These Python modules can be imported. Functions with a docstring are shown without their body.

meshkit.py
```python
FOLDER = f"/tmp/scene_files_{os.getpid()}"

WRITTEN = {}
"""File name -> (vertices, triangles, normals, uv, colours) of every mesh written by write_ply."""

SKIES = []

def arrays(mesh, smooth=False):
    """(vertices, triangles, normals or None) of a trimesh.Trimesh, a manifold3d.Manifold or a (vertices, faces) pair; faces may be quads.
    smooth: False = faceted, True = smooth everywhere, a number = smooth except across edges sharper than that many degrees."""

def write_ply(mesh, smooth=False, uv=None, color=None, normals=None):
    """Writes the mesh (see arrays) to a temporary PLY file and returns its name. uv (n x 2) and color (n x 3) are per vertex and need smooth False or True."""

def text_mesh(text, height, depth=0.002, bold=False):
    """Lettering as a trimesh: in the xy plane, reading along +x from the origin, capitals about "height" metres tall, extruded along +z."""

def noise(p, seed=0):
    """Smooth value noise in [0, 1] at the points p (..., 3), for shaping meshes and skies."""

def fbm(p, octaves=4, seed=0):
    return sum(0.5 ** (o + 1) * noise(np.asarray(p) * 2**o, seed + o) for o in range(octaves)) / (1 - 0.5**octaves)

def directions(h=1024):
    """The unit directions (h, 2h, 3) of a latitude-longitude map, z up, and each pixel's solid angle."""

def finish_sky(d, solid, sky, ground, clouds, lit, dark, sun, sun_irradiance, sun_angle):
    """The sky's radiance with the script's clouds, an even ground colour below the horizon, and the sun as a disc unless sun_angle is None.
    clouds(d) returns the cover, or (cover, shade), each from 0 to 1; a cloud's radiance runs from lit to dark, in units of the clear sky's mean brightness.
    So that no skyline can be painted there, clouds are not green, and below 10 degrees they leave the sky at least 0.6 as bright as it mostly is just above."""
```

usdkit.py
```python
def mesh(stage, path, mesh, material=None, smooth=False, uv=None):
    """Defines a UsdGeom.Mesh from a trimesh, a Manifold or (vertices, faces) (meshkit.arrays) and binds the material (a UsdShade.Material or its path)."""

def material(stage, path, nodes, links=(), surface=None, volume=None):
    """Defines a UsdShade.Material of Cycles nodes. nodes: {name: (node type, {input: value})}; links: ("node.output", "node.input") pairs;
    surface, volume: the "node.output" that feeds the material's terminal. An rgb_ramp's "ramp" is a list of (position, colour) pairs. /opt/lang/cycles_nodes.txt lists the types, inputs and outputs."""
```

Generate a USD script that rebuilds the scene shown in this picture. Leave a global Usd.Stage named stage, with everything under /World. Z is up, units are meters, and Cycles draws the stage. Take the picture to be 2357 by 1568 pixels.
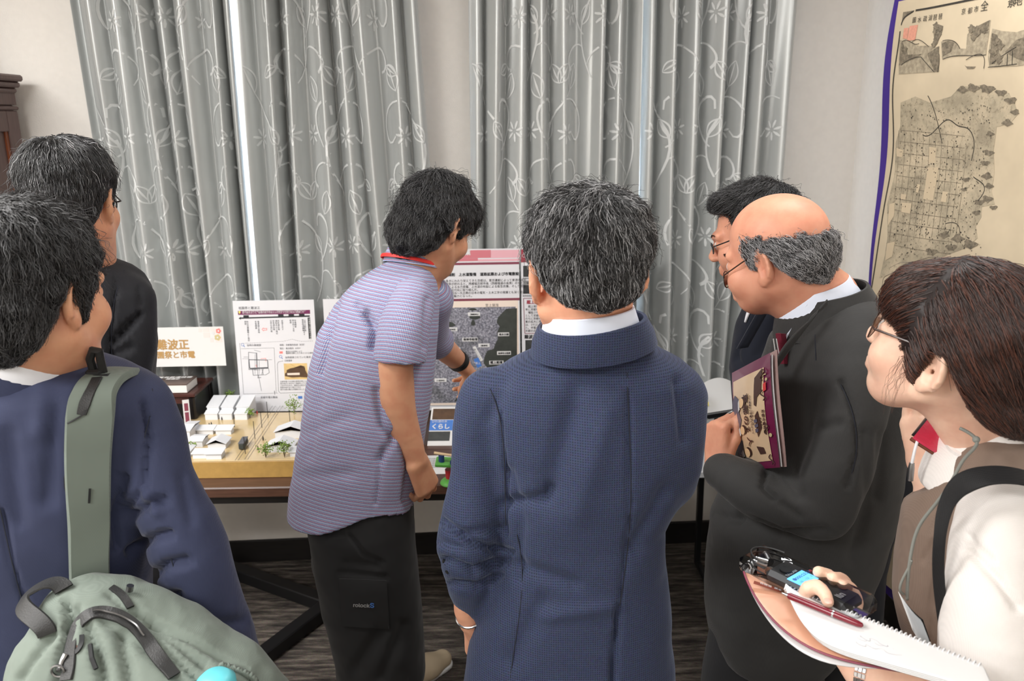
import math, glob, random, numpy as np, trimesh, usdkit, meshkit
from pxr import Usd, UsdGeom, UsdLux, UsdShade, Gf, Sdf, Vt
from scipy.spatial import cKDTree
from shapely import affinity, box as sbox, union_all

stage = Usd.Stage.CreateInMemory()
UsdGeom.SetStageUpAxis(stage, 'Z'); UsdGeom.SetStageMetersPerUnit(stage, 1.0)
UsdGeom.Xform.Define(stage, '/World'); UsdGeom.Scope.Define(stage, '/World/Looks')
A = np.array
# ------------------------------------------------------------------ camera
FPX, CX, CY, CZ = 1900.0, 1178.5, 784.0, 1.78           # focal length in pixels of a 2357 x 1568 picture; eye height
PITCH, ROLL = math.radians(14.9), math.radians(0.9)
FWD = A([0, math.cos(PITCH), -math.sin(PITCH)]); _r0 = A([1.0, 0, 0]); _u0 = np.cross(_r0, FWD)
RGT = math.cos(ROLL) * _r0 - math.sin(ROLL) * _u0
UPV = math.cos(ROLL) * _u0 + math.sin(ROLL) * _r0
cam = UsdGeom.Camera.Define(stage, '/World/camera')
M4 = Gf.Matrix4d(*RGT, 0, *UPV, 0, *(-FWD), 0, 0, 0, CZ, 1)
cam.AddTransformOp().Set(M4)
cam.CreateHorizontalApertureAttr(36.0); cam.CreateVerticalApertureAttr(36.0 * 1568 / 2357)
cam.CreateFocalLengthAttr(36.0 * FPX / 2357); cam.CreateClippingRangeAttr(Gf.Vec2f(0.05, 60))
cam.CreateFStopAttr(7.0); cam.CreateFocusDistanceAttr(1.55)
cam.CreateExposureAttr(0.68)
EXPO = cam.GetExposureAttr()
# ------------------------------------------------------------------ light: daylight outside the windows, lamps on the ceiling
sky = UsdLux.DomeLight.Define(stage, '/World/sky'); sky.CreateIntensityAttr(2.6); sky.CreateColorAttr(Gf.Vec3f(0.80, 0.90, 1.0))
def ceiling_lamp(n, x, y, w, d, power, col=(1.0, 0.985, 0.965)):
    l = UsdLux.RectLight.Define(stage, f'/World/lamp_{n:03d}')
    l.CreateWidthAttr(w); l.CreateHeightAttr(d); l.CreateIntensityAttr(power); l.CreateColorAttr(Gf.Vec3f(*col))
    l.AddTranslateOp().Set(Gf.Vec3d(x, y, 2.66))          # a RectLight shines along -z
ceiling_lamp(1, -1.9, 1.0, 1.4, 0.7, 17.0)
ceiling_lamp(2, 0.7, 1.75, 0.9, 0.4, 9.0)
ceiling_lamp(3, -1.8, -0.5, 1.4, 0.7, 17.0)
ceiling_lamp(4, 0.5, -0.8, 1.2, 0.4, 8.0)

def ray(px, py): return FWD + (px - CX) / FPX * RGT - (py - CY) / FPX * UPV
def P(px, py, Y):                                        # the point at depth Y seen at a pixel
    d = ray(px, py); return A([0, 0, CZ]) + d * (Y / d[1])
def PZ(px, py, z):
    d = ray(px, py); return A([0, 0, CZ]) + d * ((z - CZ) / d[2])
def proj(q):
    q = np.asarray(q, float) - A([0, 0, CZ]); w = q @ FWD
    return np.stack([CX + FPX * (q @ RGT) / w, CY - FPX * (q @ UPV) / w], -1)
def unit(v): v = np.asarray(v, float); return v / np.linalg.norm(v)

# ------------------------------------------------------------------ prims
used = {}
def path_for(name, parent):
    base = parent.GetPath().pathString if parent else '/World'
    n = used.get((base, name), 0); used[(base, name)] = n + 1
    return f'{base}/{name}' if n == 0 else f'{base}/{name}_{n:03d}'
ORI = {}
def tag(p, label=None, cat=None, group=None, kind=None):
    p = p.GetPrim() if hasattr(p, 'GetPrim') else p
    for k, v in (('label', label), ('category', cat), ('group', group), ('kind', kind)):
        if v: p.SetCustomDataByKey(k, v)
    return p
def thing(name, label, cat, loc=(0, 0, 0), group=None, kind=None):
    x = UsdGeom.Xform.Define(stage, path_for(name, None)); x.AddTranslateOp().Set(Gf.Vec3d(*map(float, loc)))
    p = x.GetPrim(); ORI[p.GetPath().pathString] = np.asarray(loc, float)
    return tag(p, label, cat, group, kind)
def origin(parent):
    if parent is None: return np.zeros(3)
    return ORI['/'.join(parent.GetPath().pathString.split('/')[:3])]
def obj(name, mesh, mat, parent=None, smooth=False, label=None, cat=None, group=None, kind=None, uv=None):
    v, f = (np.asarray(mesh.vertices), np.asarray(mesh.faces)) if hasattr(mesh, 'vertices') else mesh
    v = np.asarray(v, float) - origin(parent)
    m = usdkit.mesh(stage, path_for(name, parent), (v, f), MAT[mat], smooth=smooth, uv=uv)
    return tag(m.GetPrim(), label, cat, group, kind)
def multi(name, meshes, mat, parent, **k):                 # one part for each piece
    for m in meshes: obj(name, m, mat, parent, **k)
def curves(name, strands, width, mat, parent, kind=None):           # strands: (n, k, 3)
    n, k, _ = strands.shape
    c = UsdGeom.BasisCurves.Define(stage, path_for(name, parent))
    c.CreateTypeAttr('linear'); c.CreateWrapAttr('nonperiodic')
    c.CreatePointsAttr(Vt.Vec3fArray.FromNumpy((strands - origin(parent)).reshape(-1, 3).astype(np.float32)))
    c.CreateCurveVertexCountsAttr(Vt.IntArray.FromNumpy(np.full(n, k, np.int32)))
    w = np.tile(np.asarray(width, np.float32) if np.ndim(width) else np.linspace(width, width * 0.35, k).astype(np.float32), n)
    c.CreateWidthsAttr(Vt.FloatArray.FromNumpy(w)); c.SetWidthsInterpolation('vertex')
    UsdShade.MaterialBindingAPI.Apply(c.GetPrim()).Bind(MAT[mat])
    return tag(c.GetPrim(), kind=kind)

# ------------------------------------------------------------------ plain shapes
def box(lo, hi, bevel=0.0):
    lo, hi = np.minimum(lo, hi).astype(float), np.maximum(lo, hi).astype(float)
    if bevel <= 0:
        m = trimesh.creation.box(hi - lo); m.apply_translation((lo + hi) / 2); return m
    b = min(bevel, 0.45 * (hi - lo).min()); pts = []
    for s in np.ndindex(2, 2, 2):
        c = np.where(s, hi, lo); sg = np.where(s, -1, 1)
        for k in range(3):
            o = sg * b; o[k] = 0; pts.append(c + o)
    return trimesh.convex.convex_hull(np.array(pts))
def frame(o, x, y, z):
    T = np.eye(4); T[:3, 0], T[:3, 1], T[:3, 2], T[:3, 3] = x, y, z, o; return T
def moved(m, T): m = m.copy(); m.apply_transform(T); return m
def join(*ms): return trimesh.util.concatenate([m for m in ms])
def tube(pts, r, n=8, closed=False):
    pts = np.asarray(pts, float); r = np.broadcast_to(np.asarray(r, float), len(pts))
    t = np.gradient(pts, axis=0) if not closed else np.roll(pts, -1, 0) - np.roll(pts, 1, 0)
    t /= np.maximum(np.linalg.norm(t, axis=1, keepdims=True), 1e-9)
    u = np.cross(t[0], [0, 0, 1.0] if abs(t[0][2]) < 0.9 else [1.0, 0, 0]); u /= np.linalg.norm(u); rings = []
    a = np.arange(n) / n * 2 * np.pi
    for i in range(len(pts)):
        u = u - (u @ t[i]) * t[i]; u /= np.linalg.norm(u); w = np.cross(t[i], u)
        rings.append(pts[i] + r[i] * (np.cos(a)[:, None] * u + np.sin(a)[:, None] * w))
    return loft(rings, closed_path=closed)
def loft(rings, caps=True, closed_path=False):
    R = np.asarray(rings); k, n, _ = R.shape; v = R.reshape(-1, 3); f = []
    i, j = np.meshgrid(np.arange(k if closed_path else k - 1), np.arange(n), indexing='ij'); i, j = i.ravel(), j.ravel()
    i2, j2 = (i + 1) % k, (j + 1) % n
    f = np.vstack([np.stack([i * n + j, i * n + j2, i2 * n + j2], 1), np.stack([i * n + j, i2 * n + j2, i2 * n + j], 1)])
    if caps and not closed_path:
        v = np.vstack([v, R[0].mean(0), R[-1].mean(0)]); a, b = k * n, k * n + 1; j = np.arange(n); j2 = (j + 1) % n
        f = np.vstack([f, np.stack([np.full(n, a), j2, j], 1), np.stack([np.full(n, b), (k - 1) * n + j, (k - 1) * n + j2], 1)])
    m = trimesh.Trimesh(v, f, process=False); return m
def sheet(G, thick=0.0, nrm=None):                        # a grid of points (a, b, 3) as a surface; with thickness, as a closed slab
    G = np.asarray(G, float); a, b, _ = G.shape
    i, j = np.meshgrid(np.arange(a - 1), np.arange(b - 1), indexing='ij'); i, j = i.ravel(), j.ravel(); q = i * b + j
    f = np.vstack([np.stack([q, q + b, q + b + 1], 1), np.stack([q, q + b + 1, q + 1], 1)])
    v = G.reshape(-1, 3)
    if thick == 0: return trimesh.Trimesh(v, f, process=False)
    if nrm is None: nrm = trimesh.Trimesh(v, f, process=False).vertex_normals
    w = v - np.asarray(nrm) * thick; n = len(v)
    rim = np.concatenate([np.arange(b), np.arange(1, a) * b + b - 1, (a - 1) * b + np.arange(b - 2, -1, -1), np.arange(a - 2, 0, -1) * b])
    r2 = np.roll(rim, -1)
    side = np.vstack([np.stack([rim, r2, r2 + n], 1), np.stack([rim, r2 + n, rim + n], 1)])
    return trimesh.Trimesh(np.vstack([v, w]), np.vstack([f, f[:, ::-1] + n, side]), process=False)
def spline(pts, n):
    from scipy.interpolate import CubicSpline
    pts = np.asarray(pts, float); t = np.r_[0, np.cumsum(np.linalg.norm(np.diff(pts, axis=0), axis=1))]
    return CubicSpline(t, pts)(np.linspace(0, t[-1], n))
def ribbon(pts, width, thick, nrm, n=60, soft=True):      # a strap along pts; nrm: outward directions per point (or one)
    pts = np.asarray(pts, float); N = np.broadcast_to(np.asarray(nrm, float), pts.shape); W = np.broadcast_to(np.asarray(width, float), len(pts))
    t0 = np.r_[0, np.cumsum(np.linalg.norm(np.diff(pts, axis=0), axis=1))]; C = spline(pts, n); s = np.linspace(0, t0[-1], n)
    N = np.stack([np.interp(s, t0, N[:, k]) for k in range(3)], 1); W = np.interp(s, t0, W)
    T = np.gradient(C, axis=0); T /= np.linalg.norm(T, axis=1, keepdims=True)
    S = np.cross(T, N); S /= np.linalg.norm(S, axis=1, keepdims=True); N = np.cross(S, T)
    prof = A([(-1, -.3), (-.97, .25), (-.9, .5), (-.5, .5), (0, .5), (.5, .5), (.9, .5), (.97, .25), (1, -.3), (.9, -.5), (0, -.5), (-.9, -.5)])
    return loft([C[i] + prof[:, :1] * W[i] / 2 * S[i] + prof[:, 1:] * thick * N[i] for i in range(n)])

# ------------------------------------------------------------------ implicit surfaces: smooth unions meshed by sparse surface nets
class Cap:
    def __init__(s, a, b, ra, rb=None, k=0.02, sub=False):
        s.a, s.b, s.ra, s.rb, s.k, s.sub = A(a, float), A(b, float), ra, ra if rb is None else rb, k, sub
        s.c = (s.a + s.b) / 2; s.r = np.linalg.norm(s.b - s.a) / 2 + max(s.ra, s.rb)
        s.ab = s.b - s.a; s.L = float(s.ab @ s.ab) + 1e-12
    def __call__(s, p):
        q = p - s.a; u = q @ s.ab; t = np.clip(u / s.L, 0, 1); d2 = np.einsum('ij,ij->i', q, q) - t * (2 * u - t * s.L)
        return np.sqrt(np.maximum(d2, 0)) - (s.ra + (s.rb - s.ra) * t)
class Ell:
    def __init__(s, c, r, R=np.eye(3), k=0.02, sub=False):
        s.c, s.rr, s.R, s.k, s.sub = A(c, float), A(r, float), R, k, sub; s.r = s.rr.max()
    def __call__(s, p):
        q = (p - s.c) @ s.R; q = q / s.rr; k0 = np.sqrt(np.einsum('ij,ij->i', q, q)); q = q / s.rr; k1 = np.sqrt(np.einsum('ij,ij->i', q, q)) + 1e-9
        return k0 * (k0 - 1) / k1
class Rings:                                              # a trunk by horizontal slices: silhouette pixels at a depth, and half thickness
    def __init__(s, rows, k=0.03, n=2.3, az=0.0):         # rows: (py, left px, right px, depth, half thickness)
        L = A([P(l, y, d) for y, l, r, d, b in rows]); Rr = A([P(r, y, d) for y, l, r, d, b in rows]); m = (L + Rr) / 2
        o = np.argsort(m[:, 2]); s.z = m[o, 2]; s.x = m[o, 0]; s.y = m[o, 1]; s.aa = (np.linalg.norm(Rr - L, axis=1) / 2)[o]
        s.bb = A([r[4] for r in rows])[o]; s.n, s.k, s.sub, s.az = n, k, False, az
        s.c = m.mean(0); s.r = np.abs(m - s.c).max() + s.aa.max() + 0.1
    def at(s, z):
        zz = np.clip(z, s.z[0], s.z[-1]); return [np.interp(zz, s.z, v) for v in (s.x, s.y, s.aa, s.bb)]
    def __call__(s, p):
        x, y, a, b = s.at(p[:, 2]); dx, dy = p[:, 0] - x, p[:, 1] - y
        if s.az: c, sn = math.cos(s.az), math.sin(s.az); dx, dy = c * dx - sn * dy, sn * dx + c * dy
        q = ((np.abs(dx) / a) ** s.n + (np.abs(dy) / b) ** s.n) ** (1 / s.n); l = np.hypot(dx, dy)
        d = np.where(q > 0.05, l * (1 - 1 / np.maximum(q, 0.05)), -np.minimum(a, b))
        over = np.maximum(np.maximum(s.z[0] - p[:, 2], p[:, 2] - s.z[-1]), 0)
        return np.where(over > 0, np.hypot(np.maximum(d, 0), over), d)
class Local:                                              # prims given in a local frame
    def __init__(s, prim, o, R, sc=1.0):
        s.p, s.o, s.R, s.sc, s.k, s.sub = prim, o, R, sc, prim.k * sc, prim.sub; s.c = o + R @ (prim.c * sc); s.r = prim.r * sc
    def __call__(s, p): return s.p((p - s.o) @ s.R / s.sc) * s.sc
class Chain:                                              # a limb: a smooth centre line with a radius along it
    def __init__(s, pts, rad, k=0.015):
        from scipy.interpolate import PchipInterpolator
        pts, rad = np.asarray(pts, float), np.asarray(rad, float)
        if len(pts) > 2:
            t = np.r_[0, np.cumsum(np.linalg.norm(np.diff(pts, axis=0), axis=1))]; u = np.unique(np.r_[t, np.linspace(0, t[-1], 2 * len(pts) - 1)])
            pts, rad = PchipInterpolator(t, pts)(u), PchipInterpolator(t, rad)(u)
        s.seg = [Cap(pts[i], pts[i + 1], rad[i], rad[i + 1]) for i in range(len(pts) - 1)]; s.k, s.sub = k, False
        lo, hi = (pts - rad[:, None]).min(0), (pts + rad[:, None]).max(0); s.c = (lo + hi) / 2; s.r = np.linalg.norm(hi - lo) / 2
        s.cull = True
    def __call__(s, p, lo=None, hi=None):
        d = np.full(len(p), .5)
        for q in s.seg:
            if lo is None or np.linalg.norm(np.maximum(np.maximum(lo - q.c, q.c - hi), 0)) < q.r + s.k + .03: d = np.minimum(d, q(p))
        return d
def chain(pts, rad, k=0.015): return [Chain(pts, rad, k)]
def field(prims, cut=None):
    def f(p, lo=None, hi=None):
        d = np.full(len(p), 1.0)
        for q in prims:
            if lo is not None and np.linalg.norm(np.maximum(np.maximum(lo - q.c, q.c - hi), 0)) > q.r + q.k + 0.03: continue
            e = q(p, lo, hi) if hasattr(q, 'cull') else q(p)
            if q.sub:
                h = np.clip(0.5 - 0.5 * (d + e) / q.k, 0, 1); d = d * (1 - h) - e * h + q.k * h * (1 - h)
            else:
                h = np.clip(0.5 + 0.5 * (e - d) / q.k, 0, 1); d = d * h + e * (1 - h) - q.k * h * (1 - h)
        return d if cut is None else cut(p, d)
    return f
def bounds(prims, pad=0.03):
    lo = np.min([q.c - q.r for q in prims if not q.sub], 0); hi = np.max([q.c + q.r for q in prims if not q.sub], 0); return lo - pad, hi + pad
CORN = A(list(np.ndindex(2, 2, 2)))
EDG = [(a, b) for a in range(8) for b in range(a + 1, 8) if np.abs(CORN[a] - CORN[b]).sum() == 1]
def nets(f, lo, hi, h, s=6, margin=0.035):
    H = h * s; n = np.ceil((hi - lo) / H).astype(int)
    ctr = np.stack(np.meshgrid(*[np.arange(k) for k in n], indexing='ij'), -1).reshape(-1, 3)
    d = f(lo + (ctr + 0.5) * H)
    act = ctr[np.abs(d) < H * 0.9 + margin]
    grp = (act // 3) @ A([1, 1000, 1000000]); order = np.argsort(grp, kind='stable'); act, grp = act[order], grp[order]
    g = np.stack(np.meshgrid(*[np.arange(s + 1)] * 3, indexing='ij'), -1).reshape(-1, 3)
    V = np.empty((len(act), (s + 1) ** 3))
    cuts = np.r_[0, np.nonzero(np.diff(grp))[0] + 1, len(act)]
    for a, b in zip(cuts[:-1], cuts[1:]):
        p = (lo + (act[a:b, None, :] * s + g[None]) * h).reshape(-1, 3)
        V[a:b] = f(p, p.min(0), p.max(0)).reshape(b - a, -1)
    V = V.reshape(-1, s + 1, s + 1, s + 1); neg = V < 0
    cnt = sum(neg[:, i:i + s, j:j + s, k:k + s].astype(np.int8) for i, j, k in CORN)
    B, i, j, k = np.nonzero((cnt > 0) & (cnt < 8))
    vals = np.stack([V[B, i + c[0], j + c[1], k + c[2]] for c in CORN], 1); sg = vals < 0
    acc, num = np.zeros((len(B), 3)), np.zeros(len(B))
    for a, b in EDG:
        m = sg[:, a] != sg[:, b]; t = vals[m, a] / (vals[m, a] - vals[m, b])
        acc[m] += CORN[a] + t[:, None] * (CORN[b] - CORN[a]); num[m] += 1
    cell = act[B] * s + np.stack([i, j, k], 1); pos = lo + (cell + acc / num[:, None]) * h
    big = 1 << 20; key = lambda c: (c[:, 0] * big + c[:, 1]) * big + c[:, 2]
    ks = key(cell); o = np.argsort(ks); ks, pos, cell, sg = ks[o], pos[o], cell[o], sg[o]
    faces = []
    for ax in range(3):
        u, w = (ax + 1) % 3, (ax + 2) % 3
        ia, ib = 0, [4, 2, 1][ax]
        m = np.nonzero(sg[:, ia] != sg[:, ib])[0]; c = cell[m]; idx = []
        for du, dw in ((-1, -1), (0, -1), (0, 0), (-1, 0)):
            e = c.copy(); e[:, u] += du; e[:, w] += dw; q = np.searchsorted(ks, key(e)); q = np.minimum(q, len(ks) - 1)
            idx.append(np.where(ks[q] == key(e), q, -1))
        Q = np.stack(idx, 1); ok = (Q >= 0).all(1); Q, fl = Q[ok], sg[m, ia][ok]
        Q = np.where(fl[:, None], Q, Q[:, ::-1]); faces += [Q[:, [0, 1, 2]], Q[:, [0, 2, 3]]]
    return pos, np.vstack(faces)
def solid(prims, h, cut=None, margin=0.035, disp=None, lohi=None):
    f = field(prims, cut); lo, hi = lohi if lohi is not None else bounds(prims)
    v, fc = nets(f, lo, hi, h, margin=margin)
    m = trimesh.Trimesh(v, fc, process=False)
    if disp is not None:
        N = m.vertex_normals
        for dfn in (disp if isinstance(disp, (list, tuple)) else [disp]): v = v + N * dfn(v, N)[:, None]
        m = trimesh.Trimesh(v, fc, process=False)
    return m
def lumps(amp, scale, seed=0, stretch=(1, 1, 1)):
    return lambda v, N: amp * 2 * (meshkit.fbm(v * A(stretch) / scale, 3, seed) - 0.5)
def creases(lines, gain=2.1):                                       # folds and seams: each a line on the side that the photo shows, depth (m), width (px)
    def f(v, N):
        q = proj(v); see = np.clip(-(N @ FWD) * 4, 0, 1); out = np.zeros(len(v))
        for pts, depth, w in lines:
            pts = np.asarray(pts, float); d2 = np.full(len(v), 1e12)
            for a, b in zip(pts[:-1], pts[1:]):
                ab = b - a; t = np.clip(((q - a) @ ab) / (ab @ ab + 1e-9), 0, 1); e = q - a - t[:, None] * ab; d2 = np.minimum(d2, (e ** 2).sum(1))
            out -= gain * depth * np.exp(-d2 / w ** 2)
        return out * see
    return f

# ------------------------------------------------------------------ materials
MAT = {}
def lin(c):
    c = A(c[:3], float) / 255.0; return np.where(c < 0.04045, c / 12.92, ((c + 0.055) / 1.055) ** 2.4)
def mk(name, nodes, links, surface='p.BSDF'):
    MAT[name] = usdkit.material(stage, f'/World/Looks/{name}', nodes, links, surface=surface); return name
def plain(name, col, rough=0.5, metal=0.0, spec=0.5, var=None, bump=None, sheen=0.0, coat=0.0, stretch=(1, 1, 1), sss=0.0, col2=None, sheen_tint=(1, 1, 1), aniso=0.0):
    c = lin(col); n = {'p': ('principled_bsdf', dict(base_color=c, roughness=rough, metallic=metal, specular_ior_level=spec, sheen_weight=sheen, sheen_roughness=0.4, sheen_tint=sheen_tint, coat_weight=coat, coat_roughness=0.08, anisotropic=aniso))}
    if sss: n['p'][1].update(subsurface_weight=sss, subsurface_radius=(0.012, 0.005, 0.003), subsurface_scale=1.0)
    l = []
    if var or bump:
        n['t'] = ('texture_coordinate', {}); n['m'] = ('mapping', dict(scale=stretch)); l.append(('t.object', 'm.vector'))
    if var:
        n['n'] = ('noise_texture', dict(scale=float(var[0]), detail=4.0, roughness=0.6)); l.append(('m.vector', 'n.vector'))
        c2 = lin(col2) if col2 is not None else c * (1 + var[1])
        n['r'] = ('rgb_ramp', dict(ramp=[(0.3, tuple(c * (1 - var[1]) if col2 is None else c)), (0.7, tuple(c2))])); l += [('n.fac', 'r.fac'), ('r.color', 'p.base_color')]
    if bump:
        n['nb'] = ('noise_texture', dict(scale=float(bump[0]), detail=2.0)); n['b'] = ('bump', dict(strength=float(bump[1]), distance=float(bump[2])))
        l += [('m.vector', 'nb.vector'), ('nb.fac', 'b.height'), ('b.normal', 'p.normal')]
    return mk(name, n, l)
def woven(name, col, pitch, rough=0.85, amt=0.25, sheen=0.15, mott=0.10):   # a cloth with threads running both ways
    c = lin(col)
    mk(name, {'t': ('texture_coordinate', {}), 'x': ('wave_texture', dict(bands_direction='x', scale=1 / pitch / 20 * 6.28, distortion=0.3)),
              'z': ('wave_texture', dict(bands_direction='z', scale=1 / pitch / 20 * 6.28, distortion=0.3)),
              'mx': ('mix', dict(mix_type='multiply', fac=1.0)), 'n': ('noise_texture', dict(scale=9.0, detail=5.0)),
              'r': ('rgb_ramp', dict(ramp=[(0.3, tuple(c * (1 - mott))), (0.7, tuple(c * (1 + mott)))])),
              'mm': ('mix', dict(mix_type='multiply', fac=amt)), 'b': ('bump', dict(strength=0.25, distance=0.0006)),
              'p': ('principled_bsdf', dict(roughness=rough, specular_ior_level=0.3, sheen_weight=sheen, sheen_roughness=0.4))},
       [('t.object', 'x.vector'), ('t.object', 'z.vector'), ('x.color', 'mx.color1'), ('z.color', 'mx.color2'), ('t.object', 'n.vector'), ('n.fac', 'r.fac'),
        ('r.color', 'mm.color1'), ('mx.color', 'mm.color2'), ('mm.color', 'p.base_color'), ('mx.color', 'b.height'), ('b.normal', 'p.normal')])
plain('wallpaper', (234, 229, 222), 0.9, spec=0.2, var=(40, 0.02), bump=(260, 0.25, 0.002))
plain('ceiling_white', (240, 238, 234), 0.95, spec=0.1)
plain('black_wood', (30, 27, 26), 0.45, var=(14, 0.3), stretch=(1, 6, 6))
plain('black_metal', (20, 20, 22), 0.45, spec=0.4)
plain('white_trim', (226, 225, 222), 0.5)
plain('cabinet_wood', (88, 66, 62), 0.42, var=(16, 0.22), stretch=(6, 6, 0.7), bump=(60, 0.15, 0.001))
plain('cabinet_inlay', (120, 62, 30), 0.4, var=(20, 0.25), stretch=(5, 5, 0.6))
plain('table_wood', (84, 58, 46), 0.35, var=(18, 0.25), stretch=(0.6, 7, 7))
plain('rosewood', (70, 36, 30), 0.3, var=(18, 0.3), stretch=(0.6, 6, 6))
plain('lacquer', (26, 24, 25), 0.28, var=(14, 0.25))
mk('carpet', {'t': ('texture_coordinate', {}), 'm': ('mapping', dict(scale=(4, 30, 1), rotation=(0, 0, 0.06))), 'n': ('noise_texture', dict(scale=1.6, detail=6.0, roughness=0.7)),
              'm2': ('mapping', dict(scale=(1, 1, 1))), 'n2': ('noise_texture', dict(scale=420.0, detail=2.0)), 'r': ('rgb_ramp', dict(ramp=[(0.36, tuple(lin((50, 47, 46)))), (0.5, tuple(lin((82, 76, 71)))), (0.66, tuple(lin((128, 119, 110))))])),
              'x': ('mix', dict(mix_type='overlay', fac=0.7)), 'b': ('bump', dict(strength=0.6, distance=0.004)), 'p': ('principled_bsdf', dict(roughness=1.0, specular_ior_level=0.05))},
   [('t.object', 'm.vector'), ('m.vector', 'n.vector'), ('n.fac', 'r.fac'), ('t.object', 'm2.vector'), ('m2.vector', 'n2.vector'), ('r.color', 'x.color1'), ('n2.color', 'x.color2'), ('x.color', 'p.base_color'), ('n2.fac', 'b.height'), ('b.normal', 'p.normal')])
mk('curtain_satin', {'t': ('texture_coordinate', {}), 'm': ('mapping', dict(scale=(1, 1, 0.15))), 'n': ('noise_texture', dict(scale=300.0, detail=2.0)), 'b': ('bump', dict(strength=0.12, distance=0.0008)),
                     'p': ('principled_bsdf', dict(base_color=lin((190, 193, 192)), roughness=0.34, specular_ior_level=0.75, sheen_weight=0.1, metallic=0.32))},
   [('t.object', 'm.vector'), ('m.vector', 'n.vector'), ('n.fac', 'b.height'), ('b.normal', 'p.normal')])
plain('curtain_vine', (222, 224, 223), 0.5, spec=0.3)
mk('sheer', {'a': ('translucent_bsdf', dict(color=(0.9, 0.92, 0.95))), 'd': ('diffuse_bsdf', dict(color=(0.85, 0.86, 0.88))), 'm': ('mix_closure', dict(fac=0.35)), 'c': ('transparent_bsdf', {}), 'm2': ('mix_closure', dict(fac=0.3))},
   [('a.BSDF', 'm.closure1'), ('d.BSDF', 'm.closure2'), ('m.closure', 'm2.closure1'), ('c.BSDF', 'm2.closure2')], 'm2.closure')
mk('pane', {'f': ('fresnel', dict(IOR=1.5)), 'a': ('transparent_bsdf', {}), 'g': ('glossy_bsdf', dict(roughness=0.0, color=(1, 1, 1))), 'm': ('mix_closure', {})}, [('f.fac', 'm.fac'), ('a.BSDF', 'm.closure1'), ('g.BSDF', 'm.closure2')], 'm.closure')
mk('clear_plastic', {'f': ('fresnel', dict(IOR=1.45)), 'a': ('transparent_bsdf', dict(color=(0.95, 0.96, 0.97))), 'g': ('glossy_bsdf', dict(roughness=0.04, color=(0.6, 0.6, 0.6))), 'm': ('mix_closure', {})}, [('f.fac', 'm.fac'), ('a.BSDF', 'm.closure1'), ('g.BSDF', 'm.closure2')], 'm.closure')
plain('paper', (216, 216, 216), 0.6); plain('paper_gloss', (222, 221, 220), 0.35); plain('ink', (30, 30, 34), 0.6); plain('ink_grey', (92, 94, 100), 0.6)
plain('gold_print', (178, 140, 86), 0.5); plain('pink_print', (240, 214, 210), 0.6); plain('coral_print', (238, 128, 122), 0.6); plain('olive_print', (196, 184, 136), 0.6)
plain('plum_print', (112, 34, 82), 0.55); plain('crimson_print', (160, 62, 76), 0.45); plain('rose_print', (206, 120, 130), 0.45); plain('maroon_line', (128, 60, 78), 0.5)
plain('cream_print', (234, 218, 204), 0.5); plain('sepia', (216, 186, 128), 0.6, var=(30, 0.15)); plain('sepia_dark', (82, 58, 38), 0.6, var=(40, 0.3)); plain('blue_print', (70, 120, 196), 0.5); plain('green_print', (60, 150, 90), 0.5); plain('red_print', (206, 60, 62), 0.5); plain('yellow_print', (236, 224, 110), 0.6)
plain('photo_dark', (56, 58, 58), 0.5, var=(30, 0.35)); plain('photo_grey', (150, 150, 150), 0.5)
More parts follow.
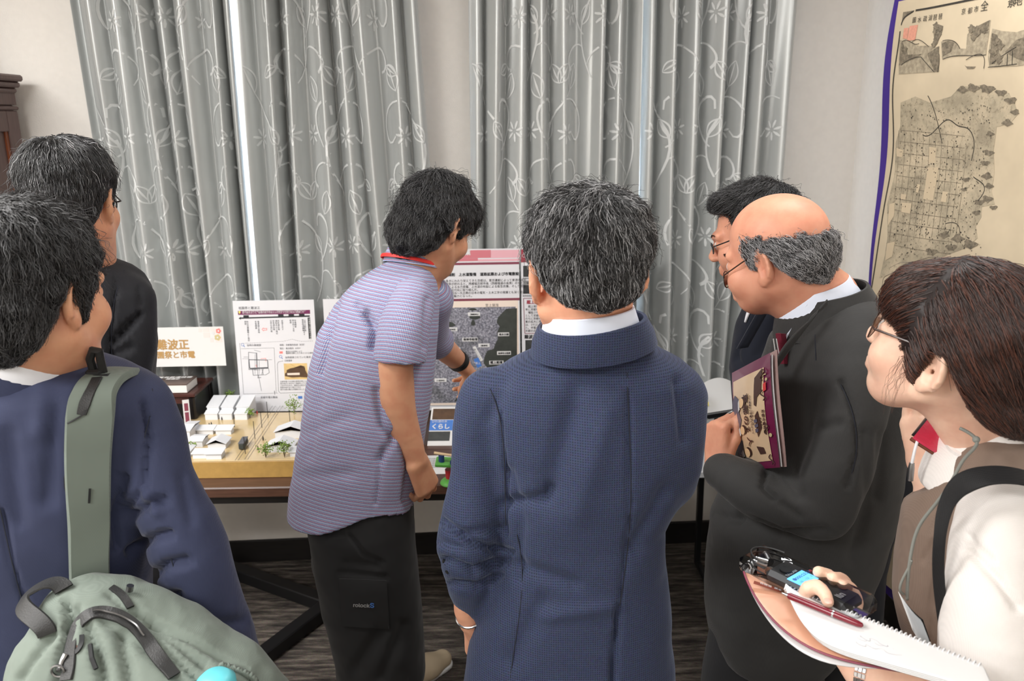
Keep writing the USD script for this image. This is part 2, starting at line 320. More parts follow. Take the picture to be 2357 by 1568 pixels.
mk('aerial', {'t': ('texture_coordinate', {}), 'n': ('noise_texture', dict(scale=150.0, detail=6.0, roughness=0.75)), 'v': ('voronoi_texture', dict(scale=170.0)), 'vr': ('rgb_ramp', dict(ramp=[(0.1, (0.5, 0.5, 0.5)), (0.6, (1, 1, 1))])), 'n2': ('noise_texture', dict(scale=6.0, detail=4.0, roughness=0.55)),
              'r': ('rgb_ramp', dict(ramp=[(0.38, tuple(lin((76, 78, 88)))), (0.52, tuple(lin((140, 140, 152)))), (0.68, tuple(lin((198, 198, 206))))])), 'r2': ('rgb_ramp', dict(ramp=[(0.36, (1, 1, 1)), (0.44, (0, 0, 0))])),
              'x': ('mix', dict(mix_type='multiply', fac=0.4)), 'x2': ('mix', dict(color2=tuple(lin((62, 66, 64))))), 'm': ('math', dict(math_type='multiply', value2=0.55)), 'p': ('principled_bsdf', dict(roughness=0.4))},
   [('t.object', 'n.vector'), ('t.object', 'v.vector'), ('t.object', 'n2.vector'), ('n.fac', 'r.fac'), ('r.color', 'x.color1'), ('vr.color', 'x.color2'), ('v.distance', 'vr.fac'), ('x.color', 'x2.color1'), ('n2.fac', 'r2.fac'), ('r2.color', 'm.value1'), ('m.value', 'x2.fac'), ('x2.color', 'p.base_color')])
plain('forest', (58, 62, 58), 0.45, var=(40, 0.25))
plain('board_white', (220, 220, 224), 0.45)
plain('model_white', (220, 222, 226), 0.55); plain('model_tan', (206, 180, 132), 0.22, var=(8, 0.06), coat=0.5); plain('model_side', (176, 140, 78), 0.4, var=(30, 0.1)); plain('sprig', (122, 150, 66), 0.7, var=(60, 0.3)); plain('twig', (90, 70, 50), 0.8); plain('tram_green', (52, 58, 56), 0.4)
plain('book_cover', (58, 52, 50), 0.35, var=(6, 0.3), col2=(92, 66, 52)); plain('page_edge', (228, 226, 222), 0.8, bump=(600, 0.3, 0.0008), stretch=(0.1, 0.1, 6))
# skin and hair
def skin(name, col, red=(186, 96, 74)):
    c, c2 = lin(col), lin(red)
    mk(name, {'t': ('texture_coordinate', {}), 'n': ('noise_texture', dict(scale=28.0, detail=4.0)), 'r': ('rgb_ramp', dict(ramp=[(0.42, tuple(c)), (0.85, tuple(c * 0.6 + c2 * 0.4))])), 'nb': ('noise_texture', dict(scale=420.0, detail=2.0)),
              'b': ('bump', dict(strength=0.12, distance=0.0008)), 'p': ('principled_bsdf', dict(roughness=0.5, specular_ior_level=0.4, subsurface_weight=0.12, subsurface_radius=(0.012, 0.004, 0.002), subsurface_scale=0.7))},
       [('t.object', 'n.vector'), ('n.fac', 'r.fac'), ('r.color', 'p.base_color'), ('t.object', 'nb.vector'), ('nb.fac', 'b.height'), ('b.normal', 'p.normal')])
skin('skin_tan', (218, 160, 126)); skin('skin_light', (232, 184, 156)); skin('skin_warm', (224, 164, 134)); skin('skin_fair', (240, 198, 174)); skin('skin_ruddy', (222, 158, 130))
plain('eye_white', (225, 222, 218), 0.2); plain('iris', (36, 24, 18), 0.15); plain('nail', (236, 180, 164), 0.25); plain('lip', (176, 96, 86), 0.45)
def hairm(name, col, rough=0.42, spec=0.5): plain(name, col, rough, spec=spec)
hairm('hair_black', (24, 23, 24), 0.36, 0.7); hairm('hair_cap', (17, 16, 16), 0.55, 0.35); hairm('hair_silver', (178, 178, 180), 0.45, 0.5); hairm('hair_mid', (78, 78, 80), 0.4, 0.6)
hairm('hair_grey_cap', (58, 56, 55), 0.7, 0.3); hairm('hair_brown', (50, 31, 26), 0.34, 0.7); hairm('hair_brown_cap', (30, 20, 18), 0.5, 0.4); hairm('hair_chestnut', (96, 56, 42), 0.36, 0.6)
# clothes
woven('suit_black', (40, 41, 46), 0.0011, 0.75, 0.2, 0.1); woven('suit_navy', (58, 64, 92), 0.0012, 0.8, 0.22, 0.15); woven('suit_charcoal', (62, 62, 62), 0.0012, 0.85, 0.2, 0.12); woven('suit_dark_navy', (34, 38, 50), 0.0011, 0.85, 0.2, 0.1)
woven('shorts_black', (40, 40, 41), 0.0012, 0.9, 0.15, 0.1); woven('vest_brown', (124, 106, 94), 0.0011, 0.85, 0.12, 0.1); woven('knit_white', (226, 221, 217), 0.0016, 0.9, 0.08, 0.2, 0.02)
woven('shirt_white', (240, 241, 246), 0.0012, 0.8, 0.06, 0.1, 0.01); woven('trouser_dark', (44, 45, 48), 0.0012, 0.85, 0.15, 0.1); woven('bag_green', (116, 126, 117), 0.0009, 0.8, 0.18, 0.15, 0.05); woven('strap_black', (32, 32, 34), 0.0018, 0.7, 0.4, 0.05); woven('tie_red', (120, 36, 56), 0.0012, 0.5, 0.2, 0.1)
plain('shirt_blue_white', (226, 234, 250), 0.75); plain('lanyard_red', (226, 50, 46), 0.6); plain('seam', (34, 37, 48), 0.9); plain('webbing', (30, 30, 30), 0.55, bump=(500, 0.4, 0.001)); plain('zip_metal', (150, 150, 150), 0.3, metal=1.0); plain('steel', (196, 196, 198), 0.22, metal=1.0); plain('rubber', (24, 25, 27), 0.6)
plain('leather_red', (206, 52, 84), 0.4, bump=(160, 0.4, 0.002)); plain('leather_edge', (110, 60, 40), 0.7); plain('cable_white', (222, 224, 228), 0.4); plain('shoe_beige', (196, 178, 150), 0.7); plain('shoe_black', (24, 23, 23), 0.35); plain('pen_red', (112, 12, 34), 0.28, coat=0.3); plain('device_black', (34, 35, 37), 0.4); plain('tortoise', (58, 36, 26), 0.3); plain('cord_grey', (120, 122, 116), 0.8); plain('teal_plastic', (96, 190, 200), 0.4); plain('spiral_white', (232, 232, 234), 0.35); plain('folder_plum', (112, 26, 70), 0.3, coat=0.4)
plain('folder_cream', (226, 196, 160), 0.35, coat=0.4, var=(12, 0.06)); plain('toy_green', (86, 160, 66), 0.5); plain('toy_red', (176, 44, 52), 0.5); plain('toy_blue', (34, 62, 112), 0.5); plain('toy_wood', (216, 188, 150), 0.6); plain('toy_pink', (214, 90, 120), 0.5); plain('purple_cloth', (66, 42, 136), 0.8)
mk('lcd', {'e': ('emission', dict(color=tuple(lin((110, 190, 255))), strength=1.3))}, [], 'e.emission')
def mul(a, b, out, t='multiply'): return (out, ('math', dict(math_type=t, value2=b)))
# dashes woven into the blue jacket; checks of the shirt
c1, c2 = lin((56, 64, 90)), lin((40, 46, 66))
mk('seersucker', {'t': ('texture_coordinate', {}), 's': ('separate_xyz', {}), 'x': ('math', dict(math_type='multiply', value2=2 * math.pi / 0.0037)), 'z': ('math', dict(math_type='multiply', value2=2 * math.pi / 0.0039)),
                  'sx': ('math', dict(math_type='sine')), 'sz': ('math', dict(math_type='sine')), 'pr': ('math', dict(math_type='add')), 'r': ('rgb_ramp', dict(ramp=[(0.55, tuple(c1)), (0.72, tuple(c2))])), 'mr': ('map_range', dict(from_min=-2.0, from_max=2.0)),
                  'n': ('noise_texture', dict(scale=260.0, detail=3.0)), 'mm': ('mix', dict(mix_type='overlay', fac=0.35)), 'b': ('bump', dict(strength=0.35, distance=0.0009, invert=True)), 'p': ('principled_bsdf', dict(roughness=0.85, specular_ior_level=0.25, sheen_weight=0.2, sheen_roughness=0.4, sheen_tint=(0.7, 0.8, 1.0)))},
   [('t.object', 's.vector'), ('s.x', 'x.value1'), ('s.z', 'z.value1'), ('x.value', 'sx.value1'), ('z.value', 'sz.value1'), ('sx.value', 'pr.value1'), ('sz.value', 'pr.value2'), ('pr.value', 'mr.value'), ('mr.result', 'r.fac'),
    ('t.object', 'n.vector'), ('r.color', 'mm.color1'), ('n.color', 'mm.color2'), ('mm.color', 'p.base_color'), ('mr.result', 'b.height'), ('b.normal', 'p.normal')])
def stripe(n, src, period, lo, hi, l, nodes):             # 1 inside a stripe that covers lo..hi of each period
    nodes[n + 'a'] = ('math', dict(math_type='divide', value2=period)); nodes[n + 'f'] = ('math', dict(math_type='fraction')); nodes[n + 'g'] = ('math', dict(math_type='greater_than', value2=lo)); nodes[n + 'h'] = ('math', dict(math_type='less_than', value2=hi)); nodes[n] = ('math', dict(math_type='multiply'))
    l += [(src, n + 'a.value1'), (n + 'a.value', n + 'f.value1'), (n + 'f.value', n + 'g.value1'), (n + 'f.value', n + 'h.value1'), (n + 'g.value', n + '.value1'), (n + 'h.value', n + '.value2')]
nd = {'u': ('uvmap', dict(attribute='st')), 's': ('separate_xyz', {}), 'p': ('principled_bsdf', dict(roughness=0.85, specular_ior_level=0.25, sheen_weight=0.1)),
      'k1': ('mix', dict(color1=tuple(lin((108, 126, 172))), color2=tuple(lin((188, 192, 208))))), 'k2': ('mix', dict(color2=tuple(lin((206, 206, 214))))), 'k3': ('mix', dict(color2=tuple(lin((172, 62, 78)))))}
ln = [('u.UV', 's.vector')]
stripe('v', 's.x', 0.0036, 0.72, 1.0, ln, nd); stripe('w', 's.y', 0.0046, 0.78, 1.0, ln, nd); stripe('q', 's.y', 0.0092, 0.34, 0.46, ln, nd)
ln += [('v.value', 'k1.fac'), ('k1.color', 'k2.color1'), ('w.value', 'k2.fac'), ('k2.color', 'k3.color1'), ('q.value', 'k3.fac'), ('k3.color', 'p.base_color')]
mk('check_shirt', nd, ln)

# ------------------------------------------------------------------ lettering
def face(cjk=True):
    from PIL import ImageFont
    k = 'Noto Sans CJK*' if cjk else 'Inter*'; return ImageFont.truetype(glob.glob(f'/opt/blender-*/*/datafiles/fonts/{k}')[0], 64)
_faces, _glyph = {}, {}
def glyph(ch, bold):
    from PIL import Image, ImageDraw
    if (ch, bold) not in _glyph:
        cjk = ord(ch) > 127
        if cjk not in _faces:
            try: _faces[cjk] = face(cjk)
            except Exception: _faces[cjk] = None
        f = _faces[cjk]
        if f is None: _glyph[ch, bold] = (None, 64); return _glyph[ch, bold]
        im = Image.new('L', (110, 110)); ImageDraw.Draw(im).text((16, 84), ch, 255, f, anchor='ls', stroke_width=2 if bold else 0)
        on = np.pad(np.asarray(im) > 127, ((0, 0), (1, 1))).astype(np.int8); d = np.diff(on, axis=1)
        r, s = np.nonzero(d == 1); e = np.nonzero(d == -1)[1]
        if len(r) == 0: _glyph[ch, bold] = (None, f.getlength(ch)); return _glyph[ch, bold]
        g = union_all(sbox(s, -r - 1, e, -r)).buffer(0.6).buffer(-0.6).simplify(1.0); g = affinity.translate(g, -16, 84)
        vs, fs = [], []
        n = 0
        for q in getattr(g, 'geoms', [g]):
            if q.area < 4: continue
            v, t = trimesh.creation.triangulate_polygon(q, engine='earcut'); vs.append(v); fs.append(t + n); n += len(v)
        _glyph[ch, bold] = ((np.vstack(vs), np.vstack(fs)) if vs else None, f.getlength(ch))
    return _glyph[ch, bold]
def text(s, height, o, x, y, bold=False, vertical=False, lift=0.0006):   # flat print with em height, from o along x (or down -y)
    o, x, y = A(o, float), unit(x), unit(y); z = np.cross(x, y); sc = height / 64.0; pen = 0.0; V, Fc, n = [], [], 0
    for ch in s:
        g, adv = glyph(ch, bold) if ch != ' ' else (None, 40)
        if g is not None:
            q = g[0] * sc + (A([0, -pen - height]) if vertical else A([pen, 0])); V.append(o + q[:, :1] * x + q[:, 1:] * y + lift * z); Fc.append(g[1] + n); n += len(q)
        pen += height * 1.05 if vertical else adv * sc
    if not V: return trimesh.Trimesh(np.zeros((3, 3)), [[0, 1, 2]], process=False)
    return trimesh.Trimesh(np.vstack(V), np.vstack(Fc), process=False)
class Board:                                              # a printed face: origin top left, x to the right, y down, in metres
    def __init__(s, o, x, down): s.o, s.x, s.d = A(o, float), unit(x), unit(down); s.z = np.cross(s.d, s.x); s.z = -s.z if s.z @ FWD > 0 else s.z
    def at(s, u, v, lift=0.0): return s.o + s.x * u + s.d * v + s.z * lift
    def rect(s, u0, v0, u1, v1, lift=0.0005, t=0.0004):
        return s.poly([(u0, v0), (u1, v0), (u1, v1), (u0, v1)], lift, t)
    def poly(s, uv, lift=0.0005, t=0.0004):
        from shapely.geometry import Polygon
        q = Polygon(uv).buffer(0); ms = []
        for g in getattr(q, 'geoms', [q]): m = trimesh.creation.extrude_polygon(g, t, engine='earcut'); ms.append(m)
        m = join(*ms); v = m.vertices; m = trimesh.Trimesh(s.o + v[:, :1] * s.x + v[:, 1:2] * s.d + (v[:, 2:] + lift - t) * s.z, m.faces[:, ::-1], process=False); return m
    def line(s, uv, w, lift=0.0006):
        from shapely.geometry import LineString
        return s.poly_shape(LineString(uv).buffer(w / 2, cap_style=2, quad_segs=2), lift)
    def poly_shape(s, q, lift=0.0006):
        ms = []
        for g in getattr(q, 'geoms', [q]):
            v, t = trimesh.creation.triangulate_polygon(g, engine='earcut'); ms.append(trimesh.Trimesh(s.o + v[:, :1] * s.x + v[:, 1:2] * s.d + lift * s.z, t, process=False))
        return join(*ms)
    def text(s, st, h, u, v, bold=False, vertical=False, lift=0.0008): return text(st, h, s.at(u, v), s.x, -s.d, bold, vertical, lift)
    def slab(s, w, h, t=0.005): return s.rect(0, 0, w, h, 0.0, t)

# ------------------------------------------------------------------ the room
YAW = math.radians(3.3); WE = A([math.cos(YAW), math.sin(YAW), 0]); WN = A([math.sin(YAW), -math.cos(YAW), 0]); WO = A([0, 3.2, 0])
def Wp(u, d, z): return WO + WE * u + WN * d + A([0, 0, z])
def PW(px, py, d=0.0):                                   # the point that a pixel shows at distance d before the back wall: (u, z)
    r = ray(px, py); o = A([0, 0, CZ]); t = ((WO + WN * d - o) @ WN) / (r @ WN); q = o + r * t; return (q - WO) @ WE, q[2]
def wbox(u0, u1, d0, d1, z0, z1, bevel=0.0):
    m = box((min(u0, u1), min(d0, d1), z0), (max(u0, u1), max(d0, d1), z1), bevel); v = m.vertices
    return trimesh.Trimesh(WO + v[:, :1] * WE + v[:, 1:2] * WN + A([0, 0, 1]) * v[:, 2:], m.faces[:, ::-1], process=False)
XL, XR, YB, ZC = -3.0, 1.36, -2.4, 2.7
obj('floor', box((XL - .1, YB - .1, -0.1), (XR + .4, 3.5, 0)), 'carpet', kind='structure')
obj('ceiling', box((XL - .1, YB - .1, ZC), (XR + .4, 3.5, ZC + .1)), 'ceiling_white', kind='structure')
W1, W2 = (-1.36, -0.46), (0.04, 0.98); ZS, ZH = 0.95, 2.5
obj('wall_back', join(*[wbox(a, b, -0.16, 0, 0, ZC) for a, b in ((XL - .1, W1[0]), (W1[1], W2[0]), (W2[1], XR + 0.1))], *[wbox(a, b, -0.16, 0, z0, z1) for a, b in (W1, W2) for z0, z1 in ((0, ZS), (ZH, ZC))]), 'wallpaper', kind='structure')
obj('wall_left', box((XL - .1, YB, 0), (XL, 3.4, ZC)), 'wallpaper', kind='structure')
RE = unit((0.03, -1.0, 0)); RO = Wp(1.345, 0, 0)          # the right wall starts in the corner
def Rp(t, d, z): return RO + RE * t + np.cross(RE, [0, 0, 1.0]) * d + A([0, 0, z])
def rbox(t0, t1, d0, d1, z0, z1):
    m = box((t0, d0, z0), (t1, d1, z1)); v = m.vertices; m.vertices = RO + v[:, :1] * RE + v[:, 1:2] * np.cross(RE, [0, 0, 1.0]) + A([0, 0, 1]) * v[:, 2:]; m.fix_normals(); return m
sgn = -1 if (np.cross(RE, [0, 0, 1.0])[0] > 0) else 1      # +1: the local d points into the room
obj('wall_right', rbox(-0.15, 5.6, 0, -sgn * 0.1, 0, ZC), 'wallpaper', kind='structure')
obj('wall_front', box((XL - .1, YB - .1, 0), (XR + .4, YB, ZC)), 'wallpaper', kind='structure')
obj('baseboard_back', wbox(XL, 1.345, 0, 0.015, 0, 0.1, 0.004), 'black_wood', kind='structure')
obj('baseboard_right', rbox(0, 5.6, 0, sgn * 0.015, 0, 0.1), 'black_wood', kind='structure')
for i, (a, b) in enumerate((W1, W2), 1):
    w = UsdGeom.Xform.Define(stage, f'/World/window_{i}').GetPrim(); ORI[w.GetPath().pathString] = np.zeros(3); tag(w, kind='structure')
    fr = [wbox(a, b, -0.12, -0.06, z, z + 0.05) for z in (ZS, ZH - 0.05)] + [wbox(u, u + 0.05, -0.12, -0.06, ZS, ZH) for u in (a, b - 0.05, (a + b) / 2 - 0.025)]
    obj('window_frame', join(*fr), 'white_trim', w)
    for u in (a + 0.05, (a + b) / 2 + 0.025): obj('pane', wbox(u, u + (b - a) / 2 - 0.075, -0.095, -0.09, ZS + 0.05, ZH - 0.05), 'pane', w)
    obj('window_sill', wbox(a - 0.03, b + 0.03, -0.06, 0.03, ZS - 0.03, ZS, 0.004), 'white_trim', w)

# ------------------------------------------------------------------ curtains
def vine(u0, z0, flip, sc):                               # one sprig of the woven pattern: tapered strokes in cloth coordinates
    S = []; f = -1 if flip else 1
    def st(pts, w): p = spline(A(pts, float) * A([f * sc, sc]) + A([u0, z0]), 14); S.append((p, np.interp(np.linspace(0, 1, 14), np.linspace(0, 1, len(w)), w) * sc * .62))
    st([(0, 0), (.05, .08), (.06, .17), (.0, .26), (-.06, .33)], [.006, .012, .014, .012, .005])
    st([(.05, .14), (.10, .2), (.10, .28), (.06, .3), (.04, .26)], [.008, .012, .012, .016, .01]); st([(-.02, .29), (-.09, .29), (-.13, .22), (-.11, .17), (-.075, .19)], [.006, .01, .012, .014, .008])
    st([(.03, .05), (-.03, .1), (-.08, .1), (-.1, .05), (-.07, .03)], [.006, .01, .012, .012, .014]); st([(.055, .1), (.12, .1), (.15, .06), (.13, .03)], [.006, .01, .012, .018])
    for c, (a, b) in enumerate((((.1, .3), (.13, .38)), ((-.06, .33), (-.09, .41)), ((.15, .05), (.19, -.01)), ((.06, .17), (.02, .23)), ((-.1, .05), (-.15, .02)))):
        a, b = A(a), A(b); n = A([-(b - a)[1], (b - a)[0]]) * 0.28
        st([a, (a + b) / 2 + n, b], [.005, .010, .006]); st([a, (a + b) / 2 - n, b], [.005, .010, .006]); st([a, (a + b) / 2, b * .9 + a * .1], [.003, .012, .003])
    for cx, cz in ((-.04, .19), (.14, .2)):
        for k in range(7):
            an = k / 7 * 6.28 + .3; d = A([math.cos(an), math.sin(an)]); st([A([cx, cz]) + d * .008, A([cx, cz]) + d * .02, A([cx, cz]) + d * .034], [.006, .014, .008])
    return S
def curtain(label, u0t, u1t, u0b, u1b, nf, seed, z0=0.70, z1=2.6, amp=0.040, d0=0.090, mat='curtain_satin', vines=True, name='curtain', cat='curtain', group=None, edge=0.0):
    rng = np.random.default_rng(seed); nu, nz = nf * 30 + 1, 70; s = np.linspace(0, 1, nu)
    knots = np.linspace(0, 1, nf + 1); knots[1:-1] += rng.uniform(-.22, .22, nf - 1) / nf
    knb = np.linspace(0, 1, nf + 1); knb[1:-1] += rng.uniform(-.3, .3, nf - 1) / nf
    am = rng.uniform(0.55, 1.15, nf + 1); ph = rng.uniform(-.25, .25, nf + 1)
    def surf(s, v):                                       # v: 0 top to 1 bottom
        s, v = np.broadcast_arrays(np.asarray(s, float), np.asarray(v, float)); w = np.interp(s, np.linspace(0, 1, nf + 1), np.arange(nf + 1))
        k = np.arange(nf + 1); t = np.interp(s, knots, k) * (1 - v) + np.interp(s, knb, k) * v
        a = np.interp(t, k, am) * amp * (0.9 + 0.35 * v); c = 2 * np.pi * (t + np.interp(t, k, ph))
        fold = np.cos(c) + 0.30 * np.cos(2 * c + 1.2 * v + seed) + 0.22 * np.sin(0.5 * c + seed)
        side = 0.45 * np.sin(c) / nf / 6.28 * (1.0)
        u = (u0t + (u1t - u0t) * (s + side)) * (1 - v) + (u0b + (u1b - u0b) * (s + side)) * v
        d = d0 + a * fold + 0.012 * np.sin(7 * v + 3 * s * nf + seed) * v
        return u, d, z1 + (z0 - z1) * v
    S_, V_ = np.meshgrid(s, np.linspace(0, 1, nz), indexing='ij'); u, d, z = surf(S_, V_)
    G = WO + u[..., None] * WE + d[..., None] * WN + z[..., None] * A([0, 0, 1]); m = sheet(G)
    t = thing(name, label, cat, Wp((u0b + u1b) / 2, d0, z0), group)
    m = sheet(G, 0.0016, -np.abs(1) * m.vertex_normals * np.sign((m.vertex_normals @ WN).sum()) * -1)
    obj('drape', m, mat, t, smooth=True)
    obj('hem', tube(G[:, -1], 0.0035, 5), mat, t, smooth=True)
    if vines:
        Ws = 1.75 * (u1t - u0t); Hh = z1 - z0; V, Fc, n = [], [], 0; row = 0; zc = 0.02
        while zc < Hh:
            uc = (-0.1 if row % 2 else 0.1) + rng.uniform(-.02, .02); col = 0
            while uc < Ws + 0.1:
                for pts, w in vine(uc, zc, (col + row) % 2, 1.12):
                    T = np.gradient(pts, axis=0); T /= np.linalg.norm(T, axis=1, keepdims=True) + 1e-9; nn = np.stack([-T[:, 1], T[:, 0]], 1)
                    e = np.stack([pts - nn * w[:, None] / 2, pts + nn * w[:, None] / 2], 1); ss, vv = e[..., 0] / Ws, 1 - e[..., 1] / Hh
                    if ss.min() < 0.005 or ss.max() > 0.995 or vv.min() < 0.0 or vv.max() > 1: continue
                    u, d, z = surf(ss, vv); V.append((WO + u[..., None] * WE + (d[..., None] + 0.0021) * WN + z[..., None] * A([0, 0, 1])).reshape(-1, 3)); k = len(pts); i = np.arange(k - 1) * 2
                    Fc.append(np.vstack([np.stack([i, i + 1, i + 3], 1), np.stack([i, i + 3, i + 2], 1)]) + n); n += 2 * k
                uc += 0.42; col += 1
            zc += 0.40; row += 1
        mm = trimesh.Trimesh(np.vstack(V), np.vstack(Fc), process=False)
        if (mm.face_normals @ WN).sum() < 0: mm = trimesh.Trimesh(mm.vertices, mm.faces[:, ::-1], process=False)
        obj('woven_vine_pattern', mm, 'curtain_vine', t, smooth=True, kind='stuff')
    return t
cu = lambda px, py: PW(px, py, 0.085)[0]
g4 = None
curtain('grey satin curtain with woven vines, outermost left panel beside the dark cabinet', cu(150, 0), cu(536, 0), cu(296, 800), cu(604, 800) - 0.01, 7, 11)
curtain('grey satin curtain with woven vines, right-hand panel of the left window', cu(553, 0), cu(948, 0), cu(608, 800), cu(1022, 800), 7, 5)
curtain('grey satin curtain with woven vines, left-hand panel of the right window above the map poster', cu(1087, 0), cu(1479, 0), cu(1090, 800), cu(1462, 800), 7, 23)
curtain('grey satin curtain with woven vines, panel of the right window nearest the room corner', cu(1482, 0), cu(1832, 0), cu(1468, 800), cu(1760, 800), 6, 42)
curtain('edge of a further grey curtain above the dark wooden cabinet', -2.32, -1.875, -2.32, -1.845, 6, 8, z0=1.96)
for lab, (a, b) in (('thin white sheer showing in the gap of the left window curtains', W1), ('thin white sheer showing as a sliver in the gap of the right window curtains', W2)):
    curtain(lab, a - .02, b + .02, a - .02, b + .02, 12, int(abs(a) * 100), z0=0.8, z1=2.58, amp=0.006, d0=0.014, mat='sheer', vines=False, name='sheer_curtain', cat='sheer curtain')

# ------------------------------------------------------------------ dark cabinet in the left corner
cx1 = P(50, 360, 3.02)[0]; cab = thing('cabinet', 'dark brown wooden cabinet with moulded cornice at the left edge', 'cabinet', (cx1 - .5, 2.9, 0))
zt = P(30, 172, 3.0)[2]
obj('body', box((cx1 - .62, 2.55, 0.0), (cx1, 3.02, zt - .10), .004), 'cabinet_wood', cab)
obj('cornice', join(box((cx1 - .65, 2.52, zt - .022), (cx1 + .045, 3.03, zt), .006), box((cx1 - .64, 2.53, zt - .042), (cx1 + .032, 3.03, zt - .022), .006), box((cx1 - .63, 2.54, zt - .06), (cx1 + .018, 3.03, zt - .042), .006), box((cx1 - .62, 2.55, zt - .10), (cx1 + .006, 3.03, zt - .06)), box((cx1 - .63, 2.54, zt - .118), (cx1 + .014, 3.03, zt - .104), .005)), 'cabinet_wood', cab)
pz1, pz0 = zt - .19, .12
multi('side_stile', (box((cx1, 2.95, 0), (cx1 + .012, 3.02, zt - .12), .003), box((cx1, 2.56, 0), (cx1 + .012, 2.64, zt - .12), .003), box((cx1, 2.64, pz1), (cx1 + .012, 2.95, zt - .12), .003), box((cx1, 2.64, 0), (cx1 + .012, 2.95, pz0), .003)), 'cabinet_wood', cab)
multi('inlay_moulding', (box((cx1, 2.935, pz0), (cx1 + .006, 2.95, pz1)), box((cx1, 2.64, pz0), (cx1 + .006, 2.655, pz1))), 'cabinet_inlay', cab)

# ------------------------------------------------------------------ tables
TZ = 0.70
tb = thing('folding_table', 'long dark wood folding table carrying the tram street model', 'table', (-0.6, 2.75, 0))
obj('table_top', box((-1.62, 2.345, TZ - .035), (0.36, 3.02, TZ), .004), 'table_wood', tb)
obj('apron', box((-1.60, 2.37, TZ - .065), (0.33, 2.40, TZ - .035)), 'black_wood', tb)
def bar(a, b, w, h): 
    a, b = A(a, float), A(b, float); d = unit(b - a); s = unit(np.cross(d, [0, 0, 1.0] if abs(d[2]) < .9 else [0, 1.0, 0])); u = np.cross(s, d); L = np.linalg.norm(b - a)
    return moved(box((0, -w / 2, -h / 2), (L, w / 2, h / 2), .004), frame(a, d, s, u))
xl = PZ(520, 1290, .03)[0]
for x in (xl, 0.2):
    obj('leg', box((x - .03, 2.86, .03), (x + .03, 2.92, TZ - .035), .004), 'black_metal', tb)
obj('foot', bar(PZ(590, 1522, .03), PZ(760, 1392, .03), .055, .05), 'black_metal', tb); obj('foot', bar(PZ(512, 1304, .03), PZ(760, 1392, .03), .055, .05), 'black_metal', tb); obj('foot', box((0.17, 2.45, .0), (0.23, 3.0, .05), .004), 'black_metal', tb)
plain('laminate_grey', (188, 190, 192), 0.4)
t2 = thing('side_table', 'grey topped table with thin black legs behind the bald man', 'table', (0.85, 2.8, 0))
obj('table_top', box((0.42, 2.38, TZ - .01), (1.06, 3.08, TZ + .015), .004), 'laminate_grey', t2)
q = PZ(1592, 1256, .03)
for x in (q[0], 1.03):
    obj('leg', box((x - .011, 3.06, .02), (x + .011, 3.03, TZ - .01), .003), 'black_metal', t2); obj('foot', bar((x, 3.06, .015), (x + .02, 2.55, .015), .022, .022), 'black_metal', t2); obj('leg', box((x - .011, 2.42, .02), (x + .011, 2.445, TZ - .01), .003) if x > 1 else box((.98, 2.62, .02), (1.0, 2.64, TZ - .01), .003), 'black_metal', t2)

# ------------------------------------------------------------------ the street model
def bpx(B, px, py):
    r = ray(px, py); o = A([0, 0, CZ]); t = ((B.o - o) @ B.z) / (r @ B.z); q = o + r * t - B.o; return q @ B.s, q @ B.d
Board.s = property(lambda s: s.x); Board.px = bpx
MZ = TZ + .06; md = thing('street_model', 'architectural street model with white paper houses on tan base', 'model', (-0.75, 2.65, TZ))
obj('base', box((-1.16, 2.416, TZ), (-0.36, 2.86, MZ - .003), .002), 'model_side', md); obj('ground', box((-1.16, 2.416, MZ - .003), (-0.36, 2.86, MZ), .001), 'model_tan', md)
def house(px, py, w, d, h, rise, along='x', eave=.004):
    a = PZ(px, py, MZ); x0, y0 = a[0], a[1]; x1, y1 = x0 + w, y0 + d
    obj('house', box((x0, y0, MZ), (x1, y1, MZ + h)), 'model_white', md); hp = stage.GetPrimAtPath(f'{md.GetPath()}/house' + (f"_{used[(md.GetPath().pathString, 'house')] - 1:03d}" if used[(md.GetPath().pathString, 'house')] > 1 else ''))
    e = eave; z = MZ + h
    if along == 'x': pr = [(y0 - e, z - .001), ((y0 + y1) / 2, z + rise), (y1 + e, z - .001), (y1 + e, z + .001), ((y0 + y1) / 2, z + rise + .002), (y0 - e, z + .001)]; ring = lambda x: [(x, p[0], p[1]) for p in pr]; m = loft([ring(x0 - e), ring(x1 + e)])
    elif along == 'y': pr = [(x0 - e, z - .001), ((x0 + x1) / 2, z + rise), (x1 + e, z - .001), (x1 + e, z + .001), ((x0 + x1) / 2, z + rise + .002), (x0 - e, z + .001)]; ring = lambda y: [(p[0], y, p[1]) for p in pr]; m = loft([ring(y0 - e), ring(y1 + e)])
    else: pr = [(y0 - e, z), (y1 + e, z + rise), (y1 + e, z + rise + .002), (y0 - e, z + .002)]; ring = lambda x: [(x, p[0], p[1]) for p in pr]; m = loft([ring(x0 - e), ring(x1 + e)])
    gable = None
    if along == 'y': gable = loft([[(x0, y, z), ((x0 + x1) / 2, y, z + rise), (x1, y, z)] for y in (y0, y1)])
    if along == 'x': gable = loft([[(x, y0, z), (x, (y0 + y1) / 2, z + rise), (x, y1, z)] for x in (x0, x1)])
    if along == 's': gable = loft([[(x, y0, z), (x, y1, z + rise), (x, y1, z)] for x in (x0, x1)])
    m.fix_normals(); obj('roof', m, 'model_white', hp)
    if gable is not None: gable.fix_normals(); obj('gable', gable, 'model_white', hp)
for k, px in enumerate((473, 506, 541)):
    house(px, 967, .044, .022, .022, .006, 's', .002); b = PZ(px, 967, MZ)
    q = proj(A([b[0] + .001, b[1] + .024, MZ])); house(q[0], q[1], .042 if k < 2 else .045, .08, .040, .016, 's', .002)
house(453, 1001, .056, .03, .016, .006, 's'); house(497, 1001, .052, .03, .016, .006, 's')
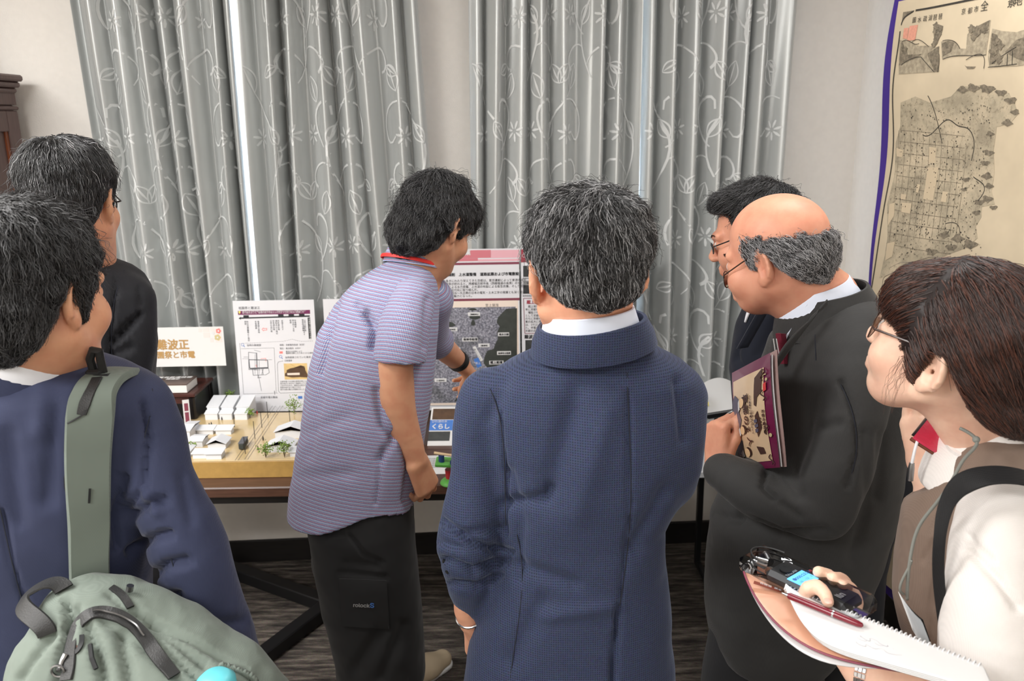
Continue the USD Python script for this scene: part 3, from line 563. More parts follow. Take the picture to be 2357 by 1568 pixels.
house(437, 1030, .042, .055, .022, .005, 'x'); house(479, 1034, .058, .05, .018, .014, 'y'); house(444, 1056, .042, .03, .016, .004, 's'); house(475, 1058, .048, .035, .018, .004, 's')
house(415, 1015, .034, .09, .035, .006, 'x'); house(420, 1053, .026, .04, .022, .006, 'y')
house(634, 1010, .11, .05, .024, .02, 'y'); house(616, 1042, .085, .045, .022, .018, 'y'); house(668, 1052, .07, .03, .016, .006, 's'); house(690, 1030, .06, .04, .02, .012, 'y'); house(688, 930, .07, .04, .03, .016, 'y'); house(800, 1000, .12, .1, .03, .016, 'x'); house(800, 1045, .14, .05, .024, .014, 'x')
for (a, b) in (((563, 1058), (651, 925)), ((570, 1058), (657, 925)), ((548, 1060), (640, 926)), ((541, 1060), (633, 926))):
    a, b = PZ(*a, MZ), PZ(*b, MZ); obj('rail', bar(a + A([0, 0, .0004]), b + A([0, 0, .0004]), .0011, .0008), 'ink_grey', md)
for px, y0, y1 in ((633, 900, 934), (615, 925, 962), (601, 949, 985), (585, 970, 1011), (538, 950, 984), (666, 945, 975), (563, 1006, 1045), (632, 868, 932)):
    a = PZ(px + 2, y1, MZ); obj('pole', tube([a, A([a[0], a[1], P(px, y0, a[1])[2]])], .0011, 6), 'ink', md)
a, b = PZ(556, 1038, MZ), PZ(573, 1012, MZ); d = unit(b - a); s_ = np.cross(d, [0, 0, 1.0])
tr = moved(box((0, -.009, .003), (.058, .009, .024), .003), frame(a, d, s_, np.cross(s_, d))); obj('tram', tr, 'tram_green', md)
tp = stage.GetPrimAtPath(f'{md.GetPath()}/tram'); obj('tram_roof', moved(box((-.001, -.0095, .024), (.059, .0095, .027), .001), frame(a, d, s_, np.cross(s_, d))), 'ink_grey', tp)
for k in range(5): obj('tram_window', moved(box((.006 + .01 * k, -.0094, .013), (.013 + .01 * k, .0094, .02)), frame(a, d, s_, np.cross(s_, d))), 'ink', tp)
rng = np.random.default_rng(3)
def sprig(px, py, hgt, seed):
    r = np.random.default_rng(seed); a = PZ(px, py, MZ); V, Fc = [], []
    obj('tree_twig', join(*[tube([a, a + A([r.normal(0, .004), r.normal(0, .004), hgt * .5]), a + A([r.normal(0, .012), r.normal(0, .012), hgt * r.uniform(.7, 1)])], .0007, 5) for _ in range(5)]), 'twig', md)
    c = a + A([0, 0, hgt * .68]) + r.normal(0, 1, (160, 3)) * A([hgt * .22, hgt * .22, hgt * .2]); c[:, 2] = np.maximum(c[:, 2], MZ + .002); rad = r.uniform(.0012, .0026, 160)
    o = trimesh.creation.icosphere(0, 1.0); obj('tree_foliage', trimesh.Trimesh(np.vstack([o.vertices * q + p for p, q in zip(c, rad)]), np.vstack([o.faces + 12 * k for k in range(160)]), process=False), 'sprig', md, kind='stuff')
for i, (px, py, hh) in enumerate(((598, 924, .05), (576, 962, .032), (677, 955, .062), (612, 1054, .045), (655, 1053, .05), (441, 1040, .03), (530, 922, .035))): sprig(px, py, hh, i)
for i, (px, py, hh) in enumerate(((482, 981, .012), (487, 980, .014), (511, 967, .012), (606, 1014, .016), (594, 1036, .015), (592, 953, .012), (658, 930, .014))):
    a = PZ(px, py, MZ); obj('figurine', join(tube([a, a + A([0, 0, hh * .5]), a + A([0, 0, hh * .8])], [.002, .0026, .001], 6), moved(trimesh.creation.icosphere(1, .0016), frame(a + A([0, 0, hh * .88]), *np.eye(3)))), 'ink' if i != 5 else 'red_print', md)

# ------------------------------------------------------------------ small dark stand on the left with book and sign card
SZ = 0.86; sx = P(447, 893, 2.8)[0]
sd = thing('display_stand', 'low black lacquered wooden stand under the thick book', 'stand', (sx - .2, 2.88, TZ))
obj('stand_top', box((sx - .46, 2.79, SZ - .014), (sx + .002, 2.985, SZ), .003), 'rosewood', sd)
for x in (sx - .03, sx - .45):
    for y in (2.80, 2.955): obj('leg', box((x, y, TZ), (x + .025, y + .025, SZ - .014), .006), 'lacquer', sd)
obj('side_panel', box((sx - .014, 2.82, TZ + .01), (sx - .008, 2.96, SZ - .014)), 'lacquer', sd); obj('front_rail', box((sx - .43, 2.802, SZ - .04), (sx - .02, 2.81, SZ - .014)), 'rosewood', sd); obj('back_panel', box((sx - .45, 2.965, TZ + .01), (sx, 2.972, SZ - .014)), 'lacquer', sd)
bx1 = P(431, 890, 2.80)[0]; bk = thing('book', 'thick dark covered book lying on the black stand', 'book', (bx1 - .08, 2.86, SZ))
obj('page_block', box((bx1 - .165, 2.80, SZ + .002), (bx1 - .003, 2.900, SZ + .030)), 'page_edge', bk)
cb = Board(A([bx1 - .168, 2.903, SZ + .033]), (1, 0, 0), (0, -1, 0))
obj('cover', box((bx1 - .168, 2.797, SZ + .030), (bx1, 2.903, SZ + .033), .001), 'book_cover', bk); obj('back_cover', box((bx1 - .168, 2.797, SZ), (bx1, 2.903, SZ + .002), .0008), 'book_cover', bk)
cb.z = A([0, 0, 1.0])
obj('cover_title', join(text('電気鉄道技術', .021, (bx1 - .137, 2.876, SZ + .0332), (1, 0, 0), (0, 1, 0), True), text('発達史', .017, (bx1 - .10, 2.857, SZ + .0332), (1, 0, 0), (0, 1, 0), True), text('東京電機', .008, (bx1 - .12, 2.806, SZ + .0332), (1, 0, 0), (0, 1, 0))), 'paper', bk)
cd = Board(P(300, 756, 2.925), (1, 0.01, 0), (0, -.06, -1)); cw, chh = cd.px(513, 752)[0], .150
B0 = cd; card = thing('sign_card', 'white sign card with gold title propped behind the book', 'sign', cd.at(cw / 2, chh))
u1, v1 = cd.px(513, 842); u0, v0 = cd.px(513, 752); cw, chh = u0, v1
cd = Board(cd.at(0, v0), cd.x, cd.d); chh = v1 - v0
obj('card', cd.slab(cw, chh, .003), 'paper_gloss', card)
def onpx(B, px, py): return B.px(px, py)
u, v = cd.px(366, 803); obj('title', join(cd.text('祭、難波正', .040, u - .088, v, True), cd.text('祇園祭と市電', .028, u - .038, v + .034, True)), 'gold_print', card)
pm = [cd.rect(*cd.px(a, b), *cd.px(c, d)) for a, b, c, d in ((457, 756, 465, 765), (466, 755, 482, 764), (484, 754, 494, 763), (468, 766, 484, 777), (484, 778, 492, 788), (494, 755, 512, 788))]
multi('flower_print', (pm), 'pink_print', card)
def disc(B, px, py, r, lift): 
    u, v = B.px(px, py); return B.poly([(u + r * (1 + .12 * math.cos(5 * a)) * math.cos(a), v + r * (1 + .12 * math.cos(5 * a)) * math.sin(a)) for a in np.linspace(0, 6.28, 31)[:-1]], lift)
obj('flower_print', disc(cd, 503, 762, .009, .0012), 'coral_print', card); obj('flower_print', disc(cd, 501, 777, .011, .0011), 'olive_print', card); multi('flower_print', (disc(cd, 490, 767, .006, .0013), disc(cd, 503, 762, .003, .0018), disc(cd, 501, 777, .003, .0018)), 'paper', card)
q = P(426, 988, 2.77); fc_ = Board(P(419, 922, 2.765), (1, .35, 0), (0.0, -.05, -1)); lc = thing('label_card', 'small upright card with red print beside the stand leg', 'card', q)
obj('card', fc_.slab(.022, .098, .004), 'paper', lc); multi('print', (fc_.rect(.005, .012, .018, .04), fc_.rect(.005, .045, .018, .088)), 'maroon_line', lc)

# ------------------------------------------------------------------ posters at the back of the table
def poster(name, label, px, py, Y, w, h, lean=.07, cat='poster', x=(1, 0, 0), mat='board_white', t=.005):
    B = Board(P(px, py, Y), x, (0, -lean, -1)); p = thing(name, label, cat, B.at(w / 2, h)); obj('board', B.slab(w, h, t), mat, p); return B, p
B, p = poster('poster', 'white poster with route diagram and sepia tram photo behind the street model', 535, 693, 2.96, .297, .42)
R_ = lambda a, b, c, d, **k: B.rect(*B.px(a, b), *B.px(c, d), **k)
Lp = lambda pts, w=.0012: B.line([B.px(*q) for q in pts], w)
def T(s, hpx, px, py, bold=False, vert=False):            # height in pixels, baseline start in pixels
    u, v = B.px(px, py); return B.text(s, hpx * np.linalg.norm(B.at(u, v)) / FPX, u, v, bold, vert)
obj('heading', T('祇園祭と難波正', 6.5, 549, 712), 'ink_grey', p); obj('banner', R_(547.5, 716, 714, 722.5), 'plum_print', p)
obj('banner_text', join(T('難波正は京都市電の電気技術者として祇園祭の山鉾巡行と市電の両立に', 4.2, 558, 718.6), T('取り組みました。架線の高さを変えられるよう工夫し安全に配慮した', 4.2, 558, 722.2)), 'paper', p)
obj('map_pin', B.poly([B.px(551.5 + 2.4 * math.cos(a), 718.3 + 2.2 * math.sin(a) + (2.2 if abs(a - 1.57) < .3 else 0)) for a in np.linspace(0, 6.28, 20)], .0014), 'yellow_print', p)
multi('arrow', (B.poly([B.px(*q) for q in ((549, 733), (555, 729), (554, 731), (713, 726), (713, 729.5), (554, 734), (555, 736.5))]), *[R_(x, y, x + 13, y + 5) for x, y in ((560, 726), (640, 723.5), (664, 723), (688, 722))], R_(708, 731, 717, 780)), 'ink', p)
obj('arrow_text', join(T('祇園祭山鉾巡行と市電', 4.6, 710, 732, False, True)), 'paper', p)
cols = ('祭禮', '明治四十五年', '市電開業', '電車線の昇降', '山鉾の巡行路', '四条通拡幅', '運転休止と復旧', '架線を外す')
obj('column_text', join(*[T(s, 4.3, x, y, False, True) for s, x, y in zip(cols + cols, (562, 567, 586, 592, 621, 627, 633, 647, 666, 672, 677, 694, 699, 638, 568, 697), (738, 738, 738, 738, 736, 736, 736, 736, 735, 735, 735, 734, 734, 736, 752, 748))]), 'ink_grey', p)
obj('arrow_outline', Lp([(603, 758), (606.5, 755), (606.5, 756.5), (614, 756), (614, 760), (606.5, 760.5), (606.5, 762), (603, 758)], .0016), 'coral_print', p)
dash = [(551, 791), (650, 786), (660, 784), (672, 781), (684, 784), (693, 786), (722, 785)]; dp = []
for a, b in zip(dash[:-1], dash[1:]):
    n = max(1, int(abs(b[0] - a[0]) / 4)); dp += [Lp([(a[0] + (b[0] - a[0]) * k / n, a[1] + (b[1] - a[1]) * k / n), (a[0] + (b[0] - a[0]) * (k + .55) / n, a[1] + (b[1] - a[1]) * (k + .55) / n)], .001) for k in range(n)]
obj('dotted_line', join(*dp), 'ink_grey', p, kind='stuff')
multi('line_map', ([Lp(q, w) for q, w in (([(555, 803), (631, 801), (636, 905)], .0008), ([(572, 811), (590, 813), (591, 850), (573, 851), (572, 811)], .0016), ([(573, 828), (616, 829), (617, 846), (575, 848), (573, 828)], .0028), ([(581, 848), (583, 864), (606, 863), (603, 848)], .0018), ([(591, 812), (594, 870)], .0014), ([(607, 848), (602, 862)], .0012), ([(618, 848), (620, 858), (612, 863), (604, 863)], .0014), ([(595, 864), (602, 900)], .0012), ([(561, 822), (573, 822)], .001), ([(618, 828), (626, 828)], .001), ([(575, 848.5), (618, 847.5)], .004), ([(593, 870), (601, 869)], .002), ([(585, 806), (600, 810)], .001), ([(558, 826), (572, 826)], .0008), ([(584, 852), (600, 851)], .0012), ([(587, 815), (587, 862)], .0008), ([(597, 830), (597, 862)], .0008))]), 'ink_grey', p)
multi('route_accent', (Lp([(600, 826), (612, 825), (612, 832)], .0014), Lp([(589, 840), (591, 846)], .0018), R_(643, 809, 651, 814), ), 'coral_print', p)
multi('magnifier', ([Lp([(x + 3 * math.cos(a), y + 3 * math.sin(a)) for a in np.linspace(0, 6.28, 16)] , .0012) for x, y in ((558.5, 793.5), (646, 821))] + [Lp([(x + 2, y + 2), (x + 5, y + 5.5)], .002) for x, y in ((558.5, 793.5), (646, 821))]), 'blue_print', p)
obj('caption', join(T('当時の路線図', 5.2, 568, 797), T('当時使用されていた車両', 5.2, 656, 825), T('線路・京都電気鉄道（民営）', 4.4, 644, 796), T('電圧・直流電気 600V', 4.4, 644, 804), T('難波正の改革により', 4, 658, 811), T('電線を切断したと考えられる場所', 4, 658, 815), T('広軌電車', 4.2, 655, 832), T('京都市電の敷設', 5.5, 600, 917)), 'ink_grey', p)
obj('photo', R_(653, 837, 709, 873), 'sepia', p)
multi('photo_tram', (B.poly([B.px(*q) for q in ((660, 852), (668, 848), (694, 843), (702, 846), (703, 852), (708, 862), (708, 869), (690, 868), (672, 869), (656, 866), (656, 860), (660, 857))], .0012), B.poly([B.px(*q) for q in ((672, 848), (692, 841), (703, 844), (694, 846))], .0012), Lp([(668, 838), (680, 845)], .0006)), 'sepia_dark', p)
obj('photo_tram_side', B.poly([B.px(*q) for q in ((661, 859), (690, 858), (690, 863), (662, 863.5))], .0018), 'cream_print', p)
multi('frame_line', (Lp([(652, 831), (641, 833), (638.5, 838), (641, 900), (645, 905), (712, 903)], .001), Lp([(552, 792), (561, 907), (640, 905)], .0008)), 'ink_grey', p)
obj('body_text', join(*[T(s, 3.9, 645, 880 + 4.6 * k) for k, s in enumerate(('京都市電では広軌の車両が用いられ祇園', '祭の巡行にあわせて電線を上下させる', '工夫が行われた。難波正は安全のため', '昭和の時代まで続けられた', '巡行の際は職人が電線を外した'))]), 'ink_grey', p)
obj('logo', R_(686, 912, 696, 918), 'blue_print', p)
B, p = poster('poster', 'plain white sheet mostly hidden behind the young man in checked shirt', 743, 689, 2.965, .29, .40)
obj('printed_line', B.rect(.02, .05, .27, .06), 'plum_print', p)
# the big map poster and its neighbour
B, p = poster('poster', 'large poster with crimson header and aerial city map', 926, 576, 2.96, .42, .60, .06)
cw_ = .42
multi('header_band', (R_(926, 578, 1000, 594), R_(1000, 577, 1060, 594, t=.0004)), 'crimson_print', p); multi('header_band', (R_(1060, 576.5, 1130, 593.5), R_(928, 597, 1100, 601)), 'rose_print', p); plain('pale_rose', (226, 172, 182), .45); multi('header_band', (R_(1130, 576, 1196, 593), R_(1100, 597, 1196, 600.5)), 'pale_rose', p)
obj('header_text', T('京都市三大事業', 13, 984, 587.5, True), 'paper', p)
multi('rule', (R_(930, 607, 1195, 608.2), R_(930, 690, 1196, 691.4)), 'maroon_line', p)
obj('subheading', T('第二琵琶湖疏水開削　上水道整備　道路拡築および市電敷設', 7.6, 974, 636.5, True), 'ink', p)
for k, s in enumerate(('都として千年以上の長きにわたり栄えてきた京都は、東京遷都によって衰退の途を', 'たどる。同年、日露戦争が終わると、西郷菊次郎市長（西郷隆盛の長男）のもとで復', '興した第二疏水の建設による水力発電、上水道の布設による衛生改善、そして道路', '市電の敷設による交通の近代化に取り組んだ。', '「三大事業」と呼ばれ、明治～大正期の日本の電気・土木工学の発展とも深く結び', '近代都市へと変貌させる原動力となった。')): obj('body_text', T(s, 6.2, 966, 650.5 + 7.0 * k), 'ink', p)
obj('map_panel', R_(930, 695, 1196, 930), 'cream_print', p)
obj('aerial_map', R_(934, 710, 1190, 925, lift=.001), 'aerial', p)
obj('forest_area', B.poly([B.px(*q) for q in ((1190, 709.5), (1165, 711), (1156, 720), (1146, 731), (1143, 742), (1150, 752), (1144, 765), (1146, 780), (1140, 792), (1136, 803), (1121, 808), (1115, 822), (1113, 836), (1126, 852), (1135, 862), (1140, 880), (1190, 880))], .0014), 'forest', p)
obj('forest_area', B.poly([B.px(*q) for q in ((1060, 895), (1085, 888), (1120, 893), (1150, 905), (1150, 924.5), (1046, 924.5))], .0014), 'forest', p)
multi('forest_area', ([B.poly([B.px(x + a * math.cos(t) * (1 + .2 * math.sin(3 * t)), y + b * math.sin(t)) for t in np.linspace(0, 6.28, 14)], .0013) for x, y, a, b in ((1093, 728, 12, 8), (1034, 747, 14, 6), (1089, 743, 5, 7), (1088, 712, 9, 3), (1018, 800, 4, 8))]), 'forest', p)
multi('canal_line', (Lp([(1014, 764), (1021, 764), (1021, 776)], .005), Lp([(1040, 795), (1084, 796), (1092, 812), (1104, 832), (1110, 850), (1113, 860)], .004), B.poly([B.px(*q) for q in ((1090, 827), (1101, 823), (1109, 842), (1099, 847))], .0017)), 'blue_print', p)
multi('tunnel_line', (Lp([(1115, 822), (1112, 840)], .002), Lp([(1149, 754), (1153, 760)], .003), Lp([(1147, 786), (1155, 782)], .003)), 'green_print', p); obj('tunnel_line', Lp([(1113, 845), (1128, 858)], .002), 'red_print', p)
plates = ((1014, 727, 22, '聖護院'), (1077, 723, 28, '（岡崎神社）'), (1024, 758, 29, '（平安神宮）'), (1064, 781.5, 36, '南禅寺船溜'), (1101, 795, 26, '（南禅寺）'), (1144, 812.5, 32, '南禅寺水路閣'), (1126, 834.5, 33, '蹴上船溜'), (1000, 875, 28, '（八坂神社）'), (1146, 769.5, 26, '疏水分線'), (1042, 804, 18, '仁王門'))
multi('label_plate', (*[R_(x, y - 4, x + w, y + 4, lift=.0020) for x, y, w, s in plates], B.poly([B.px(*q) for q in ((1088, 799), (1094, 796), (1112, 829), (1106, 832))], .0022), B.poly([B.px(*q) for q in ((1137, 857), (1165, 854), (1165, 861), (1137, 864))], .002)), 'paper', p)
lift_old = Board.text.__defaults__
Board.text.__defaults__ = (False, False, .0026)
obj('label_text', join(*[T(s, min(7.0, (w - 4) / len(s)), x + 2.5, y + 2.3, True) for x, y, w, s in plates], *[T(c, 4.2, 1091 + 2.4 * k, 806 + 4.4 * k) for k, c in enumerate('蹴上インクライン')][:6]), 'ink', p)
obj('label_text', join(T('蹴上', 6, 1094, 838)), 'paper', p); obj('label_text', T('第二疏水', 5.5, 1140, 860.5, True), 'red_print', p)
Board.text.__defaults__ = lift_old
obj('caption', T('至上賀茂', 7.4, 1117, 706), 'ink', p)
B, p = poster('poster', 'tall poster with small photographs and red boxed text behind the man in blue', 1198.5, 571, 2.965, .41, .60, .06)
multi('header_band', (R_(1199, 574, 1456, 593), R_(1199, 597, 1456, 600)), 'crimson_print', p)
multi('photo', (R_(1204, 612, 1240, 637), R_(1204, 652, 1240, 676)), 'photo_dark', p); obj('photo', R_(1204, 646, 1240, 656, lift=.0012), 'photo_grey', p); obj('caption', join(T('南禅寺船溜', 4.5, 1203, 643), T('南禅寺船溜 現在', 4.5, 1203, 683)), 'ink', p)
multi('frame_line', (Lp([(1205, 687), (1420, 683)], .0022), Lp([(1205, 687), (1208, 768)], .0022), Lp([(1208, 768), (1425, 764)], .0022), Lp([(1420, 683), (1425, 764)], .0022), Lp([(1452, 605), (1460, 770)], .002)), 'maroon_line', p)
obj('heading', T('蹴上発電所', 9, 1212, 699, True), 'crimson_print', p)
for k, s in enumerate(('　蹴上発電所は明治二', '年に京都市が建設した', '　増設された第二期は', 'として京都の街の電灯', 'のちに京都の産業と事', '業の拡大に貢献したの', 'は、1912（明治四五）', 'た。市電の路線拡大と', '京都の近代化を支える')): obj('body_text', T(s, 6.0, 1209, 708 + 7.0 * k), 'ink', p)
obj('heading', T('難波正と蹴上発電所', 9.5, 1207, 779, True), 'ink', p)
obj('portrait_photo', R_(1209, 783, 1248, 840), 'photo_dark', p)
obj('portrait', B.poly([B.px(*q) for q in ((1226, 789), (1232, 788), (1236, 792), (1236, 800), (1232, 806), (1228, 806), (1225, 800))], .0012), 'photo_grey', p); obj('portrait', B.poly([B.px(*q) for q in ((1223, 806), (1230, 809), (1240, 826), (1236, 830), (1228, 826))], .0012), 'paper', p)
obj('photo', (R_(1436, 700, 1451, 745, lift=.001)), 'red_print', p); obj('photo', R_(1436, 690, 1450, 712, lift=.0015), 'photo_grey', p)

# ------------------------------------------------------------------ things on the table right of the young man
B = Board(P(994, 938, 2.78), (1, -.02, 0), (-.05, -.62, -.52)); B.z = unit(np.cross(B.x, B.d)); B.z = B.z if B.z[2] > 0 else -B.z
lf = thing('leaflet', 'leaflet with brown and blue bands in a slanted clear holder', 'leaflet', A([*B.at(.05, .2)[:2], TZ]))
obj('sheet', B.slab(.17, .17, .001), 'paper_gloss', lf); obj('band', B.rect(.006, 0.006, .085, .05), 'sepia_dark', lf); obj('band', B.rect(.0, .052, .082, .094), 'blue_print', lf); obj('band', B.rect(-.0, .098, .075, .135), 'photo_dark', lf); obj('band_text', join(B.text('くらし UMI 5', .022, .006, .086, True, lift=.0012), B.text('びわ湖の水', .011, .006, .062, lift=.0012)), 'paper', lf)
ho = thing('leaflet_holder', 'clear acrylic holder under the slanted leaflet', 'holder', A([*B.at(.05, .2)[:2], TZ]))
o = B.at(-.03, .16, -.004); obj('acrylic_sheet', B.poly([(-.03, -.01), (.2, -.01), (.2, .2), (-.03, .2)], -.003, .002), 'clear_plastic', ho); obj('acrylic_foot', box((B.at(-.03, .2)[0], B.at(0, .2)[1] - .003, TZ), (B.at(.2, .2)[0], B.at(0, .2)[1], B.at(0, .2)[2])), 'clear_plastic', ho)
a = PZ(982, 1092, TZ); pa = thing('paper_sheet', 'white printed sheet lying flat beneath the colourful toy', 'paper', (a[0] + .1, a[1] + .06, TZ))
obj('sheet', box((a[0] - .05, a[1], TZ), (a[0] + .24, a[1] + .15, TZ + .0008)), 'paper', pa); obj('print', join(*[text('京都市電の歴史を楽しく学ぶ', .008, (a[0] - .03, a[1] + .12 - .014 * k, TZ + .0008), (1, 0, 0), (0, 1, 0)) for k in range(6)]), 'ink_grey', pa)
c = PZ(1040, 1112, TZ); ty = thing('toy_boat', 'colourful wooden toy with green deck and red barrel by the table edge', 'toy', (c[0], c[1], TZ))
z0 = TZ + .001
obj('dome', join(*[tube([(c[0], c[1], z0 + .018 * math.sin(a)), (c[0], c[1], z0 + .018 * math.sin(b))], [.036 * math.cos(a), .036 * math.cos(b)], 24) for a, b in zip(np.linspace(0, 1.4, 8)[:-1], np.linspace(0, 1.4, 8)[1:])]), 'toy_green', ty, smooth=30)
obj('barrel', tube([(c[0] - .005, c[1], z0 + .016), (c[0] - .005, c[1], z0 + .045)], [.013, .015], 20), 'toy_red', ty, smooth=40); obj('post', box((c[0] + .003, c[1] - .006, z0 + .045), (c[0] + .016, c[1] + .006, z0 + .062)), 'toy_blue', ty)
obj('deck', moved(box((-.05, -.03, 0), (.06, .03, .012), .003), frame((c[0] + .002, c[1], z0 + .061), unit((1, .05, -.10)), (0, 1, 0), unit((.1, 0, 1)))), 'toy_green', ty)
obj('block', tube([(c[0] - .028, c[1] - .012, z0 + .07), (c[0] - .028, c[1] - .012, z0 + .097)], .009, 16), 'toy_blue', ty, smooth=40); obj('block', tube([(c[0] + .012, c[1] - .033, z0 + .080), (c[0] + .012, c[1] - .029, z0 + .080)], .013, 18), 'toy_blue', ty, smooth=40); obj('block', tube([(c[0] + .02, c[1] + .012, z0 + .07), (c[0] + .02, c[1] + .012, z0 + .108)], .012, 16), 'toy_pink', ty, smooth=40)
obj('stick', tube([(c[0] - .05, c[1] - .01, z0 + .104), (c[0] + .03, c[1] - .015, z0 + .092)], .0045, 8), 'toy_wood', ty, smooth=40)
B = Board(P(1114, 866, 2.62), (1, 0, 0), (0, -.1, -1)); wc = thing('name_card', 'small cream card standing beside the pointing hand', 'card', A([*B.at(.05, .165)[:2], TZ]))
obj('card', B.slab(.10, .150, .002), 'paper', wc); obj('card_print', B.rect(.008, .012, .05, .028), 'cream_print', wc); obj('easel_foot', box(B.at(.02, .12) + A([0, .0, 0]), A([B.at(.08, 0)[0], B.at(0, .12)[1] + .05, TZ])), 'paper', wc)
# leaflet on the grey table
G = []
for i in np.linspace(0, 1, 14):
    G.append([P(1606 + 84 * i, (892 - 24 * math.sin(i * 2.6) + 4 * i) * (1 - j) + j * ((905 + 70 * min(1, i * 4.0)) - 28 * i) , 2.75 - .28 * j + .02 * math.sin(3 * i)) for j in np.linspace(0, 1, 10)])
G = A(G); bl = thing('brochure', 'curled white brochure with a yellow highlight on the grey table', 'brochure', A([*G[7, -1][:2], TZ + .015]))
obj('page', sheet(G, .0012), 'paper', bl, smooth=True)
def on(G, i0, j0, i1, j1, lift=.002):
    n, m = G.shape[:2]; q = A([[G[int(round(i * (n - 1))), int(round(j * (m - 1)))] for j in np.linspace(j0, j1, 5)] for i in np.linspace(i0, i1, 5)]); d = unit(A([0, 0, CZ]) - q.mean((0, 1))); return sheet(q + d * lift)
obj('highlight', on(G, .0, .52, .55, .64), 'yellow_print', bl); plain('page_grey', (206, 208, 212), .6); multi('print', (on(G, .1, .15, .5, .4), on(G, .55, .2, .9, .3), on(G, .55, .38, .9, .5), on(G, .2, .7, .7, .9)), 'page_grey', bl); obj('print', on(G, .62, .02, .95, .12), 'sepia_dark', bl)
k = G[7, -1]; multi('easel', (bar(k + A([0, .01, 0]), A([k[0], k[1] + .06, TZ + .015]), .012, .012), bar(k + A([-.05, 0, .0]), k + A([.08, 0, .02]), .012, .02)), 'black_metal', bl)

# ------------------------------------------------------------------ hanging map near the corner
mo = P(2080, 3, 2.5); mdv = unit((0.20, -.98, 0)); HB = Board(mo, mdv, (0, 0, -1)); HB.z = unit(np.cross(mdv, (0, 0, 1.0))); HB.z = HB.z if HB.z @ FWD < 0 else -HB.z
hm = thing('hanging_map', 'old printed city map on purple cloth hanging by the right wall', 'map', HB.at(.4, 1.3))
def wav(u, v): return .010 * np.sin(5.2 * v + 1.0) * (1 - .4 * u) + .006 * np.sin(11 * v) + .012 * np.maximum(0, v)
def mapsheet(u0, u1, v0, v1, lift, nu=16, nv=70, edge=lambda v: 0 * v):
    uu, vv = np.meshgrid(np.linspace(0, 1, nu), np.linspace(v0, v1, nv), indexing='ij'); u = u0 + edge(vv) * (1 - uu) + (u1 - u0) * uu
    return HB.o + u[..., None] * HB.x + vv[..., None] * HB.d + (wav(u, vv) + lift)[..., None] * HB.z
def mapm(G, t=0.0):
    m = sheet(G, t)
    if t == 0 and (m.face_normals @ HB.z).sum() < 0: m = trimesh.Trimesh(m.vertices, m.faces[:, ::-1], process=False)
    return m
plain('map_paper', (208, 192, 164), .85, var=(5, .10), bump=(30, .1, .002)); plain('map_paper_edge', (206, 188, 158), .85)
mk('map_print', {'t': ('texture_coordinate', {}), 'n': ('noise_texture', dict(scale=9.0, detail=8.0, roughness=0.7)), 'n2': ('noise_texture', dict(scale=90.0, detail=5.0, roughness=0.8)), 'm': ('mapping', dict(scale=(60, 60, 6))), 'g': ('noise_texture', dict(scale=2.0, detail=3.0)),
                 'r': ('rgb_ramp', dict(ramp=[(0.36, tuple(lin((206, 190, 162)))), (0.5, tuple(lin((184, 171, 146)))), (0.62, tuple(lin((160, 149, 127))))])), 'r2': ('rgb_ramp', dict(ramp=[(0.30, tuple(lin((90, 82, 70)))), (0.46, (1, 1, 1))])), 'x': ('mix', dict(mix_type='multiply', fac=0.75)), 'p': ('principled_bsdf', dict(roughness=0.85))},
   [('t.object', 'n.vector'), ('t.object', 'n2.vector'), ('n.fac', 'r.fac'), ('n2.fac', 'r2.fac'), ('r.color', 'x.color1'), ('r2.color', 'x.color2'), ('x.color', 'p.base_color')])
plain('map_hatch', (124, 114, 97), .85, var=(110, .5)); plain('map_dark', (58, 54, 48), .85, var=(150, .3)); plain('seal_red', (216, 152, 130), .8, var=(160, .12)); plain('map_mid', (166, 154, 132), .85, var=(90, .28))
obj('cloth_backing', mapm(mapsheet(-.02, .78, -.30, 1.75, -.004, edge=lambda v: -.012 - .008 * np.sin(4 * v)), .003), 'purple_cloth', hm, smooth=True)
obj('map_sheet', mapm(mapsheet(0, .76, 0.0, 1.72, .002, edge=lambda v: .006 * np.sin(6.5 * v) - .006), .0012), 'map_paper', hm, smooth=True)
def mp(px, py): return HB.px(px, py)
def mline(pts, w, mat='map_dark', name='border_line', n=60, lift=.0042):
    pts = spline(A([mp(*q) for q in pts]), n); T = np.gradient(pts, axis=0); T /= np.linalg.norm(T, axis=1, keepdims=True); N = np.stack([-T[:, 1], T[:, 0]], 1) * w / 2
    G = np.stack([pts - N, pts + N], 1); Q = HB.o + G[..., :1] * HB.x + G[..., 1:] * HB.d + (wav(G[..., 0], G[..., 1]) + lift)[..., None] * HB.z; return mapm(Q)
def mpoly(px, lift=.0038):
    from shapely.geometry import Polygon
    uv = [mp(*q) for q in px]; S = Polygon(uv).buffer(0); ms = []
    for g in getattr(S, 'geoms', [S]):
        v, t = trimesh.creation.triangulate_polygon(g, engine='earcut'); m = trimesh.Trimesh(v, t, process=False); 
        for _ in range(2): m = m.subdivide()
        v = np.asarray(m.vertices); ms.append(trimesh.Trimesh(HB.o + v[:, :1] * HB.x + v[:, 1:] * HB.d + (wav(v[:, 0], v[:, 1]) + lift)[:, None] * HB.z, m.faces, process=False))
    m = join(*ms)
    if (m.face_normals @ HB.z).sum() < 0: m = trimesh.Trimesh(m.vertices, m.faces[:, ::-1], process=False)
    return m
multi('border_line', (mline([(2086, 72), (2080, 125), (2068, 200), (2062, 290), (2055, 370), (2040, 460), (2030, 540), (2020, 612), (2008, 680), (2000, 740)], .005), mline([(2119, 24), (2160, 17), (2220, 5), (2290, -9), (2370, -26)], .005), mline([(2088, 58), (2092, 44), (2102, 34), (2115, 25)], .004)), 'map_dark', hm, smooth=True)
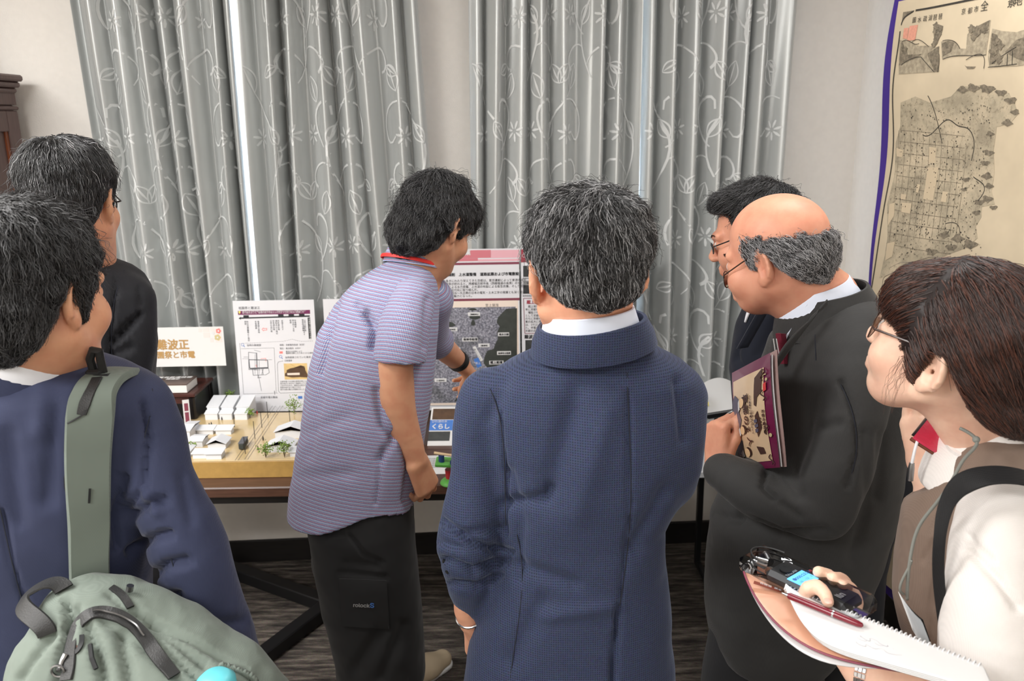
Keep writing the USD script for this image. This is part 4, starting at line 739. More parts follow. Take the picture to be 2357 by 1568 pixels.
obj('corner_ornament', mpoly([(2090, 28), (2117, 24), (2105, 31), (2096, 40), (2090, 52), (2088, 60)]), 'map_hatch', hm)
obj('city_area', mpoly([(2083, 236), (2118, 222), (2150, 236), (2200, 222), (2222, 200), (2268, 196), (2300, 208), (2334, 214), (2346, 240), (2352, 262), (2330, 285), (2300, 292), (2290, 345), (2290, 400), (2284, 440), (2292, 470), (2262, 476), (2262, 500), (2250, 520), (2256, 548), (2226, 572), (2190, 585), (2160, 600), (2030, 640), (2042, 590), (2048, 545), (2044, 470), (2060, 400), (2064, 330), (2078, 290)]), 'map_print', hm)
for k, q in enumerate((((2086, 92), (2112, 96), (2130, 106), (2150, 105), (2172, 108), (2177, 106), (2176, 165), (2083, 171)), ((2182, 96), (2200, 93), (2214, 95), (2227, 112), (2240, 112), (2242, 80), (2250, 70), (2258, 64), (2296, 46), (2292, 84), (2286, 126), (2240, 128), (2205, 130), (2184, 135)), ((2300, 66), (2325, 72), (2357, 74), (2400, 60), (2400, 146), (2357, 152), (2292, 154), (2290, 128)))): obj('landscape_print', mpoly(q, .0040), 'map_mid', hm)
multi('landscape_shade', ([mpoly(q, .0046) for q in (((2089, 100), (2092, 96), (2104, 120), (2105, 126), (2140, 124), (2120, 135), (2085, 150)), ((2165, 55), (2175, 56), (2186, 60), (2184, 74), (2178, 88), (2174, 100), (2168, 106), (2160, 106), (2166, 90), (2164, 72)), ((2150, 124), (2178, 106), (2176, 165), (2166, 164)), ((2248, 56), (2262, 62), (2294, 46), (2290, 76), (2270, 76), (2250, 74)), ((2300, 76), (2312, 80), (2318, 110), (2306, 146), (2294, 148)), ((2330, 120), (2356, 92), (2390, 80), (2390, 145), (2358, 135)), ((2236, 150), (2240, 153), (2262, 153), (2256, 158), (2242, 158)), ((2184, 100), (2198, 94), (2212, 98), (2206, 118), (2186, 130)))]), 'map_hatch', hm)
multi('hill_hatching', ([mpoly([(x + r * math.cos(t) * (1 + .35 * math.sin(3 * t + k)), y + .6 * r * math.sin(t) * (1 + .3 * math.cos(4 * t + k))) for t in np.linspace(0, 6.2, 15)], .0046) for k, (x, y, r) in enumerate(((2228, 206, 12), (2252, 202, 14), (2284, 205, 16), (2316, 214, 12), (2338, 232, 13), (2346, 258, 10), (2326, 282, 12), (2284, 308, 9), (2278, 352, 11), (2270, 376, 10), (2226, 414, 9), (2222, 436, 7), (2274, 405, 12), (2278, 428, 10), (2274, 458, 12), (2256, 466, 10), (2290, 478, 8), (2252, 490, 9), (2180, 540, 12), (2210, 548, 14), (2238, 562, 16), (2150, 580, 13), (2196, 570, 12)))]), 'map_hatch', hm)
multi('blank_block', ([mpoly(q, .0047) for q in (((2137, 385), (2162, 386), (2150, 462), (2127, 458)), ((2079, 466), (2101, 468), (2098, 492), (2078, 488)), ((2112, 424), (2120, 425), (2115, 444), (2110, 442)), ((2142, 338), (2158, 340), (2154, 376), (2140, 374)), ((2172, 440), (2184, 442), (2180, 466), (2168, 464)), ((2076, 446), (2088, 448), (2086, 460), (2075, 458)), ((2066, 340), (2082, 346), (2078, 362), (2066, 360)), ((2050, 470), (2062, 466), (2062, 496), (2048, 520)), ((2048, 560), (2066, 556), (2060, 590), (2044, 600)))]), 'map_paper_edge', hm)
multi('river_line', (mline([(2147, 220), (2158, 250), (2166, 290), (2172, 330)], .0025), mline([(2128, 310), (2160, 298), (2192, 276), (2212, 290), (2232, 295), (2246, 330), (2236, 400), (2260, 420), (2246, 470)], .0025), mline([(2180, 515), (2212, 523), (2214, 548)], .002)), 'map_dark', hm)
gl = [mline([(2074 + 14 * k, 300 + 3 * k), (2064 + 14 * k, 420), (2052 + 14 * k, 560 - 2 * k)], .0012, n=24, lift=.0045) for k in range(12)] + [mline([(2078 - 3.2 * k, 300 + 26 * k), (2150 - 2 * k, 306 + 27 * k), (2226 - 3 * k, 314 + 27 * k)], .0012, n=24, lift=.0045) for k in range(11)]
multi('street_line', gl, 'map_hatch', hm)
rg = np.random.default_rng(9); marks = []
for _ in range(420):
    x, y = rg.uniform(2062, 2290), rg.uniform(235, 600)
    if x < 2085 - (y - 235) * .12 or (y > 320 and x > 2268): continue
    w, h_ = rg.uniform(.8, 2.4), rg.uniform(1.0, 3.4); marks.append(((x, y), (x + w, y - .3), (x + w - .2, y + h_), (x - .3, y + h_)))
def mq(q): uv = A([mp(*c) for c in q]); return HB.o + uv[:, :1] * HB.x + uv[:, 1:] * HB.d + (wav(uv[:, 0], uv[:, 1]) + .005)[:, None] * HB.z
V = np.vstack([mq(q) for q in marks]); n = np.arange(len(marks))[:, None] * 4; mm = trimesh.Trimesh(V, np.vstack([n + A([[0, 1, 2]]), n + A([[0, 2, 3]])]), process=False)
if (mm.face_normals @ HB.z).sum() < 0: mm.invert()
obj('map_lettering', mm, 'map_dark', hm, kind='stuff')
multi('view_line', [mline(q_, .0016, n=20, lift=.0052) for q_ in ([(2092, 96), (2104, 93), (2118, 100), (2132, 100)], [(2114, 98), (2122, 92), (2140, 96), (2154, 107)], [(2090, 150), (2112, 136), (2136, 131)], [(2136, 131), (2152, 150), (2166, 166)], [(2178, 124), (2178, 144), (2173, 166)], [(2186, 94), (2198, 92), (2214, 96), (2226, 112)], [(2186, 137), (2206, 130), (2240, 128), (2286, 126)], [(2240, 138), (2282, 134), (2280, 158)], [(2300, 146), (2340, 118), (2357, 108)], [(2290, 155), (2320, 152), (2357, 147)], [(2334, 150), (2336, 124)], [(2346, 148), (2348, 116)])], 'map_dark', hm)
multi('view_tree', [mpoly([(x + r * math.cos(t) * (1 + .4 * math.sin(5 * t + x)), y + 1.2 * r * math.sin(t) * (1 + .3 * math.cos(4 * t))) for t in np.linspace(0, 6.2, 17)], .0054) for x, y, r in ((2170, 60, 7), (2180, 66, 5), (2168, 72, 5), (2176, 80, 6), (2170, 92, 5), (2166, 102, 5), (2094, 112, 4), (2101, 112, 4), (2252, 66, 7), (2266, 72, 9), (2282, 66, 8), (2258, 84, 7), (2308, 92, 9), (2304, 118, 9), (2320, 104, 8), (2316, 134, 9))], 'map_hatch', hm)
multi('seal', (mpoly([(2095, 65), (2106, 64), (2103, 90), (2093, 88)], .0045), mpoly([(2108, 60), (2127, 57), (2122, 92), (2103, 94)], .0045)), 'seal_red', hm)
obj('map_title', join(*[text(ch, .016, HB.at(*mp(x, y), wav(*map(A, mp(x, y))) + .004), HB.x, -HB.d) for ch, x, y in zip('圖水疏湖琶琶京都市', (2113, 2125, 2138, 2150, 2161, 2173, 2226, 2241, 2255), (52, 51, 49, 47, 46, 44, 33, 31, 28))], *[text(ch, .026, HB.at(*mp(x, y), wav(*map(A, mp(x, y))) + .004), HB.x, -HB.d) for ch, x, y in zip('全景地', (2270, 2332, 2347), (25, 16, 13))]), 'map_dark', hm)
rod_a, rod_b = HB.at(-.06, -.30), HB.at(.84, -.30); obj('hanging_rod', tube([rod_a, rod_b], .012, 12), 'black_wood', hm, smooth=40)
multi('hanging_cord', ([tube([HB.at(u, -.30), HB.at(u, -(2.7 - mo[2]))], .002, 6) for u in (.1, .66)]), 'cord_grey', hm)

# ------------------------------------------------------------------ people: a helper per body region
def pose(az, pitch=0.0, tilt=0.0):                        # head frame: columns right, forward, up; az clockwise from +y
    a, p, t = map(math.radians, (az, pitch, tilt)); f = A([math.sin(a) * math.cos(p), math.cos(a) * math.cos(p), -math.sin(p)]); r = A([math.cos(a), -math.sin(a), 0]); u = np.cross(r, f)
    return np.stack([math.cos(t) * r - math.sin(t) * u, f, math.cos(t) * u + math.sin(t) * r], 1)
def rotx(d): c, s = math.cos(math.radians(d)), math.sin(math.radians(d)); return A([[1, 0, 0], [0, c, -s], [0, s, c]])
def rotz(d): c, s = math.cos(math.radians(d)), math.sin(math.radians(d)); return A([[c, -s, 0], [s, c, 0], [0, 0, 1]])
class Head:
    def __init__(s, px, py, Y, az, pitch=0, tilt=0, sc=1.0, jaw=1.0, wide=1.0, ear=0, fat=0.0, short=1.0):   # placed by its middle, or by the ear (-1 left, 1 right) that shows
        s.o, s.R, s.sc, s.jaw, s.wide, s.fat, s.short = P(px, py, Y), pose(az, pitch, tilt), sc, jaw, wide, fat, short
        if ear: s.o = s.o - s.R @ (A([ear * .079 * wide, -.014, .004]) * sc)
    def w(s, *q): return s.o + s.R @ (A(q, float) * s.sc)
    def loc(s, p): return (p - s.o) @ s.R / s.sc
    def prims(s):
        L, j, w = [], s.jaw, s.wide; a = lambda q: L.append(Local(q, s.o, s.R, s.sc))
        a(Ell((0, -.012, .045), (.074 * w, .096, .082), k=.02)); h = s.short; a(Ell((0, .035, -.02 * h), (.060 * w, .062, .085 * h), k=.03)); a(Cap((0, .072, -.088 * h), (0, .055, -.096 * h), .022 * j, .026 * j, k=.03))
        for x in (-1, 1):
            a(Cap((x * .052 * w, .0, -.045 * h), (x * .025, .06, -.085 * h), .022 * j, .020 * j, k=.03)); a(Ell((x * .043 * w, .064, -.024), (.026 + s.fat, .026 + s.fat, .028 + s.fat), k=.025))
            a(Cap((x * .012, .094, .028), (x * .045, .080, .030), .011, .010, k=.015))
        for x in (-1, 1): q = Ell((x * .032, .104, .008), (.018, .014, .012), k=.012); q.sub = True; a(q)
        for x in (-1, 1): a(Ell((x * .032, .084, .008), (.0145, .0125, .0125), k=.004)); a(Ell((x * .0125, .106, -.024), (.009, .011, .008), k=.008))
        a(Cap((0, .092, .014), (0, .113, -.019), .0080, .0105, k=.012)); a(Cap((-.019, .094, -.050), (.019, .094, -.050), .0075, k=.008)); a(Cap((-.016, .093, -.060), (.016, .093, -.060), .0085, k=.008))
        q = Cap((-.022, .105, -.0555), (.022, .105, -.0555), .0035, k=.005); q.sub = True; a(q)
        for x in (-1, 1):                                 # ears: a flared shell with a hollow, a rim and a lobe
            Re = rotz(x * 17) @ rotx(-8); E0 = A([x * .079 * w, -.014, .004])
            a(Ell((x * .079 * w, -.014, .004), (.0080, .0190, .032), Re, k=.005)); a(Ell((x * .077 * w, -.006, -.024), (.0065, .010, .012), Re, k=.006))
            q = Ell(E0 + Re @ A([x * .0078, .002, .001]), (.0090, .0125, .0225), Re, k=.002); q.sub = True; a(q)
            pts = [E0 + Re @ A([x * .0055, -.016 * math.cos(t), .002 + .029 * math.sin(t)]) for t in np.linspace(-.9, 3.0, 9)]
            for i in range(8): a(Cap(pts[i], pts[i + 1], .0034, k=.003))
            a(Cap(E0 + Re @ A([x * .001, -.004, .014]), E0 + Re @ A([x * .002, -.008, -.012]), .0032, k=.004)); q = Ell(E0 + Re @ A([x * .001, .005, -.005]), (.008, .0042, .0055), Re, k=.002); q.sub = True; a(q)
        return L
    def eyes(s, per):
        for x in (-1, 1):
            e = trimesh.creation.icosphere(3, .0122 * s.sc); e.apply_translation(s.w(x * .032, .0855, .008)); obj('eye', e, 'eye_white', per, smooth=True); ep = stage.GetPrimAtPath(f'{per.GetPath()}/eye' + ('' if x < 0 else '_001'))
            i = trimesh.creation.icosphere(2, .0058 * s.sc); i.apply_scale(1); i.apply_translation(s.w(x * .0325, .0925, .0075)); obj('iris', i, 'iris', ep, smooth=True)
        rg = np.random.default_rng(1); st = []
        for x in (-1, 1):
            for t in np.linspace(0, 1, 60): b = A([x * (.015 + .034 * t), .1035 - .016 * t ** 1.5, .028 + .007 * math.sin(t * 2.6)]); st.append([s.w(*(b + rg.normal(0, .0012, 3))), s.w(*(b + A([x * .006, -.0005, .0015]) + rg.normal(0, .001, 3)))])
        curves('eyebrow', A(st), .0011 * s.sc, 'hair_black', per)
    def glasses(s, per, mat='black_metal', r=.021, rz=.017, lens=True, y=.108, drop=0.0):
        parts = []
        for x in (-1, 1):
            ring = [s.w(x * .034 + r * math.cos(t), y - .010 * (abs(x * .034 + r * math.cos(t)) / .05) ** 2, .004 - drop + rz * math.sin(t)) for t in np.linspace(0, 6.28, 25)[:-1]]; parts.append(tube(ring, .0012, 6, True))
            parts.append(tube([s.w(x * (.034 + r), y - .013, .010 - drop), s.w(x * .068, y - .022, .012 - drop * .8), s.w(x * .080 * s.wide, .02, .024), s.w(x * .0815 * s.wide, -.008, .036), s.w(x * .080 * s.wide, -.030, .022)], .0015, 6))
        parts.append(tube([s.w(-.014, y, .007 - drop), s.w(0, y + .004, .010 - drop), s.w(.014, y, .007 - drop)], .0012, 6))
        g = obj('glasses', join(*parts), mat, per, smooth=40)
        if lens:
            for x in (-1, 1):
                obj('lens', loft([[s.w(x * .034 + f * r * math.cos(t), y - .010 * (abs(x * .034 + f * r * math.cos(t)) / .05) ** 2 + d, .004 - drop + f * rz * math.sin(t)) for t in np.linspace(0, 6.28, 21)[:-1]] for f, d in ((.97, -.0006), (.97, .0006))]), 'clear_plastic', g)
    def hair(s, per, line, mats, cap, n, length, seed, thick=(.012, .008), whorl=(0, -.06, .12), part=None, lift=.004, droop=.35, noise=.35, width=.0009, extra=(), bald=None, h=.004, swirl=0.0, lumpy=.004):
        # line: azimuth from the face (degrees) -> height of the lower edge of the hair
        ax, az_ = A([q[0] for q in line], float), A([q[1] for q in line], float); w = s.wide
        base = [Local(Ell((0, -.012, .045), (.074 * w + thick[1], .096 + thick[1], .082 + thick[0]), k=.02), s.o, s.R, s.sc), Local(Ell((0, -.03, -.005), (.064 * w + thick[1], .072 + thick[1], .07), k=.03), s.o, s.R, s.sc)] + [Local(q, s.o, s.R, s.sc) for q in extra]
        def cut(p, d):
            q = s.loc(p); a = np.degrees(np.abs(np.arctan2(q[:, 0], q[:, 1] + .012))); e = np.interp(a, ax, az_) - q[:, 2]
            d = d + lumpy * s.sc * 2 * (meshkit.fbm(q / .022, 2, seed) - .5)
            d = np.maximum(d, e * s.sc)
            if bald is not None: d = np.maximum(d, bald(q) * s.sc)
            return d
        m = solid(base, h, cut); obj('hair', m, cap, per, smooth=True); hp = stage.GetPrimAtPath(f'{per.GetPath()}/hair')
        rg = np.random.default_rng(seed); v, N = m.vertices, m.vertex_normals; hd = s.loc(v); k = np.nonzero(np.linalg.norm(hd * A([1, .8, 1]) - A([0, -.01, .02]), axis=1) > .06)[0]
        idx = rg.choice(k, n); p = v[idx] + rg.normal(0, .002, (n, 3)); tree = cKDTree(v); wh = s.w(*whorl); L = length * rg.uniform(.6, 1.25, n) * s.sc
        clump = (meshkit.noise(s.loc(v[idx]) / .012, seed)[:, None] - .5); fly = np.where((rg.uniform(0, 1, (n, 1)) < .05) & (s.loc(p)[:, 2:] > .045), 2.6, 1.0); seg = 7; out = [p]; cur = p.copy(); ph = rg.uniform(0, 6.28, n)
        for i in range(seg - 1):
            _, j = tree.query(cur); nn = N[j]
            d = cur - wh if part is None else part(s, cur, wh)
            d = d / (np.linalg.norm(d, axis=1, keepdims=True) + .02) - droop * s.R[:, 2]
            if swirl: d = d + swirl * np.cross(nn, d)
            d = d + noise * (clump * A([1, -1, .6]) + rg.normal(0, .25, (n, 3))) + noise * .5 * np.sin(ph + i * 1.1)[:, None] * s.R[:, 0]
            d -= (d * nn).sum(1, keepdims=True) * nn; d /= np.linalg.norm(d, axis=1, keepdims=True) + 1e-9
            cur = cur + d * (L / seg)[:, None]; _, j = tree.query(cur); off = ((cur - v[j]) * N[j]).sum(1, keepdims=True)
            cur = cur + N[j] * ((lift * s.sc * (.3 + .7 * i / seg) * rg.uniform(.3, 1.6, (n, 1)) * fly) - off) * .8; out.append(cur.copy())
        S = np.stack(out, 1); u = rg.uniform(0, 1, n); a0 = 0.0
        for mat, share in mats: curves('hair_strands', S[(u >= a0) & (u < a0 + share)], width, mat, hp, kind='stuff'); a0 += share
        return m
FING = (((.027, .088), (.043, .026, .021), .0092), ((.009, .092), (.047, .029, .022), .0094), ((-.010, .088), (.044, .027, .022), .0090), ((-.028, .079), (.034, .021, .019), .0080))
def hand(w, d, back, ths=1, curl=((20, 30, 20),) * 4, thumb=((.7, .6, -.35), (.35, .85, -.35), (.2, .9, -.4)), sc=1.0, spread=3.0):
    y = unit(d); z = unit(A(back, float) - (A(back, float) @ y) * y); x = np.cross(y, z); R = np.stack([x, y, z], 1); L = []
    W = lambda q: A(w, float) + R @ (A(q, float) * sc)
    a = lambda p, q, r0, r1, k: L.append(Cap(W(p), W(q), r0 * sc, r1 * sc, k * sc))
    for (bx, by), ln, r in FING: a((ths * bx * .65, 0, 0), (ths * bx, by * .96, 0), .0155, .0125, .012)
    for f, ((bx, by), ln, r) in enumerate(FING):
        p = A([ths * bx, by, 0.0]); ang = 0.0; sp = math.radians(spread * (1.5 - f)) * ths
        for i in range(3):
            ang += math.radians(curl[f][i]); q = p + ln[i] * A([math.sin(sp) * math.cos(ang), math.cos(sp) * math.cos(ang), -math.sin(ang)])
            a(p, q, r * (1 - .08 * i), r * (.92 - .09 * i), .0035); p = q
    p = A([ths * .024, .022, -.008])
    a((ths * .012, .004, -.002), p, .015, .0145, .012)
    for t, l, r in zip(thumb, (.040, .032, .026), (.0135, .0108, .0100)):
        q = p + l * unit(A(t) * A([ths, 1, 1])); a(p, q, r, r * .88, .006); p = q
    return L
class Off:
    def __init__(s, q, d): s.q, s.d, s.c, s.r, s.k, s.sub = q, d, q.c, q.r, q.k, q.sub
    def __call__(s, p): return s.q(p) + s.d
def pts(*rows): return [P(*r[:3]) for r in rows], [r[3] for r in rows]
def band(c0, c1, r0, r1, t=.003, n=44, flare=0.0, open_deg=0, xdir=None, dip=0.0):   # a collar: bottom and top centres with (rx, ry)
    c0, c1 = A(c0, float), A(c1, float); ax = unit(c1 - c0); x = A([1.0, 0, 0]) if xdir is None else A(xdir, float); x = unit(x - (x @ ax) * ax); y = np.cross(ax, x); R = []
    for a in np.linspace(0, 2 * np.pi, n + 1)[:-1]:
        e = lambda c, r, o: c + x * (r[0] + o) * math.cos(a) + y * (r[1] + o) * math.sin(a) - ax * dip * (.5 + .5 * math.sin(a))
        R.append([e(c0, r0, 0), e(c0 * .5 + c1 * .5, ((r0[0] + r1[0]) / 2, (r0[1] + r1[1]) / 2), t * .6), e(c1, r1, 0), e(c1, r1, -t), e(c0, r0, -t)])
    return loft(R, closed_path=True)
def surf(mesh, px):                                       # points and normals of the side of a mesh that the photo shows
    v, N = mesh.vertices, mesh.vertex_normals; f = np.nonzero((N * (v - A([0, 0, CZ]))).sum(1) < 0)[0]; q = proj(v[f]); tree = cKDTree(q); out, nn = [], []
    for p in px:
        d, j = tree.query(p, k=14); j = j[d < d[0] + 14]; j = f[j]; y = v[j, 1]; j = j[y < y.min() + .03]; Y = v[j, 1].mean(); out.append(P(*p, Y)); nn.append(unit(N[j].mean(0)))
    return A(out), A(nn)
def strip(mesh, px, width, thick, lift=.001, n=40):
    px = A(px, float); m = max(len(px), int(np.linalg.norm(np.diff(px, axis=0), axis=1).sum() / 14) + 1)
    if np.ndim(width): width = np.interp(np.linspace(0, 1, m), np.linspace(0, 1, len(width)), width)
    px = spline(px, m); n = max(n, 2 * m); p, N = surf(mesh, px); p = p.copy(); p[1:-1] = (p[:-2] + p[1:-1] * 2 + p[2:]) / 4; return ribbon(p + N * lift, width, thick, N, n)
def pants(per, hip, half, ankles, mat, shoes='shoe_black', r0=.098, r1=.062, az=0.0, waist=1.0, top=None, rings=None):
    hip = A(hip, float); a = math.radians(az); rt = A([math.cos(a), -math.sin(a), 0]); fw = A([math.sin(a), math.cos(a), 0]); pr = [Ell(hip + A([0, 0, .04]), (half, .12, .12), np.stack([rt, fw, A([0, 0, 1.0])], 1), k=.04)]
    if top is not None: pr.append(Cap(hip, top, .12, .11, k=.05))
    if rings is not None: pr.append(rings)
    for s, an in zip((-1, 1), ankles):
        h = hip + rt * s * half * .52 - A([0, 0, .04]); an = A(an, float); kn = (h + an) / 2 + fw * .02; pr += chain([h, kn, an + A([0, 0, .05]), an + A([0, 0, -.02])], [r0, (r0 + r1) / 2, r1, r1 * 1.03], k=.03)
    m = solid(pr, .009, lambda p, d: np.maximum(d, .045 - p[:, 2]), disp=lumps(.004, .10, 3, (1, 1, .4))); obj('trousers', m, mat, per, smooth=True)
    for an in ankles:
        an = A(an, float); t = solid([Cap(A([an[0], an[1], .038]) - fw * .05, A([an[0], an[1], .034]) + fw * .09, .036, .032, k=.03), Cap(A([an[0], an[1], .03]) + fw * .09, A([an[0], an[1], .026]) + fw * .16, .034, .026, k=.03), Cap(A([an[0], an[1], .04]) - fw * .03, A([an[0], an[1], .09]), .036, .036, k=.02)], .006, lambda p, d: np.maximum(d, .001 - p[:, 2])); obj('shoe', t, shoes, per, smooth=40)
def seam(per, mesh, lines, mat='seam', w=.0016):
    multi('seam', ([strip(mesh, l, w, .0012, .0002, 30) for l in lines]), mat, per)
def person(label, px, py, z=0, at=None): 
    q = P(px, py, at); return thing('person', label, 'person', (q[0], q[1], 0))
MENLINE = ((0, .078), (35, .074), (52, .055), (62, .03), (72, -.002), (80, .012), (88, .036), (100, .034), (112, .004), (125, -.035), (150, -.062), (180, -.070))
HB_ = .0035                                               # voxel of skin
def body(per, prims, mat, h=HB_, extra_disp=None): 
    m = solid(prims, h, disp=extra_disp); e = np.vstack([m.faces[:, :2], m.faces[:, 1:]]); lab = trimesh.graph.connected_component_labels(e, len(m.vertices)); m.update_faces(np.bincount(lab)[lab][m.faces[:, 0]] > 400); m.remove_unreferenced_vertices(); obj('body', m, mat, per, smooth=True); return m

# ---- man in the blue textured jacket, in the middle
def man_blue():
    p4 = person('person with thick greying hair in a navy textured jacket, seen from behind at centre', 1345, 1200, at=1.27)
    H = Head(1347, 640, 1.21, -9, 2, 0, .98)
    rows = [(792, 1262, 1482, 1.268, .066), (806, 1225, 1518, 1.268, .080), (832, 1168, 1568, 1.27, .093), (866, 1126, 1596, 1.27, .105), (930, 1112, 1603, 1.27, .114), (1000, 1120, 1600, 1.27, .12), (1100, 1140, 1575, 1.27, .12), (1200, 1150, 1528, 1.27, .115), (1300, 1135, 1530, 1.27, .115), (1400, 1102, 1541, 1.27, .12), (1500, 1076, 1549, 1.27, .124), (1600, 1060, 1554, 1.27, .125), (1650, 1056, 1556, 1.27, .125)]
    T = Rings(rows, k=.035, n=2.3)
    la, lr = pts((1128, 915, 1.27, .048), (1103, 1000, 1.265, .046), (1096, 1090, 1.255, .044), (1085, 1190, 1.24, .048), (1072, 1250, 1.23, .049), (1076, 1310, 1.24, .042), (1090, 1375, 1.27, .034))
    ra, rr = pts((1556, 915, 1.27, .050), (1552, 1000, 1.25, .049), (1546, 1060, 1.255, .050), (1490, 1130, 1.38, .042), (1420, 1120, 1.50, .038))
    nb = P(1358, 800, 1.262); lw, lh = P(1074, 1400, 1.262), P(1102, 1452, 1.29)
    body(p4, H.prims() + [Cap(H.w(0, -.015, -.03), nb, .052, .052, k=.02), Cap(H.w(0, .0, -.05), nb + A([0, .02, 0]), .046, .054, k=.02)] + [Off(T, .055)] + chain([nb - A([0, 0, .09]), ra[0]], [.05, .035]) + chain([nb - A([0, 0, .09]), la[0]], [.05, .035]) + chain(la[:-1] + [lw, lh], [.032, .03, .028, .028, .028, .025, .022, .022]) + chain(ra, [.032, .03, .03, .026, .022]) + hand(lh, P(1110, 1560, 1.34) - lh, (-.7, -.7, .1), 1, ((30, 30, 20),) * 4) + hand(ra[-1], A([-.8, .4, -.1]), (0, -1, .3), 1), 'skin_warm')
    H.eyes(p4)
    H.hair(p4, ((0, .078), (50, .06), (66, .03), (80, .03), (95, .036), (110, .020), (128, -.002), (150, -.020), (180, -.030)), (('hair_black', .58), ('hair_mid', .24), ('hair_silver', .18)), 'hair_cap', 9000, .055, 4, (.012, .006), whorl=(.025, -.055, .125), lift=.007, noise=.55, width=.00085, swirl=.3, lumpy=.007, extra=[Ell((x * .036, -.03, .072), (.050, .072, .056), k=.03) for x in (-1, 1)])
    cr = creases([([(1165, 870), (1130, 960)], .003, 16), ([(1160, 1160), (1250, 1150), (1265, 1130)], .006, 12), ([(1010, 1195), (1090, 1250), (1170, 1272)], .007, 9), ([(1015, 1290), (1090, 1318), (1160, 1290)], .007, 9), ([(1030, 1345), (1100, 1352), (1150, 1325)], .005, 8), ([(1000, 1245), (1060, 1262)], .003, 8), ([(1060, 1230), (1150, 1215)], .004, 10), ([(1180, 1300), (1320, 1345)], .004, 16), ([(1250, 1420), (1420, 1395)], -.003, 16), ([(1170, 1090), (1200, 1200), (1190, 1330)], .004, 14), ([(1260, 1150), (1330, 900)], .004, 30), ([(1330, 1180), (1400, 960)], -.003, 30), ([(1560, 880), (1575, 1010)], .004, 12), ([(1530, 1130), (1460, 1260)], .004, 18), ([(1250, 1390), (1180, 1520)], .004, 24), ([(1445, 900), (1450, 1200), (1425, 1395)], .0025, 5), ([(1425, 1395), (1410, 1568), (1405, 1640)], .007, 5), ([(1150, 950), (1160, 1100), (1165, 1230)], .004, 5)])
    J = solid([T] + chain(la, lr, k=.02) + chain(ra, rr, k=.025), .006, disp=[cr, lumps(.004, .09, 5)])
    obj('jacket', J, 'seersucker', p4, smooth=True)
    jp = stage.GetPrimAtPath(f'{p4.GetPath()}/jacket')
    multi('seam', ([strip(J, l, .0015, .001, .0003, 36) for l in ([(1443, 835), (1449, 1000), (1452, 1150), (1440, 1300), (1426, 1395)], [(1128, 895), (1150, 960), (1160, 1040), (1163, 1130), (1165, 1210)], [(1190, 1230), (1202, 1310), (1195, 1420), (1175, 1560)])]), 'seam', jp)
    sb = H.R[:, 0]; n0, n1 = P(1358, 752, 1.228), P(1354, 676, 1.208)
    obj('shirt_collar', band(n0, n1, (.079, .078), (.068, .071), .003, xdir=(1, .05, 0), dip=.06), 'shirt_blue_white', p4, smooth=40)
    obj('jacket_collar', band(P(1363, 758, 1.240), P(1359, 696, 1.222), (.100, .097), (.084, .085), .005, xdir=(1, .05, 0), dip=.07), 'seersucker', jp, smooth=50)
    wp = lw * .6 + la[-1] * .1 + lh * .3; ax = unit(lh - lw); x = unit(np.cross(ax, (0, 1, 0))); y = np.cross(ax, x)
    obj('wristband', tube([wp + .027 * (x * math.cos(t) + y * math.sin(t)) for t in np.linspace(0, 6.28, 25)[:-1]], .0022, 6, True), 'steel', p4, smooth=40)
    b0 = P(1013, 1300, 1.2)
    for k in range(3): q, N = surf(J, [(1022 + 4 * k, 1292 + 12 * k)]); bt = tube([q[0], q[0] + N[0] * .002], .0034, 14); obj('cuff_button', bt, 'rubber', jp, smooth=40)
    hip = P(1310, 1568, 1.28); pants(p4, (hip[0], hip[1], .86), .16, ((hip[0] - .12, 1.30, .08), (hip[0] + .12, 1.27, .08)), 'trouser_dark', az=-15)
man_blue()

